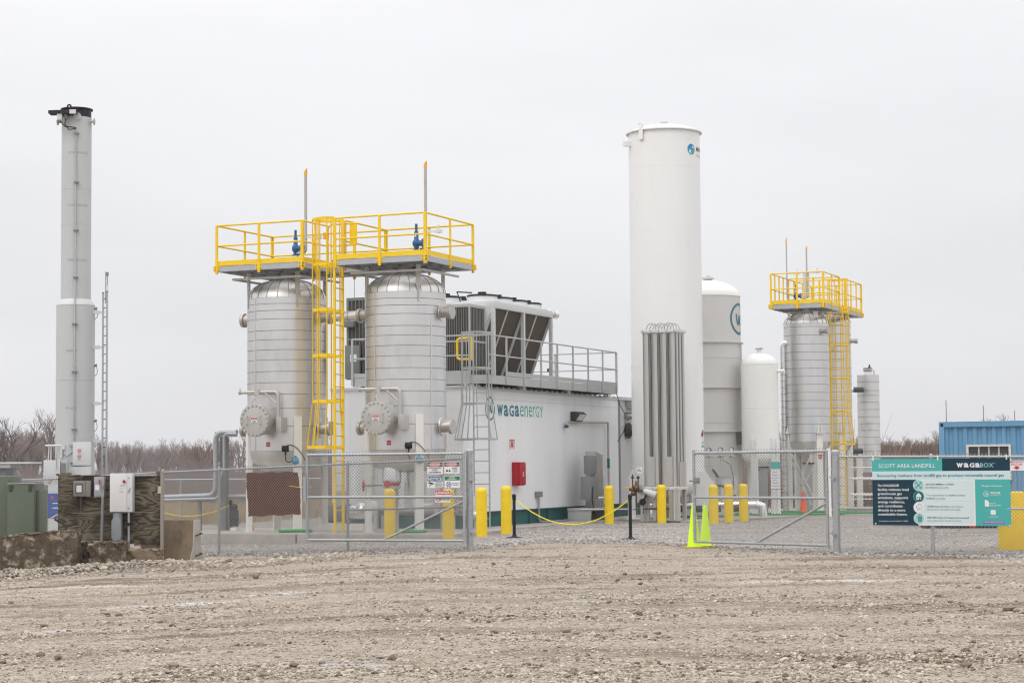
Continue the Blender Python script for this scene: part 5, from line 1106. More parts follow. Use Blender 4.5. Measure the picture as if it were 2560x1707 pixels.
m = MB(); m.tube([(-1.05, -.5, .3), (-1.05, -.5, 1.1)], .03, 8); m.tube(arc((-.95, -.6, 1.28), .16, 0, 2*PI, 16, (.4, .9, 0), (0, 0, 1)), .018, 6); m.build('gate_valve', MGR, t); m = MB(); m.tube(arc((-.72, -.5, .98), .17, 0, 2*PI, 16, (1, 0, 0), (0, 1, .1)), .015, 6); m.tube([(-.72, -.5, .5), (-.72, -.5, 1.1)], .015, 6); m.build('red_hand_wheel', RED, t)
t = thing('white_gusset_panel', 'white slant-topped leg plate between the fin bank and the yellow bollards', 'panel', vbase(1763, 58.6), 0); m = MB(); m.prism([(-.28, .2), (.28, .2), (.28, 1.05), (-.02, 1.40), (-.28, 1.40)], -.02, .02, 'y'); m.build('plate', TWH, t)
t = thing('low_insulated_pipe', 'bright fat insulated pipe lying low behind the three bollards', 'pipe', vbase(1700, 58.8), -.10)
z = W(1800, 1262, 58.5).z-.07; MB().tube([(-.9, 0, z), (2.25, 0, z)], .11, 20).build('pipe', ALU, t); MB().tube([(2.25, 0, z), (2.42, 0, z-.04), (2.45, 0, z-.35)], .14, 18).build('elbow', ALU, t)
for x in (.35, 1.25): MB().tube([(x, 0, z), (x, 0, z+.5)], .09, 14).build('branch', ALU, t)
for x in (-.6, .8, 2.0): MB().box(x-.05, x+.05, -.05, .05, 0, z-.13).build('pipe_stand', GFR, t)
for k in range(4): MB().tube([(-.2+k*.55, -.2, .28), (.1+k*.55, -.2, .30)], .10, 12).build('lagged_stub', DGR, t)

# ================================================================== SMALL WHITE VESSEL
ec = vbase(1903, 62.5); Re = 46*62.5/F; te = thing('small_white_vessel', 'squat white vessel on four channel legs beside the grey logo tank', 'tank', ec, -TH)
ze = lambda y: W(1898, y, 62.0).z-.07
zz = [ze(1138), ze(1018), ze(909)]
for i in range(2): MB().lathe([(Re-.01, zz[i]), (Re, zz[i]+.004), (Re, zz[i+1]-.003), (Re-.01, zz[i+1])], 56).build('shell_course', CRM, te); MB().lathe([(Re-.002, zz[i+1]-.012), (Re+.006, zz[i+1]-.006), (Re+.006, zz[i+1]+.006), (Re-.002, zz[i+1]+.012)], 56).build('weld_bead', CRM, te)
MB().lathe([(Re*math.cos(rad(a)), ze(909)+.36*math.sin(rad(a))) for a in range(0, 90, 9)]+[(.01, ze(909)+.36)], 56).build('top_head', TWH, te)
MB().lathe([(Re*math.cos(rad(a)), ze(1138)-.36*math.sin(rad(a))) for a in range(0, 90, 9)]+[(.01, ze(1138)-.36)], 56).build('bottom_head', CRM, te)
MB().lathe([(.13, ze(888)), (.07, ze(880)), (.065, ze(871))], 16).build('top_neck', TWH, te); m = MB(); m.disc((0, 0, ze(869.5)), (0, 0, 1), .13, .03, 16); m.tube([(.05, 0, ze(869)), (.05, 0, ze(866))], .03, 8); m.build('top_flange', BRZ, te)
m = MB(); z = ze(927); m.tube([(Re*.9, 0, z), (Re+.22, 0, z)], .05, 12); m.disc((Re+.22, 0, z), (1, 0, 0), .08, .03, 14); m.build('side_nozzle', CRM, te); MB().tube([(.15, -Re*.9, ze(1138)-.8), (.15, -Re*.9, ze(1138)-.7)], .02, 6).build('drain_stub', SSB, te)
for k in range(4):
    a = rad(-66.5)+rad((-26, 35, 120, 205)[k]); m = MB(); m.box(-.03, .0, -.10, .10, .0, ze(1085)); m.box(.0, .10, -.10, -.085, .0, ze(1096)); m.box(.0, .10, .085, .10, .0, ze(1096)); m.box(-.08, .14, -.14, .14, 0, .02); l = m.build('leg', TWH, te); l.location = (Re*math.cos(a), Re*math.sin(a), 0); l.rotation_euler.z = a
t = thing('notice_board', 'teal-headed white notice sheet fixed between the legs of the small white vessel', 'sign', W(1938, 1190, 61.2), 0)
a = W(1928, 1222, 61.2)-t.location; b = W(1950, 1154, 61.2)-t.location; zm = (W(1938, 1172, 61.2)-t.location).z
plate(a.x, b.x, a.z, zm, SWH, t, name='sheet'); plate(a.x, b.x, zm+.001, b.z, BTE, t, name='heading'); plate(a.x, b.x, a.z-.02, a.z-.002, SBL, t, name='foot_band')
for k in range(6): plate(a.x+.04, b.x-.04-.03*(k % 3), a.z+.09+k*.085, a.z+.10+k*.085, SBL, t, y=-.005, t=.001, name='print_line')
# cabinets below
for px, w_, y0_, Y, lab in ((1884, .34, 1176, 64.5, 'tall grey cabinet under the small white vessel'), (1908, .30, 1170, 65., 'grey cabinet behind the second leg of the small white vessel'), (2022, .36, 1160, 67.2, 'pale grey cabinet behind the crossed braces')):
    t = thing('equipment_cabinet', lab, 'cabinet', vbase(px, Y), 0, 'cabinets behind the tank legs'); h = W(px, y0_, Y).z-.07
    MB().box(-w_/2, w_/2, 0, .3, 0, h).build('body', GFR, t, bevel=.01); MB().box(-w_/2-.04, w_/2+.04, -.03, .33, h+.01, h+.05).build('hood', BLK, t)  # bodies in a darker grey: shade behind the legs put into the colour
t = thing('green_containment_rails', 'low bright green plastic edging lying around the tank legs', 'edging', vbase(1960, 61.0), 0)
GPL = MATS['green_plastic_hose']
for (x0, x1, y, z) in ((-1.6, 1.9, .2, .04), (-1.4, -.1, 1.2, .05), (.1, 2.6, 1.9, .06), (.2, 2.4, 2.9, .06), (-3.6, -1.9, -1.3, .04), (-4.3, -3.4, -2.5, .03), (1.8, 3.8, 1.5, .04)): MB().tube([(x0, y, z), (x1, y, z)], .028, 6).build('edging_rail', GPL, t)

# ================================================================== FAR PAIR OF VESSELS WITH THEIR PLATFORM
def far_vessel(label, cx, cy, R, legs=True):
    t = thing('stainless_vessel', label, 'tank', PL(cx, cy, .07), -TH, 'stainless vessels under yellow platforms')
    z = lambda y: QY(2021, y, cy-R*.7).z-.07
    Z = [z(v) for v in (1104, 1083, 1060, 1041, 1021, 1001, 981, 961, 941, 921, 900, 880, 860, 838, 817, 808)]
    banded_shell(t, R, Z, seed=int(cx*7+cy)); dome(t, R, Z[-1], .38, gores=20)
    MB().lathe([(R-.01, Z[0]), (R-.02, Z[0]-.1), (R*.85, Z[0]-.28), (R*.5, Z[0]-.38), (.01, Z[0]-.42)], 40).build('bottom_head', SST, t)
    MB().tube([(0, 0, Z[-1]+.34), (0, 0, Z[-1]+.6)], .12, 14).build('top_nozzle', BRZ, t)
    for k in range(4):
        a = rad(-66.5)+rad((21, 111, -72, 200)[k]); w_ = .11; zt = z(1083)
        m = MB(); m.box(-.02, .015, -w_, w_, 0, zt); m.box(-.12, -.02, -w_, -w_+.015, 0, zt-.1); m.box(-.12, -.02, w_-.015, w_, 0, zt-.1); m.box(-.14, .1, -w_-.04, w_+.04, zt, zt+.02); m.box(-.14, .12, -w_-.05, w_+.05, 0, .02)
        for s in (-1, 1): m.prism([(-.02, zt+.02), (.07, zt+.02), (.0, zt+.26), (-.02, zt+.26)], s*w_*.6-.008, s*w_*.6+.008, 'y')
        l = m.build('leg', WHT, t); l.location = (math.cos(a)*(R+.02), math.sin(a)*(R+.02), 0); l.rotation_euler.z = a
    for k in range(4): a = PI/4+k*PI/2; m = MB(); m.prism([(-.08, Z[-1]+.1), (0, Z[-1]-.0), (.08, Z[-1]+.12), (.08, z(778)), (-.08, z(778))], -.01, .01, 'x'); l = m.build('platform_support', WHT, t); l.location = (math.cos(a)*R*.86, math.sin(a)*R*.86, 0); l.rotation_euler.z = a
    return t, z
RC2 = .74
tC, zC = far_vessel('small stainless vessel with silver downpipe, the front one of the far platform pair', 4.78, 20.03, RC2)
tD, zD_ = far_vessel('small stainless vessel behind the far yellow ladder', 4.78, 23.05, RC2)
nozzle(tC, RC2, zC(828), rad(-66.5+40), .10, RC2+.22, collar=False); nozzle(tD, RC2, zC(838), rad(-66.5+85), .09, RC2+.2, collar=False)
sticker(tC, RC2+.04, rad(-66.5+21), zC(1141), .14, .14, SRE, 'CO2')
for (a, b) in (((1972, 1140), (2030, 1268)), ((1976, 1132), (2036, 1250)), ((2030, 1135), (1978, 1262)), ((2040, 1160), (1990, 1255))):
    p = QY(*a, 19.25); q = QY(*b, 19.25); MB().beam(Vector((p.x-4.78, -.80, p.z)), Vector((q.x-4.78, -.80, q.z)), .02, .07, up=(0, 1, 0)).build('cross_brace', LGR, tC)
t = thing('lagged_downpipe', 'silver lagged pipe bending out of the far front vessel and dropping to the ground', 'pipe', PL(0, 0), -TH)
a = QY(1990, 858, 19.6); b = QY(1957, 858, 19.6); c = QY(1959.5, 1250, 19.6); c.x = b.x
MB().tube(elbow([a, b, Vector((b.x, b.y, .1))], .16, 8), .10, 20).build('pipe', ALU, t)
for k in range(22): z = .3+k*.215; MB().lathe([(.101, z), (.104, z), (.104, z+.012), (.101, z+.012)], 20, (b.x, b.y, 0)).build('seam', SEAM, t)
ZD2 = QX(2060, 757, 5.65).z; gp2 = gp
kw = dict(r=.02, drop=.16)
p1 = platform('yellow railed platform over the far front vessel', O, 3.90, 5.65, 19.0, 21.07, ZD2, gp, [((3.9, 19.), (5.65, 19.), kw), ((5.65, 19.), (5.65, 21.07), kw), ((3.9, 21.07), (3.9, 19.), dict(kw, posts=5)), ((5.65, 21.07), (3.9, 21.07), kw)], deck=.14)
p2 = platform('yellow railed platform furthest from the camera, behind the far ladder', O, 3.90, 5.65, 21.9, 24.2, ZD2, gp, [((3.9, 21.9), (5.65, 21.9), kw), ((5.65, 21.9), (5.65, 24.2), dict(kw, posts=4)), ((5.65, 24.2), (3.9, 24.2), kw), ((3.9, 24.2), (3.9, 21.9), kw)], deck=.14)
p3 = platform('small bridge deck joining the far pair of yellow platforms', O, 3.9, 5.0, 21.1, 21.87, ZD2-.005, None, [((3.9, 21.1), (3.9, 21.87), dict(posts=2))])
if 'group' in p3.keys(): del p3['group']
caged_ladder('caged_ladder', 'far yellow caged ladder before the rear stainless vessel', PL(5.45, 21.45), -TH+PI, .07, ZD2+1.0, QY(2090, 1110, 21.4).z, w=.44, depth=.55, hoops=6, flare=.12, width=.66)
for px, yb, yt, yl, r_, lab in ((1968, 750, 600, 19.9, .022, 'thin vent pipe with an orange tip over the far front platform, the taller one'), (2018, 745, 620, 22.3, .028, 'vent pipe with an orange tip thickened below, the shorter one over the far platforms')):
    a = QY(px, yb, yl); b = QY(px, yt+6, yl); vent_pipe(lab, PL(*a), PL(*b), r_, (.3, 0, 0) if px == 1968 else None, .9)
a = QY(2016, 745, 22.4); t = thing('vent_sleeve', 'tapered grey sleeve round the foot of the shorter far vent pipe', 'sleeve', PL(*a), -TH); MB().tube([(0, 0, 0), (0, 0, .9)], .11, 12).build('sleeve', LGR, t)
a = QY(1990, 752, 19.6); relief_valve('small blue relief valve on the far front platform', PL(a.x, a.y, a.z), .8)
t = thing('white_square_post', 'plain white square post seen between gate stile and thick post', 'post', vbase(2072.5, 60), 0); MB().box(-.055, .055, -.05, .05, 0, W(2072, 1126, 60).z).build('post', TWH, t)
# column at the right
fc = vbase(2175, 69.5); Rf = 27.3*69.5/F; zf = lambda y: W(2175, y, 69.5).z-.07
tf = thing('insulated_column', 'slim banded aluminium column with a bolted white neck and blue valve on top', 'tank', fc, -TH)
CLD = mat('matt_aluminium_cladding', (.70, .70, .69), .5, metal=.6, var=.05, scale=2, tint=(.5, .49, .48), tmin=.5, tmax=.8)
banded_shell(tf, Rf, [zf(v) for v in (1180, 1128, 1111, 1093, 1076, 1059, 1042, 1024, 1006, 989, 977, 955, 938)], CLD, seed=9)
MB().lathe([(Rf, zf(938)), (Rf-.02, zf(938)+.005), (.0, zf(938)+.01)], 40).build('lid', CLD, tf); MB().tube([(0, 0, zf(938)), (0, 0, zf(928))], .13, 20).build('neck', TWH, tf)
for y in (926, 921): MB().disc((0, 0, zf(y)), (0, 0, 1), .165, .035, 24).build('neck_flange', SEAM, tf)
m = MB(); m.tube([(.06, 0, zf(920)), (.06, 0, zf(911))], .025, 8); m.disc((.06, 0, zf(917)), (0, 0, 1), .045, .05, 10); m.build('blue_valve', MATS['valve_blue_paint'], tf); m = MB(); m.tube(elbow([(.12, 0, zf(926)), (.22, 0, zf(926)), (.22, 0, zf(937))], .03), .02, 8); m.build('side_tube', SSB, tf)
for s in (-1, 1): MB().box(s*.27-.05, s*.27+.05, -Rf*.9, -Rf*.8, 0, zf(1125)).build('leg', WHT, tf)
MB().disc((.08, -Rf-.02, zf(972)), (.3, -1, 0), .07, .05, 18).build('side_cap', CLD, tf)
for y0_, lab, xl in ((974, 'short black-wrapped pipe joining the slim column high up', 2133), (1127, 'short black-wrapped pipe joining the slim column low down', 2131)):
    p = W(xl, y0_, 69.0); t = thing('wrapped_pipe', lab, 'pipe', p, 0, 'black-wrapped pipes at the slim column'); MB().tube([(0, 0, 0), (.36, 0, 0)], .095, 18).build('wrap', mat('black_wrap', (.07, .075, .085), .5), t); m = MB(); m.tube([(-.08, 0, 0), (0, 0, 0)], .075, 14); m.build('pipe_end', ALU, t)
t = thing('thin_riser', 'thin lagged riser between the far vessels and the slim column', 'pipe', vbase(2132, 69), 0); MB().tube([(0, 0, .1), (-.0, 0, W(2132, 977, 69).z-.07)], .03, 8).build('pipe', SSB, t)
for px, lab in ((2126, 'white post of the pipe rack nearer the far ladder'), (2149, 'white post of the pipe rack under the slim column')):
    t = thing('rack_post', lab, 'post', vbase(px, 67.5), 0, 'white posts of the pipe rack'); MB().box(-.10, .10, -.08, .08, 0, W(px, 1128 if px < 2140 else 1145, 67.5).z).build('post', WHT, t)
t = thing('ground_pipe_rack', 'white pipes running low behind the banner fence', 'pipe', vbase(2140, 66.5), 0)
for y in (1168, 1196, 1236, 1247): z = W(2140, y, 66.5).z-.07; MB().tube([(-.2, 0, z), (3.2, 0, z)], .045 if y in (1196, 1236) else .02, 8).build('pipe', TWH, t)
m = MB(); m.box(-.3, 3., -.2, .2, -.1, .14); m.build('pad_edge', CON, t)

# ================================================================== BLUE CONTAINER
p0 = W(2353, 1320, 50.5); p1 = W(2640, 1318, 49.2); ang = math.atan2(p1.y-p0.y, p1.x-p0.x)
bc = thing('blue_container', 'blue corrugated shipping container with a cream window', 'container', (p0.x, p0.y, 0), ang); Lc = 6.06; Hc = W(2353, 1055, 50.5).z
m = MB(); m.box(0, .14, -.03, .15, .1, Hc-.01); m.box(Lc-.14, Lc, -.03, .15, .1, Hc-.01); m.build('corner_posts', CBL, bc, bevel=.01); MB().box(.14, Lc-.14, -.03, .06, Hc-.13, Hc-.015).build('top_rail', CBL, bc); MB().box(.14, Lc-.14, -.03, .06, .1, .24).build('bottom_rail', CBL, bc)
x = .14; prof = []; pitch = .246
while x < Lc-.2: prof += [(x, .03), (x+.075, .03), (x+.105, .075), (x+.195, .075), (x+.225, .03)]; x += pitch
prof = [p for p in prof if p[0] < Lc-.14]
W0, W1, Z0_, Z1_ = .70, 1.83, (W(2417, 1200, 50).z), (W(2417, 1111, 50).z)
def corr(xa, xb, za, zb):
    pp = [p for p in prof if xa <= p[0] <= xb]; v = []; f = []
    if not pp: return
    pp = [(xa, pp[0][1])]+pp+[(xb, pp[-1][1])]
    for i, (x, y) in enumerate(pp): v += [(x, y, za), (x, y, zb)]
    for i in range(len(pp)-1): f.append((2*i, 2*i+2, 2*i+3, 2*i+1))
    MB().add(v, f).build('corrugated_wall', CBL, bc, smooth=False)
corr(.14, W0, .2, Hc-.12); corr(W0, W1, Z1_, Hc-.12); corr(W0, W1, .2, Z0_); corr(W1, Lc-.14, .2, Hc-.12)
m = MB(); m.box(.02, Lc-.02, .12, 2.4, .12, Hc-.03); m.build('container_box', CBL, bc); m = MB(); m.box(.0, Lc, -.02, 2.44, Hc-.012, Hc+.004); m.build('roof', CBL, bc)
m = MB(); m.box(.045, .12, -.035, -.025, Hc-.12, Hc-.03); m.build('corner_casting', BLK, bc)
for k, x in enumerate((.05, 1.5, 3.2)): MB().box(x, x+.1, 0, 2.4, 0, .1).build('skid_foot', DGR, bc)
wf = MB(); t_ = .055
for (a, b, c, d_) in ((W0, W1, Z1_-t_, Z1_), (W0, W1, Z0_, Z0_+t_), (W0, W0+t_, Z0_+t_, Z1_-t_), (W1-t_, W1, Z0_+t_, Z1_-t_)): wf.box(a, b, -.04, .08, c, d_)
wf = wf.build('window', WIN, bc); nn = 4
for i in range(nn):
    for j in range(3):
        a = W0+t_+(W1-W0-2*t_)*i/nn; b = W0+t_+(W1-W0-2*t_)*(i+1)/nn; c = Z1_-t_-(Z1_-Z0_-2*t_)*(j+1)/3; d_ = Z1_-t_-(Z1_-Z0_-2*t_)*j/3
        MB().box(a+.015, b-.015, .04, .05, c+.015, d_-.015).build('pane', GLS, wf)
        if i: MB().box(a-.014, a+.014, .0, .05, c, d_).build('mullion', WIN, wf)
        if j < 2: MB().box(a+.015, b-.015, .0, .05, c-.013, c+.013).build('mullion', WIN, wf)
for px, y in ((2366, 1000), (2459, 1013), (2537, 1026)):
    q = W(px, 1052, 51.5); t = thing('lightning_rod', {2366: 'tallest thin rod above the corner of the blue container', 2459: 'thin rod above the window of the blue container', 2537: 'shortest thin rod above the blue container'}[px], 'rod', (q.x, q.y, Hc), 0, 'rods above the blue container'); MB().tube([(0, 0, -.05), (0, 0, W(px, y, 51.5).z-Hc)], .011, 6).build('rod', MGR, t)
# row of things under the container, seen below the banner
for px, w_, mt_, nm, lab, ct in ((2318, .22, DGR, 'tyre', 'dark tyre on the gravel below the banner, beside the fence post', 'tyre'), (2353, .34, DGR, 'tyre', 'pair of dark tyres at the container corner below the banner', 'tyre')):
    p = G(px, 1322); t = thing(nm, lab, ct, p+Vector((0, 0, .12)), 0, 'dark tyres below the banner'); m = MB()
    for i in range(1 if w_ < .3 else 2): m.tube([(i*.2-.1, -.05, 0), (i*.2+.06, .05, 0)], .125, 16)
    m.build('tyre_body', DGR, t, bevel=.01)
p = G(2355, 1318); t = thing('yellow_crate', 'small yellow crate on the gravel below the banner', 'crate', p, 0); MB().box(-.14, .14, 0, .2, .0, .14).build('crate_body', YEL, t, bevel=.01); MB().box(-.12, .12, -.01, .0, .04, .10).build('slot', BLK, t)
p = G(2430, 1322); t = thing('black_beam', 'long black beam lying on the gravel below the banner', 'beam', p, 0); MB().box(-.55, .62, 0, .15, 0, .13).build('beam_body', BLK, t, bevel=.01); MB().box(-.05, .1, -.02, 0, .0, .12).build('red_end', RED, t)

# ================================================================== YELLOW BLOCK, BANNER, SIGNS
a = W(2490, 1378, 37.6); b = W(2552, 1378, 37.6); yb_ = thing('yellow_block', 'big yellow block behind the fence, its lower side band tan', 'block', (a.x, 37.3, 0), -rad(12)); hb = W(2520, 1229, 37.6).z; z0 = W(2520, 1379, 37.6).z
MB().box(0, .49, 0, .9, z0, hb).build('yellow_face', YEL, yb_, bevel=.012); MB().box(.492, 1.2, .01, .9, z0, hb-.01).build('tan_face', mat('ochre_tan_paint', (.48, .34, .16), .6), yb_, bevel=.012); MB().box(-.06, 1.2, -.04, .92, -.1, z0-.004).build('plinth', COB, yb_, bevel=.01)
# the banner: local x along the fence, z up from its lower edge
fdir = Vector((WX(2323, 36.0)[0]-WX(2084, 36.9)[0], 36.0-36.9, 0)).normalized(); fang = math.atan2(fdir.y, fdir.x)
def onfence(px, py, off=.06):
    n = Vector((fdir.y, -fdir.x, 0)); o = Vector((*WX(2084, 36.9), 0))+n*off; r_ = ray(px, py); t_ = (o-C0).dot(n)/r_.dot(n); q = C0+r_*t_; return (q-o).dot(fdir), q.z, q
u0, zb0, q0 = onfence(2183, 1312); u1, zt0, q1 = onfence(2524.5, 1146); BWd = u1-u0; _, zb1, _ = onfence(2525, 1316); _, ztl, _ = onfence(2180, 1147); BH = ((zt0-zb1)+(ztl-zb0))/2
bn = thing('landfill_banner', 'teal and navy banner headed SCOTT AREA LANDFILL wired to the fence', 'banner', (q0.x, q0.y, zb0), fang)
def U(px): return (px-62)/(2262-62)*BWd       # banner zoom pixels to metres
def V_(py): return (1175-py)/(1175-100)*BH
def pane(x0, x1, y0, y1, mt_, yy=-.001, name='print_panel'): return plate(U(x0), U(x1), V_(y1), V_(y0), mt_, bn, y=yy, t=.0012, name=name)
MB().box(0, BWd, 0, .004, 0, BH).build('vinyl_sheet', BWH, bn, smooth=False)
pane(62, 1200, 100, 300, BTE); pane(1200, 2262, 100, 300, BNV); pane(62, 2262, 300, 437, BPL); pane(62, 800, 437, 1175, BNV); pane(1712, 2262, 437, 1175, BTE)
for y0_, y1_ in ((448, 610), (625, 785), (800, 965), (980, 1140)): pane(800, 1690, y0_, y1_, BMI, -.0025)
def T_(s, x0, x1, y0, y1, mt_, bold=0., yy=-.005): return letters(s, U(x0), U(x1), V_(y1), V_(y0), mt_, bn, y=yy, bold=bold)
T_('SCOTT AREA LANDFILL', 172, 1090, 180, 244, SWH, .004); [T_(c_, a_, b_, 174, 246, SWH, .035) for c_, a_, b_ in (('w', 1428, 1530), ('a', 1542, 1620), ('G', 1634, 1712), ('a', 1722, 1795))]; T_('BOX', 1800, 2008, 176, 246, BIC, .004); T_('TM', 2014, 2034, 178, 190, SWH)
T_('Recovering methane from landfill gas to produce renewable natural gas', 142, 2165, 345, 408, BDG, .008)
for k, (s, x1) in enumerate((('The WAGABOX®', 500), ('facility reduces local', 656), ('greenhouse gas', 542), ('emissions, supports', 642), ('energy resilience,', 585), ('and contributes', 550), ('directly to a more', 592), ('sustainable future.', 625))):
    y = 508+k*66.5; T_(s, 148, x1, y, y+(55 if any(c in s for c in 'gyp,') else 42), SWH, .018)
T_('In operation since October 7, 2025', 165, 632, 1095, 1120, SWH, .005)
def two(y, a, ax, b, bx, c, cx_, d_, dx, x=930):
    T_(a, x, ax, y, y+32, BDG, .02) if a else None
    if b: T_(b, ax+14, bx, y, y+34, BDG, .0)
    T_(c, x, cx_, y+48, y+48+(36 if 'p' in c or 'y' in c else 28), BDG, .02 if d_ else .0)
    if d_: T_(d_, cx_+12, dx, y+50, y+86, BDG, .0)
two(500, '207,000 MMBtu of RNG', 1385, None, 0, 'produced', 1115, 'annually', 1298); T_('The equivalent to', 932, 1275, 675, 710, BDG, 0); T_('4,000 homes', 1290, 1550, 678, 706, BDG, .02); T_('fueled', 932, 1058, 723, 752, BDG, .02); T_('annually', 1072, 1238, 727, 760, BDG, 0)
T_('13,700 tons of CO₂', 940, 1298, 852, 890, BDG, .02); T_('equivalent', 1312, 1520, 856, 890, BDG, 0); T_('emissions avoided annually', 940, 1478, 902, 938, BDG, 0)
T_('185,000 tons of waste processed', 945, 1603, 1030, 1070, BDG, .02); T_('annually from Scott County', 945, 1490, 1080, 1116, BDG, 0)
def dsc(cx, cy, r, mt_, yy): v, f = disc2d(U(cx), V_(cy), r*BWd/2200); flat([(v, f)], mt_, bn, yy, 'icon_disc')
def E(sh, mt_, yy=-.010, cx=0, cy=0, s=1.): flat([([(p[0]*s+U(cx), 0, p[2]*s+V_(cy)) for p in v], f) for v, f in sh], mt_, bn, yy, 'icon')
for k, cy in enumerate((528, 708, 885, 1060)): dsc(815, cy, 88, BWH if k != 1 else BTE, -.006); dsc(815, cy, 80, (BIC, BDG, BWH, BIC)[k], -.008)
s = BWd/2200; 
for dx, dy in ((-42, 42), (42, 42), (-42, -42), (42, -42), (0, 0)): E([ring2d(dx*s, dy*s, 12*s, 18*s, n=14)], BDG, cx=815, cy=528)
E([stroke2d([(-32*s, -32*s), (32*s, 32*s)], 5*s), stroke2d([(-32*s, 32*s), (32*s, -32*s)], 5*s)], BDG, cx=815, cy=528)
E([([(-52*s, 0, 5*s), (0, 0, 58*s), (52*s, 0, 5*s)], [(0, 1, 2)]), ([(-38*s, 0, -48*s), (38*s, 0, -48*s), (38*s, 0, 8*s), (-38*s, 0, 8*s)], [(0, 1, 2, 3)])], BWH, cx=815, cy=708); E([([(-28*s, 0, -28*s), (-8*s, 0, -28*s), (-8*s, 0, -8*s), (-28*s, 0, -8*s)], [(0, 1, 2, 3)]), ([(8*s, 0, -48*s), (28*s, 0, -48*s), (28*s, 0, -6*s), (8*s, 0, -6*s)], [(0, 1, 2, 3)])], BDG, -.011, 815, 708)
E([stroke2d([(-45*s, -10*s), (-50*s, 8*s), (-35*s, 22*s), (-20*s, 24*s), (-8*s, 46*s), (18*s, 46*s), (30*s, 26*s), (48*s, 14*s), (46*s, -8*s), (-45*s, -10*s)], 5*s)], BDG, cx=822, cy=880); 
for dx in (-28, 0, 28): E([([(dx*s-9*s, 0, -34*s), (dx*s+9*s, 0, -34*s), (dx*s, 0, -46*s)], [(0, 1, 2)]), ([(dx*s-2*s, 0, -34*s), (dx*s+2*s, 0, -34*s), (dx*s+2*s, 0, -22*s), (dx*s-2*s, 0, -22*s)], [(0, 1, 2, 3)])], BDG, cx=822, cy=880)
E([([(-34*s, 0, 18*s), (34*s, 0, 18*s), (28*s, 0, -54*s), (-28*s, 0, -54*s)], [(0, 1, 2, 3)]), ([(-38*s, 0, 22*s), (38*s, 0, 22*s), (38*s, 0, 30*s), (-38*s, 0, 30*s)], [(0, 1, 2, 3)]), stroke2d([(-30*s, 38*s), (0, 52*s), (28*s, 34*s)], 6*s), stroke2d([(-15*s, 58*s), (20*s, 58*s)], 6*s)], BDG, cx=825, cy=1060)
for dx in (-16, 0, 16): E([([(dx*s-3*s, 0, 12*s), (dx*s+3*s, 0, 12*s), (dx*s+3*s, 0, -48*s), (dx*s-3*s, 0, -48*s)], [(0, 1, 2, 3)])], BIC, -.011, 825, 1060)
T_('Project Partners', 1818, 2135, 527, 560, SWH, .02, -.006); E([(v, f) for v, f in w_logo(40*s)], SWH, -.006, 1885, 668); [T_(c_, a_, b_, 636, 668, SWH, .03, -.006) for c_, a_, b_ in (('w', 1950, 1990), ('a', 1996, 2028), ('G', 2034, 2066), ('a', 2072, 2105))]; T_('ENERGY', 1950, 2115, 678, 700, BPL, 0, -.006)
E([([(-28*s, 0, -50*s), (40*s, 0, -50*s), (40*s, 0, 15*s), (20*s, 0, 32*s), (10*s, 0, 50*s), (-28*s, 0, 50*s)], [(0, 1, 2, 3, 4, 5)])], SWH, -.006, 1888, 815)
T_('Scott', 1942, 2025, 806, 824, SWH, .02, -.006); T_('Area Commission', 1942, 2108, 834, 852, SWH, .02, -.006); T_('Solid Waste Authority', 1942, 2105, 858, 868, SWH, 0, -.006)
E([([(-40*s, 0, -28*s), (-30*s, 0, -36*s), (30*s, 0, -36*s), (40*s, 0, -28*s), (40*s, 0, 28*s), (30*s, 0, 36*s), (-30*s, 0, 36*s), (-40*s, 0, 28*s)], [tuple(range(8))])], SWH, -.006, 1987, 958); T_('Linwood Mining', 1920, 2058, 1010, 1022, SWH, .01, -.006); T_('& Minerals Corp', 1915, 2062, 1030, 1042, SWH, .01, -.006)
pane(1825, 2160, 1100, 1135, BPU, -.003); T_('www.waga-energy.com', 1850, 2140, 1108, 1128, SWH, 0, -.006)
m = MB(); 
for px_ in (82, 1132, 2212): m.box(U(px_)-.012, U(px_)+.012, -.01, .0, BH-.03, BH+.06)
m.build('cable_ties', SWH, bn); m = MB(); m.disc((U(105), -.003, V_(1148)), (0, 1, 0), .015, .004, 10); m.disc((U(2240), -.003, V_(1165)), (0, 1, 0), .015, .004, 10); m.build('eyelets', ALU, bn)
# emergency sign
u, z, q = onfence(2542, 1163, .05); t = thing('emergency_sign', 'white sign with red EMERGENCY SHUT-OFF lettering beside the banner', 'sign', (q.x, q.y, z), fang)
w_ = .145; h_ = .09; plate(-w_, w_, -h_, h_, SWH, t, name='sign_plate'); letters('EMERGENCY', -w_*.94, w_*.94, .045, .08, SRE, t, bold=.02, y=-.006); letters('SHUT-OFF', -w_*.7, w_*.7, .0, .035, SRE, t, bold=.02, y=-.006); flat([([(-.075, 0, -.035), (.075, 0, -.035), (0, 0, -.075)], [(0, 1, 2)]), ([(-.03, 0, -.01), (.03, 0, -.01), (.03, 0, -.035), (-.03, 0, -.035)], [(0, 1, 2, 3)])], SRE, t, -.006, 'arrow')
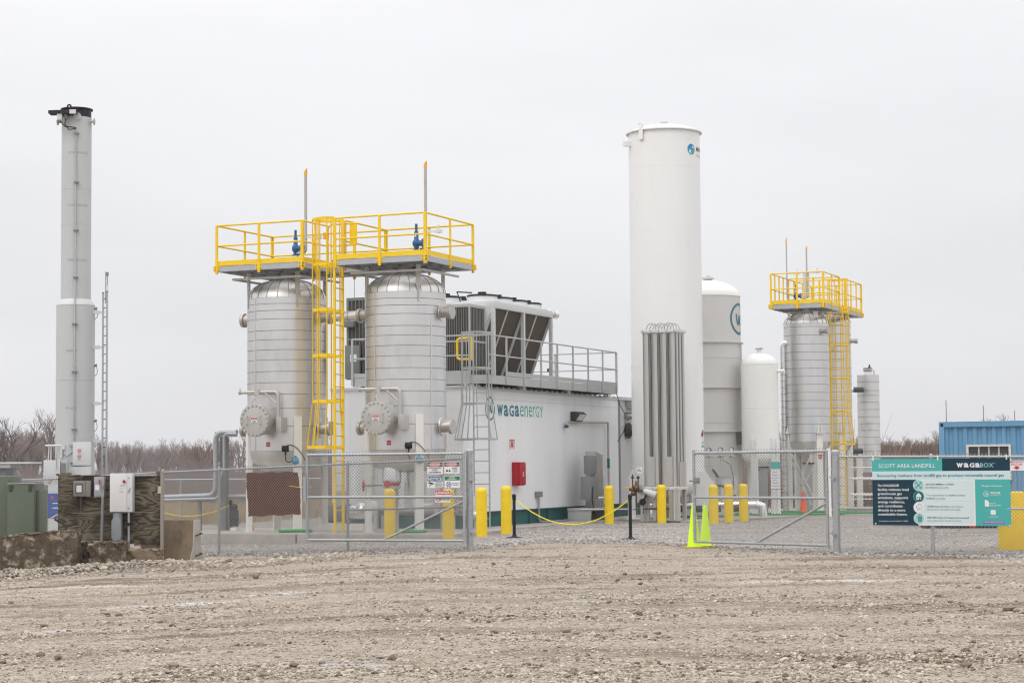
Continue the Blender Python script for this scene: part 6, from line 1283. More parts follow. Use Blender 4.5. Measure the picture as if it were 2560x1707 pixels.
# five signs on the fence behind the open gate
fd = (Vector(WX(1160, 39.56))-Vector(WX(867.5, 40.9))).normalized(); fa = math.atan2(fd.y, fd.x); o_ = Vector((*WX(1160, 39.56), 0)); nn_ = Vector((fd.y, -fd.x, 0))
def onfn(px, py, off=.008):
    oo = o_+nn_*off; r_ = ray(px, py); t_ = (oo-C0).dot(nn_)/r_.dot(nn_); return C0+r_*t_
def onfn(px, py):
    A_ = Vector((*H, 0)); g_ = (Vector(H)-Vector(Fq)).normalized(); n_ = Vector((g_.y, -g_.x, 0)); A_ = A_-n_*.024; r_ = ray(px, py); t_ = (A_-C0).dot(n_)/r_.dot(n_); return C0+r_*t_
fd = (Vector(H)-Vector(Fq)).normalized(); fa = math.atan2(fd.y, fd.x)
def gsign(label, x0, x1, y0, y1, fn):
    a = onfn(x0, y1); b = onfn(x1, y0); t = thing('safety_sign', label, 'sign', (a.x, a.y, a.z), fa, 'safety signs by the gate'); w_ = (b-a).xy.length; h_ = b.z-a.z
    plate(0, w_, 0, h_, SWH, t, name='sign_plate'); fn(t, w_, h_); return t
def txt(t, s, w_, h_, x0, x1, y0, y1, mt_, bold=.01): letters(s, x0*w_, x1*w_, y0*h_, y1*h_, mt_, t, bold=bold, y=-.011)
def dangerhead(t, w_, h_, z0=.64):
    plate(0.02*w_, .98*w_, z0*h_, .98*h_, SBK, t, y=-.004, name='head_panel'); v, f = disc2d(w_/2, (z0+.98)/2*h_, .5); v = [((p[0]-w_/2)/.5*w_*.44+w_/2, 0, (p[2]-(z0+.98)/2*h_)/.5*h_*.155+(z0+.98)/2*h_) for p in v]; flat([(v, f)], SWH, t, -.0085, 'oval_rim'); v = [((p[0]-w_/2)*.95+w_/2, 0, (p[2]-(z0+.98)/2*h_)*.86+(z0+.98)/2*h_) for p in v]; flat([(v, f)], SRE, t, -.0095, 'oval')
    txt(t, 'DANGER', w_, h_, .17, .83, z0+.08, .90, SWH, .02)
def s1(t, w, h): dangerhead(t, w, h); txt(t, 'AUTOMATIC', w, h, .10, .90, .46, .58, SBK, .02); txt(t, 'START', w, h, .3, .7, .28, .40, SBK, .02); txt(t, 'EQUIPMENT', w, h, .10, .90, .08, .21, SBK, .02)
def s2(t, w, h): dangerhead(t, w, h); txt(t, 'DO NOT', w, h, .52, .88, .46, .57, SBK, .01); txt(t, 'ENTER', w, h, .55, .85, .31, .42, SBK, .01); plate(.52*w, .88*w, .2*h, .215*h, SBK, t, y=-.005, name='print_line'); plate(.56*w, .84*w, .13*h, .145*h, SBK, t, y=-.005, name='print_line'); flat([([(.1*w, 0, .16*h), (.26*w, 0, .16*h), (.18*w, 0, .42*h)], [(0, 1, 2)]), ([(.28*w, 0, .16*h), (.42*w, 0, .16*h), (.35*w, 0, .40*h)], [(0, 1, 2)])], SBK, t, -.006, 'symbol')
def s3(t, w, h):
    plate(.02*w, .98*w, .60*h, .98*h, SBL, t, y=-.004, name='head_panel'); txt(t, 'NOTICE', w, h, .06, .94, .66, .92, SWH, .02)
    for k, s in enumerate(('THIS AREA IS', 'UNDER 24 HR', 'VIDEO', 'SURVEILLANCE')): txt(t, s, w, h, .5, .97, .45-.13*k, .54-.13*k, SBK, .01)
    flat([([(.05*w, 0, .42*h), (.12*w, 0, .54*h), (.44*w, 0, .40*h), (.36*w, 0, .30*h)], [(0, 1, 2, 3)]), ([(.10*w, 0, .08*h), (.15*w, 0, .08*h), (.28*w, 0, .32*h), (.22*w, 0, .34*h)], [(0, 1, 2, 3)])], SBK, t, -.006, 'camera_symbol')
def s4(t, w, h):
    plate(.02*w, .98*w, .66*h, .98*h, SGR, t, y=-.004, name='head_panel'); txt(t, 'SAFETY', w, h, .3, .7, .83, .94, SWH, .02); txt(t, 'EQUIPMENT', w, h, .2, .8, .69, .80, SWH, .02)
    flat([disc2d(.2*w, .46*h, .05*w, 12), disc2d(.34*w, .46*h, .05*w, 12), disc2d(.14*w, .28*h, .05*w, 12), disc2d(.27*w, .30*h, .05*w, 12), disc2d(.4*w, .28*h, .05*w, 12), disc2d(.2*w, .12*h, .05*w, 12), disc2d(.34*w, .12*h, .05*w, 12)], SBL, t, -.006, 'symbols'); txt(t, 'REQUIRED IN', w, h, .5, .95, .34, .44, SBK, 0); txt(t, 'THIS AREA', w, h, .54, .9, .20, .30, SBK, 0)
def s5(t, w, h):
    plate(.02*w, .98*w, .66*h, .98*h, SRE, t, y=-.004, name='head_panel'); txt(t, 'DANGER', w, h, .2, .95, .71, .93, SWH, .03); flat([([(.04*w, 0, .71*h), (.18*w, 0, .71*h), (.11*w, 0, .93*h)], [(0, 1, 2)])], SWH, t, -.010, 'triangle')
    flat([ring2d(.22*w, .32*h, .13*w, .17*w), stroke2d([(.12*w, .42*h), (.32*w, .22*h)], .04*w)], SRE, t, -.006, 'no_symbol'); txt(t, 'NO', w, h, .5, .66, .48, .60, SBK, .01); txt(t, 'SMOKING', w, h, .42, .9, .33, .43, SBK, 0); txt(t, 'OPEN FLAMES', w, h, .42, .95, .18, .27, SBK, 0)
gsign('danger sign reading AUTOMATIC START EQUIPMENT wired to the gate', 1068.5, 1107, 1155, 1185, s1); gsign('danger sign reading DO NOT ENTER wired to the gate', 1111, 1149, 1155, 1183, s2); gsign('blue-headed NOTICE sign with a camera symbol wired to the gate', 1068.5, 1107, 1191, 1219, s3); gsign('green-headed SAFETY EQUIPMENT sign wired to the gate', 1112, 1150, 1190, 1219, s4); gsign('lowest DANGER sign with a red no symbol, behind the gate rail', 1088, 1127, 1226, 1255, s5)
# brown sheet tied to the fence
t = thing('brown_mesh_sheet', 'dark brown fabric sheet hung on the fence below the first big vessel', 'sheet', (0, 0, 0))
fd2 = (Vector(WX(867.5, 40.9))-Vector(WX(547, 43.0))); A = Vector(WX(547, 43.0)); n2 = Vector((fd2.y, -fd2.x)).normalized()
def onf2(px, py, off=-.09): oo = A+n2*off; r_ = ray(px, py); t_ = (oo.x*n2.x+oo.y*n2.y-0)/(r_.x*n2.x+r_.y*n2.y); return C0+r_*t_
cs = [onf2(616, 1182), onf2(746, 1179), onf2(753, 1285), onf2(620, 1291)]; v = []; f = []; nu, nv = 16, 12
for j in range(nv+1):
    for i in range(nu+1):
        a = cs[0].lerp(cs[1], i/nu); b = cs[3].lerp(cs[2], i/nu); p = a.lerp(b, j/nv); p += Vector((n2.x, n2.y, 0))*(.018*math.sin(i*1.3+j*.5)+.01*math.sin(j*2.1)); p.z += .012*math.sin(i*1.1)*(j in (0, nv)); v.append(p)
for j in range(nv):
    for i in range(nu): k = j*(nu+1)+i; f.append((k, k+1, k+nu+2, k+nu+1))
MB().add(v, f).build('fabric', BRN, t); m = MB(); m.tube([onf2(723, 1214, .03), onf2(750, 1218, .06), onf2(780, 1216, .06)], .006, 5); m.build('tie_cord', ROPE, t)

# ================================================================== BOLLARDS, STANCHIONS, CONES
bo = thing('bollard', 'x', 'bollard'); m = MB(); m.tube([(0, 0, -.3), (0, 0, 1.11)], .132, 28); m.lathe([(.132, 1.11), (.128, 1.15), (.10, 1.19), (.05, 1.205), (.001, 1.21)], 28); m.build('sleeve', BOL, bo)
BO = [(975, 1354, 1220.5, 'yellow bollard behind the gate, right of the yellow ladder foot'), (1121, 1353, 1221, 'yellow bollard behind the lowest danger sign and the gate brace'), (1204.5, 1342.5, 1218, 'yellow bollard at the foot of the grey ladder'), (1266, 1336.5, 1214, 'yellow bollard below the red cabinet beside a black stanchion'),
      (1523.5, 1310.5, 1213, 'yellow bollard at the grey manifold by the white wall'), (1654.5, 1309, 1210.5, 'yellow bollard right in front of the fin bank'), (1785, 1311, 1211, 'yellow bollard behind the half open gate, next to the lime cones'), (1822.5, 1308, 1209.5, 'yellow bollard in the middle of the three behind the half open gate'), (1859.5, 1305, 1208.5, 'yellow bollard nearest the small white vessel, last of the three')]
for i, (px, pb, pt, lab) in enumerate(BO):
    p = G(px, pb); h = W(px, pt, p.y).z-p.z; b = bo if i == 0 else dup(bo, p); b.location = p; b['label'] = lab; b['group'] = 'yellow bollards'; b.scale = (1, 1, h/1.21)
st = thing('stanchion', 'x', 'stanchion'); m = MB(); m.lathe([(.22, 0), (.225, .015), (.21, .03), (.06, .06), (.045, .09)], 28); m.build('base', BLK, st); MB().tube([(0, 0, .05), (0, 0, .93)], .037, 16).build('pole', BLK, st); m = MB(); m.tube([(0, 0, .91), (0, 0, .95)], .047, 14); m.ball((0, 0, .99), .052, 10); m.build('knob', BLK, st)
ST = [(1286, 1346, 'black stanchion beside the bollard at the red cabinet'), (1576.5, 1350, 'black stanchion in front of the white tank leg')]; sp = []
for i, (px, pb, lab) in enumerate(ST):
    p = G(px, pb); s_ = st if i == 0 else dup(st, p); s_.location = p; s_['label'] = lab; s_['group'] = 'black stanchions'; sp.append(p)
p = G(577, 1312); p = Vector((W(577, 1250, 50.5).x, 50.5, -.16)); s_ = dup(st, p, None, 'black stanchion beside the white pipe sleeve, far behind the fence', 'black stanchions'); sp.append(p)
def rope(label, a, b, drop, r_=.013): o = MB().tube(sag(a, b, drop, 28), r_, 6).build('barrier_rope', ROPE, None); tag(o, label, 'rope', 'yellow barrier ropes'); return o
rope('yellow rope slung between the two black stanchions in the gate opening', sp[0]+Vector((.04, 0, .90)), sp[1]+Vector((-.04, 0, .90)), .56)
rope('yellow rope hanging behind the fence beside the pipe bends', W(330, 1240, 50.5), sp[2]+Vector((0, 0, .93)), .40, .011)
rope('short length of yellow rope beside the green cabinet', W(90, 1312, 47), W(145, 1284, 47), .02, .011)
def cone(label, p, h, r, mt_, sc=1.):
    t = thing('traffic_cone', label, 'traffic cone', p, .3); m = MB(); m.lathe([(r, .03), (r*.93, .05), (.042, h-.04), (.034, h), (.02, h), (.0, h-.02)], 28); m.build('cone_body', mt_, t); return t
p = G(1733, 1371); hh = W(1735, 1261, p.y).z-p.z
for px, py, lab in ((1735, 1370, 'lime green traffic cone in the gate opening, clear of the gate'), (1764, 1367, 'lime green traffic cone seen partly through the half open gate')):
    p = G(px, py); t = cone(lab, p, W(px, 1261.5, p.y).z-p.z, .142 if px < 1750 else .128, LIM); t['group'] = 'lime traffic cones'; 
    m = MB(); m.prism([(-.19, -.17), (.19, -.17), (.19, .17), (-.19, .17)], .0, .035, 'z'); o = m.build('base', TAN, t, bevel=.008); o.scale = (1.1, 1., 1)
p = W(2009, 1277, 63.0); p.z = .07; t = cone('orange traffic cone behind the crossed tank braces', p, W(2009, 1228, 63).z-.07, .13, ORG); MB().box(-.18, .18, -.18, .18, 0, .03).build('base', ORG, t)
p = Vector((W(629, 1300, 50).x, 50, -.15)); t = cone('orange and white traffic cone between the vessel leg and the brown sheet', p, .42, .11, ORG); MB().lathe([(.096, .14), (.075, .24)], 24).build('white_band', SWH, t); MB().box(-.16, .16, -.16, .16, 0, .03).build('base', BLK, t)
p = Vector((W(586, 1300, 50.3).x, 50.3, -.15)); t = thing('pipe_sleeve', 'white round pipe sleeve behind the fence beside the vessel leg', 'sleeve', p); MB().tube([(0, 0, 0), (0, 0, .33)], .105, 20).build('sleeve', TWH, t); m = MB(); m.box(-.10, .10, -.08, .08, .36, .78); m.ball((.0, 0, .85), .09, 8); m.tube([(-.1, -.05, .55), (.12, -.05, .55)], .05, 8); m.build('valve_head', DGR, t)
p = Vector((W(571, 1300, 50.8).x, 50.8, -.15)); t = thing('green_box', 'little teal box on the gravel beside the black stanchion', 'box', p); MB().box(-.10, .07, -.08, .08, .02, .22).build('box_body', TEA, t); MB().box(-.13, .1, -.1, .1, 0, .02).build('base', BLK, t)
# ================================================================== LEFT SIDE: STACK, MAST, BOARD, BARRIERS
Ys = 56.; scx = 188; sb = vbase(187, Ys, -.38)
sk = thing('flare_stack', 'tall grey flare stack with a black rim and a wider lower half', 'chimney', sb, 0)
zs_ = lambda y, Y=Ys-.38: W(188, y, Y).z+.38
R1 = 37*Ys/F; R2 = 47.5*Ys/F
cyl = lambda a, b, R, name='shell_course', dx=0: MB().lathe([(R-.01, a+.002), (R, a+.005), (R, b-.005), (R-.01, b-.002)], 56, (dx, 0, 0)).build(name, STK, sk)
ys_ = [0, zs_(1082), zs_(949), zs_(762)]
for i in range(3): cyl(ys_[i], ys_[i+1], R2+(.006 if i == 0 else 0)); MB().lathe([(R2-.002, ys_[i+1]-.01), (R2+.006, ys_[i+1]-.005), (R2+.006, ys_[i+1]+.005), (R2-.002, ys_[i+1]+.01)], 56).build('weld_bead', STK, sk)
MB().lathe([(R2, zs_(762)), (R2, zs_(761)), (R1, zs_(746)), (R1-.02, zs_(746))], 56).build('cone_transition', LGR, sk)
yy = [zs_(746), zs_(560), zs_(471), zs_(290)]
for i in range(3): cyl(yy[i], yy[i+1], R1); MB().lathe([(R1-.002, yy[i]-.008), (R1+.005, yy[i]-.004), (R1+.005, yy[i]+.004), (R1-.002, yy[i]+.008)], 56).build('weld_bead', STK, sk)
MB().lathe([(R1-.03, zs_(290)), (R1-.012, zs_(289)), (R1-.012, zs_(272)), (R1+.035, zs_(271)), (R1+.035, zs_(268)), (R1-.04, zs_(268)), (R1-.04, zs_(290))], 56).build('black_rim', CHR, sk)
m = MB(); z = zs_(264); m.box(-.27, -.17, -.02, .02, zs_(270), z+.02); m.tube(arc((-.22, 0, z+.04), .05, 0, 2*PI, 14, (1, 0, 0), (0, 0, 1)), .025, 6); m.build('lifting_lug', CHR, sk)
z = zs_(287); m = MB(); m.prism([(-.68, -.62), (.13, -.70), (.13, -.35), (-.3, -.25), (-.68, -.25)], z, z+.09, 'z'); m.build('burner_shelf', CHR, sk)
MB().box(-.43, -.29, -.62, -.48, z-.19, z-.01).build('ignition_box', LGR, sk, bevel=.01); m = MB(); m.tube([(-.20, -.52, z-.02), (-.20, -.52, z-.14)], .05, 10); m.build('pilot_head', MGR, sk); MB().box(-.05, .13, -.72, -.69, z-.03, z+.09).build('shelf_plate', LGR, sk)
m = MB(); m.tube([(-.36, -.56, z-.2), (-.2, -.60, z-.38), (.05, -.56, z-.40), (.08, -.47, z-.40)], .016, 6); m.tube([(-.2, -.52, z-.14), (-.22, -.56, z-.3), (-.1, -.56, z-.46), (.08, -.47, z-.42)], .016, 6); m.build('cables', BLK, sk)
for s, yc in ((-1, -.02), (1, -.02)): m = MB(); m.tube([(s*R1*.95, -.1, z-.14+yc), (s*(R1+.12), -.1, z-.14+yc)], .035, 10); m.disc((s*(R1+.10), -.1, z-.14+yc), (1, 0, 0), .10, .03, 16); m.build('side_nozzle', GFR, sk)
m = MB(); m.disc((.11, -R1-.02, z-.06), (0, 1, 0), .11, .04, 20); m.build('port_cover', STK, sk)
cxp = .08; m = MB(); m.tube([(cxp, -R1-.04, z-.42), (cxp, -R1-.04, zs_(742)), (cxp+.02, -R2-.04, zs_(764)), (cxp+.02, -R2-.04, zs_(1160))], .022, 8); m.build('conduit', GAL, sk)
for y in (335, 457, 577, 694): m = MB(); m.box(cxp-.05, cxp+.09, -R1-.09, -R1+.01, zs_(y)-.02, zs_(y)+.02); m.build('conduit_clamp', MGR, sk)
for y in (811, 930, 1073): m = MB(); m.box(cxp-.05, cxp+.10, -R2-.09, -R2+.01, zs_(y)-.02, zs_(y)+.02); m.build('conduit_clamp', MGR, sk)
for y, R in ((382, R1), (513, R1), (650, R1), (877, R2), (1020, R2)):
    wr = wrapper(R+.003, rad(-90)); v = []; f = []
    for i in range(7): x = -.15+.6*i/6; v += [(x, 0, zs_(y)-.035), (x, 0, zs_(y)+.035)]
    for i in range(6): f.append((2*i, 2*i+2, 2*i+3, 2*i+1))
    if R == R2: v = v[:8]; f = f[:3]
    MB().add([wr(Vector(p)) for p in v], f).build('scuff_patch', mat('scuffed_grey', (.40, .41, .41), .6, var=.25, scale=20), sk)
m = MB(); m.box(.09, .60, -R2-.16, -R2-.04, zs_(1163), zs_(1105)); hb_ = m.build('junction_cover', LGR, sk, bevel=.01)
for y in (1111, 1153): m = MB(); m.box(-.02, .12, -R2-.14, -R2-.02, zs_(y)-.03, zs_(y)+.02); m.build('cover_bracket', GFR, sk)
def dlabel(par, x0, x1, z0, z1, yy, w2): pl = plate(x0, x1, z0, z1, SWH, par, y=yy, name='hot_label'); plate(x0+.008, x1-.008, z1-.07, z1-.008, SRE, pl, y=yy-.005, t=.001, name='label_band'); letters('DANGER', x0+.02, x1-.02, z1-.055, z1-.022, SWH, pl, y=yy-.008, bold=.02); letters(w2, x0+.02, x1-.02, z0+.015, z1-.085, SBK, pl, y=yy-.008, bold=.02)
dlabel(sk, .22, .34, zs_(1136), zs_(1122), -R2-.165, 'HOT'); dlabel(sk, .22, .34, zs_(1149), zs_(1137), -R2-.165, 'SURFACE')
m = MB(); m.box(-.04, .60, -R2-.14, -R2-.02, zs_(1200), zs_(1166)); m.build('lower_cover', LGR, sk)
for py, dx in ((770, 0), (913, 0), (1052, 0)): m = MB(); zz = zs_(py); m.tube([(R2, 0, zz), (R2+.05, 0, zz)], .03, 8); m.ball((R2+.05, 0, zz+.02), .035, 8); m.tube([(R2+.05, 0, zz), (R2+.09, 0, zz-.15), (R2+.07, 0, zz-.24), (R2, 0, zz-.30)], .010, 6); m.build('thermocouple', MGR, sk)
m = MB(); z = zs_(1113); m.tube([(-R2-.18, -.5, z), (-R2+.28, -.5, z)], .03, 8); m.tube([(-R2+.28, -.52, z), (-R2+.28, -.52, z-.35)], .035, 8); m.tube([(-R2+.35, -.52, z+.02), (-R2+.35, -.52, z-.12)], .05, 8); m.tube([(-R2-.1, -.4, z), (-R2-.12, -.4, z-.45)], .02, 8); m.tube([(-R2-.04, -.4, z), (-R2-.05, -.4, z-.45)], .02, 8); m.build('pilot_gas_train', LGR, sk)
m = MB(); m.tube([(-R2+.3, -.52, z-.22), (-.1, -.6, z-.32), (.05, -.56, z-.2)], .012, 6); m.build('train_cable', MGR, sk)
# mast beside the stack
xm = W(264, 1000, Ys).x; tm = thing('ladder_mast', 'slim grey ladder mast standing right beside the flare stack', 'ladder', (xm, Ys-.1, -.38), 0)
z0 = 0; z1 = zs_(730)
for px, zt_, w_ in ((258.5, zs_(731), .045), (268.5, zs_(728), .045)):
    x = W(px, 1000, Ys).x-xm; MB().box(x-w_/2, x+w_/2, -.03, .03, 0, zt_).build('side_rail', GAL, tm); MB().box(x-w_/2-.006, x+w_/2+.006, -.035, .035, zt_, zt_+.02).build('rail_cap', BLK, tm)
z = .3; rg = MB().tube([(-.07, 0, 0), (.06, 0, .02)], .012, 6).mesh('rung', DGR)
while z < z1-.1: o = obj('rung', rg, tm); o.location.z = z; z += .265
x = W(266, 700, Ys).x-xm; MB().tube([(x, .02, z1-.3), (x, .02, zs_(677))], .018, 8).build('mast_pole', GAL, tm); m = MB(); m.box(x+.02, x+.08, -.02, .04, zs_(688), zs_(679)); m.tube([(x+.05, 0, zs_(688)), (x+.055, 0, zs_(712))], .012, 6); m.tube([(x+.06, .01, zs_(712)), (x+.06, .01, zs_(730))], .006, 5); m.build('sensor_head', MGR, tm)
for y in (779, 867, 1008, 1102): zz = zs_(y); m = MB(); m.box(-.42, -.16, -.03, .03, zz-.05, zz+.05); m.box(-.16, -.02, -.02, .02, zz-.03, zz+.03); m.build('standoff', LGR, tm)
# control cabinet at the stack
a = W(132, 1212, 55); t = thing('control_cabinet', 'light grey control cabinet with a red HOT label at the foot of the stack', 'cabinet', (a.x, 55, a.z), 0)
h = W(132, 1150, 55).z-a.z; w_ = 20.5*55/F; MB().box(-w_, w_, -.15, .15, 0, h).build('body', LGR, t, bevel=.01); MB().box(w_+.01, w_+.19, -.10, .15, h*.35, h-.02).build('side_box', GFR, t, bevel=.01); MB().box(w_+.03, w_+.16, -.108, -.102, h*.45, h-.08).build('side_window', MGR, t); dlabel(t, -w_*.55, w_*.2, .01, .20, -.155, 'HOT')
MB().box(w_*.55, w_*.95, -.158, -.152, h-.42, h-.38).build('name_plate', SBK, t); MB().tube([(w_*.6, -.18, h+.15), (w_*.6, -.18, h-.22), (w_*.75, -.18, h-.26)], .012, 6).build('latch_rod', GAL, t); MB().box(-.1, .3, -.12, .12, -.30, -.001).build('pedestal', LGR, t)
MB().box(-.12, .02, -.05, .05, a.z*-1-.9, -.3).build('pedestal_leg', LGR, t)
# blue panel with pipework
a = W(132, 1300, 50); t = thing('blue_equipment_panel', 'bright blue panel with small white labels behind the fence', 'panel', (a.x, 50, -.3), 0)
z0 = W(132, 1296, 50).z+.3; z1 = W(132, 1233, 50).z+.3; MB().box(-.13, .16, 0, .3, z0, z1).build('panel_face', mat('deep_blue_paint', (.015, .075, .33), .4), t); MB().box(-.13, .18, .02, .3, z1+.005, z1+.21).build('grey_head', LGR, t)
for z in (z1-.26, z1-.38): MB().box(-.01, .15, -.01, 0, z, z+.025).build('label_strip', SWH, t)
m = MB(); m.beam((-.05, -.012, z1-.06), (.03, -.012, z1-.16), .02, .01, up=(0, 1, 0)); m.beam((.03, -.012, z1-.06), (-.05, -.012, z1-.16), .02, .01, up=(0, 1, 0)); m.build('orange_cross', ORG, t); MB().box(-.10, .12, .0, .2, 0, z0-.01).build('base_box', LGR, t)
t = thing('valve_cluster', 'cluster of chrome and green valves behind the fence beside the blue panel', 'valve', (W(107, 1280, 49.5).x, 49.5, -.3), 0)
for k in range(9): m = MB(); x = -.10+.09*(k % 3); z = .25+.24*(k//3)+.05*(k % 2); m.ball((x, 0, z), .045, 8); m.tube([(x, 0, z-.12), (x, 0, z+.12)], .015, 6); m.build('valve', ALU if k % 2 else MGR, t)
m = MB(); m.ball((.0, -.05, .32), .10, 8); m.tube([(-.15, 0, .25), (.15, 0, .22)], .06, 8); m.build('green_valve', mat('dark_green_paint', (.01, .06, .03), .4), t); MB().box(-.22, .35, -.05, .15, -.05, .18).build('brick_pad', mat('pink_brown_block', (.32, .2, .15), .9), t)
# canopy at the far left
a = W(0, 1160, 52); t = thing('canopy_roof', 'thin pale canopy roof edge above the green cabinets', 'canopy', (W(20, 1160, 52).x, 52, 0), 0); z = W(20, 1158, 52).z
MB().box(-1.5, .61, -.1, 1.2, z-.01, z+.035).build('roof_sheet', LGR, t); MB().box(-1.5, .08, -.06, 1.1, z-.12, z-.012).build('fascia', GFR, t); MB().box(-1.5, -.08, .1, .9, -.3, z-.12).build('dark_cabinet', MGR, t)
# green transformer cabinets
p = G(48, 1345); Yt = 39.6; xl = lambda px: (px-CX)/F*Yt
t = thing('green_transformer', 'dull green cabinet with hinge lugs on top, in front of the fence', 'transformer', (xl(56), Yt, -.38), 0)
zt_ = W(50, 1209, Yt).z+.38; MB().box(xl(18)-xl(56), xl(87)-xl(56), 0, .8, 0, zt_).build('body', GRN, t, bevel=.015); MB().box(xl(20)-xl(56), xl(86)-xl(56), -.03, 0, .1, zt_-.012).build('door', GRN, t, bevel=.01); MB().box(xl(87)-xl(56)+.002, xl(96)-xl(56), .12, .8, 0, zt_-.13).build('side_cabinet', GRN, t, bevel=.01)
for px in (27, 76): m = MB(); x = xl(px)-xl(56); m.box(x-.03, x+.04, -.05, -.03, zt_-.14, zt_-.02); m.tube([(x+.04, -.05, zt_-.01), (x+.07, -.06, zt_-.06)], .008, 6); m.build('hinge_lug', mat('mossy_green', (.05, .075, .03), .9), t)
MB().box(xl(20)-xl(56), xl(88)-xl(56), -.035, .02, zt_+.001, zt_+.012).build('drip_edge', LGR, t)
t = thing('green_transformer', 'taller dull green cabinet cut by the photo edge', 'transformer', (xl(-12), Yt+.15, -.38), 0); zt2_ = W(5, 1190, Yt+.15).z+.38; MB().box(-1.0, xl(22)-xl(-12), 0, .9, 0, zt2_).build('body', GRN, t, bevel=.015); MB().box(-1.0, xl(17)-xl(-12), -.025, 0, .1, zt2_-.07).build('door', GRN, t, bevel=.01)

# plywood board on posts
def ply(name):
    m = bpy.data.materials.new(name); m.use_nodes = True; t = m.node_tree; b = t.nodes['Principled BSDF']; L = t.links.new; b.inputs['Roughness'].default_value = .9; b.inputs['Specular IOR Level'].default_value = .2
    tc = N(t, 'ShaderNodeTexCoord'); mp = N(t, 'ShaderNodeMapping'); mp.inputs['Scale'].default_value = (.42, 1, 2.0); L(tc.outputs['Object'], mp.inputs[0])
    n1 = N(t, 'ShaderNodeTexNoise'); n1.inputs['Scale'].default_value = 1.3; n1.inputs['Detail'].default_value = 3; n1.inputs['Distortion'].default_value = .35; L(mp.outputs[0], n1.inputs['Vector'])
    mu = N(t, 'ShaderNodeMath', operation='MULTIPLY'); mu.inputs[1].default_value = 38; L(n1.outputs[0], mu.inputs[0]); fr_ = N(t, 'ShaderNodeMath', operation='PINGPONG'); fr_.inputs[1].default_value = 1; L(mu.outputs[0], fr_.inputs[0])
    n2 = N(t, 'ShaderNodeTexNoise'); n2.inputs['Scale'].default_value = 18; n2.inputs['Detail'].default_value = 6; L(mp.outputs[0], n2.inputs['Vector'])
    ad = N(t, 'ShaderNodeMath', operation='ADD'); L(fr_.outputs[0], ad.inputs[0]); L(n2.outputs[0], ad.inputs[1])
    cr = N(t, 'ShaderNodeValToRGB'); e = cr.color_ramp.elements; e[0].position = .35; e[0].color = (.05, .038, .027, 1); e[1].position = 1.0; e[1].color = (.185, .162, .118, 1); x = e.new(.6); x.color = (.10, .082, .056, 1); x = e.new(.8); x.color = (.15, .128, .09, 1)
    hf = N(t, 'ShaderNodeMath', operation='MULTIPLY'); hf.inputs[1].default_value = .66; L(ad.outputs[0], hf.inputs[0]); L(hf.outputs[0], cr.inputs[0])
    n3 = N(t, 'ShaderNodeTexNoise'); n3.inputs['Scale'].default_value = 1.4; n3.inputs['Detail'].default_value = 5; L(tc.outputs['Object'], n3.inputs['Vector']); mr_ = N(t, 'ShaderNodeMapRange'); mr_.inputs[1].default_value = .46; mr_.inputs[2].default_value = .62; L(n3.outputs[0], mr_.inputs[0])
    mx = N(t, 'ShaderNodeMix', data_type='RGBA'); L(mr_.outputs[0], mx.inputs[0]); L(cr.outputs[0], mx.inputs[6]); mx.inputs[7].default_value = (.035, .024, .017, 1); L(mx.outputs[2], b.inputs['Base Color'])
    bp = N(t, 'ShaderNodeBump'); bp.inputs['Strength'].default_value = .5; bp.inputs['Distance'].default_value = .01; L(ad.outputs[0], bp.inputs['Height']); L(bp.outputs[0], b.inputs['Normal']); return m
PLY = ply('weathered_plywood'); WDP = mat('weathered_timber', (.16, .135, .10), .9, var=.25, streak=.2, scale=8, tint=(.05, .035, .025), tmin=.45, tmax=.7)
Yp = 39.0; XP = lambda px: (px-CX)/F*Yp; ZPp = lambda py, px=270: W(px, py, Yp).z
t = thing('plywood_board', 'large weathered plywood board on timber posts carrying electric boxes', 'board', (XP(275), Yp, 0), 0)
x0 = XP(275)
for i, (a, b, ya, yb_) in enumerate(((145, 202, 1186, 1368), (202.5, 254, 1187, 1352), (254.5, 336, 1188, 1360), (336.5, 401, 1189, 1362))):
    z0 = ZPp(yb_); z1 = ZPp(ya); zm = ZPp(1281); MB().box(XP(a)-x0, XP(b)-x0-.004, 0, .02, zm+.003, z1).build('board_sheet', PLY, t); MB().box(XP(a)-x0-.01*(i % 2), XP(b)-x0-.004, 0, .022, z0, zm-.003).build('board_sheet', PLY, t)
for px, w_, yt_ in ((163, 12, 1180), (396, 8, 1179)): MB().box(XP(px-w_)-x0, XP(px+w_)-x0, .024, .13, -.35, ZPp(yt_)).build('timber_post', WDP, t)
MB().box(XP(401.5)-x0, XP(407)-x0, -.06, .10, -.30, ZPp(1179)).build('edge_plank', mat('pale_plank', (.27, .245, .21), .9, var=.2, streak=.15, scale=8), t)
MB().box(XP(336)-x0, XP(392)-x0, -.04, -.003, ZPp(1190), ZPp(1186)).build('strut_channel', GAL, t); MB().box(XP(395)-x0, XP(404)-x0, -.07, -.05, ZPp(1234), ZPp(1216)).build('small_tag', mat('pale_yellow_tag', (.45, .45, .3), .7), t)
def wbox(name, label, cat, x0p, x1p, y0p, y1p, dpt, mt_, Y=Yp, bev=.008, rz=0):
    a = W(x0p, y1p, Y); b = W(x1p, y0p, Y); t = thing(name, label, cat, ((a.x+b.x)/2, Y-.002, a.z), rz); w_ = (b.x-a.x)/2; h = b.z-a.z
    MB().box(-w_, w_, -dpt, -.001, 0, h).build('box_body', mt_, t, bevel=bev); return t, w_, h
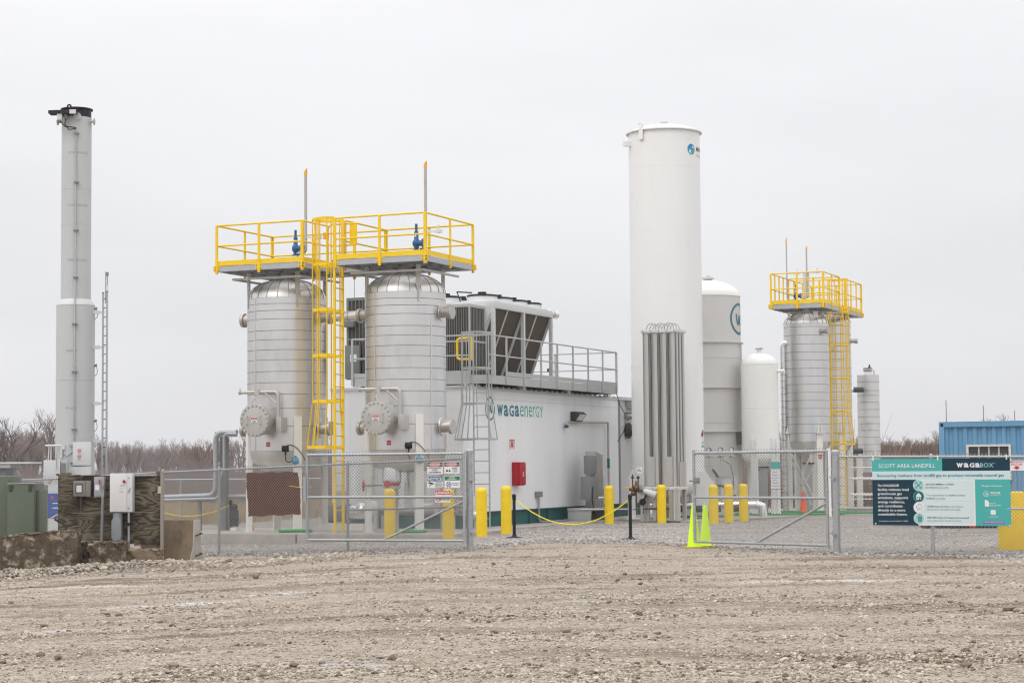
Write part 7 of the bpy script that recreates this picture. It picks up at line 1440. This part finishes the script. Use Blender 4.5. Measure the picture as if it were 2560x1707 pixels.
t, w_, h = wbox('meter_box', 'bronze-grey meter box with a glass window on the plywood board', 'meter box', 188, 231, 1201, 1241, .18, mat('bronze_grey_paint', (.20, .185, .165), .4)); MB().box(-w_+.012, w_-.10, -.195, -.182, .012, h-.012).build('door', MATS['bronze_grey_paint'], t, bevel=.006); MB().box(-w_+.045, w_-.14, -.2, -.196, .06, h-.05).build('window', mat('smoky_pane', (.10, .10, .09), .2), t); MB().box(-.10, .0, -.204, -.2, .09, h-.09).build('meter_label', LGR, t)
t, w_, h = wbox('disconnect_switch', 'narrow grey disconnect switch with a red lever beside the meter box', 'switch box', 239, 264, 1191, 1242, .16, mat('switch_grey_paint', (.33, .345, .36), .4)); MB().box(-w_+.01, w_*.45, -.175, -.162, .03, h-.03).build('cover', MATS['switch_grey_paint'], t, bevel=.006); MB().beam((w_*.35, -.20, h*.62), (w_*.15, -.20, h*.85), .02, .025, up=(0, 1, 0)).build('lever', RED, t); MB().box(-w_*.7, w_*.1, -.178, -.176, h*.35, h*.6).build('white_label', SWH, t); MB().disc((w_*.7, -.17, h*.5), (0, 1, 0), .035, .04, 12).build('lever_hub', MGR, t)
t, w_, h = wbox('breaker_cabinet', 'tall white breaker cabinet with a red knob on the plywood board', 'cabinet', 280.5, 336.5, 1182.5, 1279, .24, LGR, bev=.006); MB().box(-w_+.006, w_*.52, -.255, -.242, .008, h-.008).build('door', mat('off_white_enamel', (.66, .65, .645), .4, var=.02), t, bevel=.006); m = MB(); m.disc((w_*.3, -.27, h*.79), (0, 1, 0), .03, .03, 14); m.beam((w_*.3, -.29, h*.79), (w_*.36, -.29, h*.75), .015, .02, up=(0, 1, 0)); m.build('red_knob', RED, t); pl = plate(-w_*.2, w_*.25, h*.52, h*.73, SWH, t, y=-.258, name='label_sheet'); 
for k in range(3): plate(-w_*.1+.03*k, -w_*.1+.03*k+.018, h*.67, h*.70, LBL, pl, y=-.264, t=.001, name='blue_print')
for k in range(3): plate(-w_*.14, w_*.16, h*(.55+.03*k), h*(.556+.03*k), MGR, pl, y=-.264, t=.001, name='print_line')
m = MB(); m.tube([(w_*.62, -.25, h*.50), (w_*.85, -.25, h*.62)], .008, 6); m.disc((w_*.7, -.245, h*.88), (0, 1, 0), .012, .01, 8); m.disc((w_*.7, -.245, h*.1), (0, 1, 0), .012, .01, 8); m.build('latches', MGR, t)
def pipeo(label, pts, r_, mt_=GAL, grp='conduits on the plywood board'): t = thing('conduit', label, 'conduit', pts[0], 0, grp); MB().tube([Vector(p)-Vector(pts[0]) for p in pts], r_, 12).build('pipe', mt_, t); return t
pipeo('steel conduit dropping from the disconnect switch', [W(257, 1242, 38.85), W(254, 1356, 38.85)], .030, mat('conduit_grey', (.20, .21, .22), .5)); t = pipeo('thin steel conduit below the white breaker cabinet', [W(322, 1281, 38.8), W(321.5, 1375, 38.8)], .022); a = W(321, 1310, 38.8)-t.location; MB().box(a.x-.06, a.x+.10, -.03, .01, a.z-.03, a.z+.03).build('clamp', BLK, t)
t = thing('conduit', 'fat grey oval conduit fitting under the white breaker cabinet', 'conduit', W(294, 1356, 38.85), 0); z1 = (W(294, 1281, 38.85)-t.location).z; GPV = mat('grey_pvc', (.24, .25, .265), .45); MB().tube([(0, 0, -.1), (0, 0, z1)], .095, 18).build('pipe', GPV, t); m = MB(); c = z1*.46
pr = [(math.cos(a)*.095, math.sin(a)*.095+(.14 if math.sin(a) > 0 else -.14)+c) for a in [2*PI*k/24 for k in range(24)]]; m.prism(pr, -.15, -.05, 'y'); m.build('oval_cover', GPV, t, bevel=.008)
t = thing('black_cable', 'stiff black cable leaning from the fence to the board foot', 'cable', W(137, 1298, 38.7), 0); b = W(168, 1326, 38.5)-t.location; MB().tube([(0, 0, 0), Vector((b.x*.6, -.05, b.z*.35)), b], .022, 8).build('cable', BLK, t)
t = thing('pipe_stub', 'rusty grey pipe stub between board and low concrete block', 'pipe', W(344, 1376, 38.8), 0); MB().tube([(0, 0, -.1), (0, 0, .11)], .06, 14).build('stub', LGR, t); MB().disc((0, 0, .125), (0, 0, 1), .075, .03, 14).build('rim', mat('rusty_steel', (.18, .08, .05), .8), t)

# concrete barriers
def cblock(name, label, px0, px1, ytop0, ytop1, ybot, Y, dp, mt_, prof=None, seed=0, slope=0, cat='barrier'):
    rr_ = random.Random(seed); x0 = (px0-CX)/F*Y; x1 = (px1-CX)/F*Y; z0 = W(px0, ytop0, Y).z; z1 = W(px1, ytop1, Y).z; zb = W((px0+px1)/2, ybot, Y).z-.15
    t = thing(name, label, cat, ((x0+x1)/2, Y, zb), 0); w_ = (x1-x0)/2; nx_, nz_ = 22, 12; bm = bmesh.new()
    ny_ = 8; H0, H1 = z0-zb, z1-zb
    bmesh.ops.create_cube(bm, size=1); bmesh.ops.subdivide_edges(bm, edges=bm.edges[:], cuts=15, use_grid_fill=True)
    for v in bm.verts:
        u, d_, h = v.co.x+.5, v.co.y+.5, v.co.z+.5; hh = H0+(H1-H0)*u; wd = (prof(h) if prof else 1)
        v.co = Vector(((u-.5)*2*w_*(1 if not slope else 1-slope*h*(u < .5)), (d_-.5)*dp*wd, h*hh))
        q = v.co*5.5+Vector((seed, 0, 0)); s = .018*math.sin(q.x*1.7+q.z*2.1)*math.cos(q.y*2.3+q.z)+.010*math.sin(q.x*5.1+q.z*4.3)
        v.co += Vector((s, s, s*.8))*(.5+h*.6)+Vector((rr_.uniform(-1, 1), rr_.uniform(-1, 1), rr_.uniform(-1, 1)))*(.006 if h < .93 else .013)
    ed = [e for e in bm.edges if len(e.link_faces) == 2 and e.calc_face_angle(0) > .9]; bmesh.ops.bevel(bm, geom=ed, offset=.02, segments=2, affect='EDGES')
    me = bpy.data.meshes.new('block'); bm.to_mesh(me); bm.free(); me.materials.append(mt_); me.polygons.foreach_set('use_smooth', [True]*len(me.polygons)); me.set_sharp_from_angle(angle=rad(35)); obj('block', me, t); return t
cblock('concrete_barrier', 'long dark-stained concrete barrier at the photo edge before the green cabinet', -60, 200, 1345, 1322, 1405, 37.4, .45, COB, lambda h: 1-.35*h, 3)
MB_ = None
t = cblock('concrete_block', 'short stained concrete block between the long barrier and the low one', 226, 317, 1357, 1354, 1402, 37.6, .4, COB, None, 5)
t2 = cblock('concrete_block', 'pale squared end piece of the short stained block', 203, 227, 1356, 1356, 1400, 37.8, .38, COB, None, 8)
cblock('concrete_block', 'low tan concrete kerb block below the plywood board', 317, 404, 1373, 1372, 1402, 37.9, .35, COT, None, 9)
yb0 = 39.5; bt = thing('concrete_barrier', 'tan jersey barrier seen end-on with two rusty loops', 'barrier', ((490-CX)/F*yb0, yb0, -.25), -rad(25))
prof = [(-.26, 0), (.27, 0), (.27, .10), (.14, .42), (.11, 1.0), (-.11, 1.0), (-.14, .42), (-.26, .10)]
HB = W(490, 1299, yb0).z+.25; pr = [(x*.92, z*HB) for x, z in prof]
m = MB(); m.prism(pr, -1.35, .0, 'x'); o = m.build('barrier_body', COT, bt, bevel=.012); o.rotation_euler.z = 0
m = MB(); m.prism([(x*.97, z*HB+.001) for x, z in prof], .001, .03, 'x'); m.build('barrier_end', CON, bt, bevel=.01)
RST = mat('rusty_rebar', (.09, .04, .025), .85)
for z in (HB*.68, HB*.24): m = MB(); m.tube(elbow([(.0, -.07, z-.03), (.10, -.07, z), (.10, .08, z+.02), (.0, .08, z+.03)], .03), .014, 6); m.build('rebar_loop', RST, bt)
HZ = bpy.data.materials.new('thin_haze'); HZ.use_nodes = True; t = HZ.node_tree; t.nodes.clear(); o_ = N(t, 'ShaderNodeOutputMaterial'); pv = N(t, 'ShaderNodeVolumePrincipled'); pv.inputs['Color'].default_value = (.93, .94, .96, 1); pv.inputs['Density'].default_value = .0004; pv.inputs['Anisotropy'].default_value = .2; t.links.new(pv.outputs[0], o_.inputs['Volume'])
MB().box(-430, 430, -45, 610, -1.6, 15).build('haze', HZ, None, smooth=False, kind='stuff')
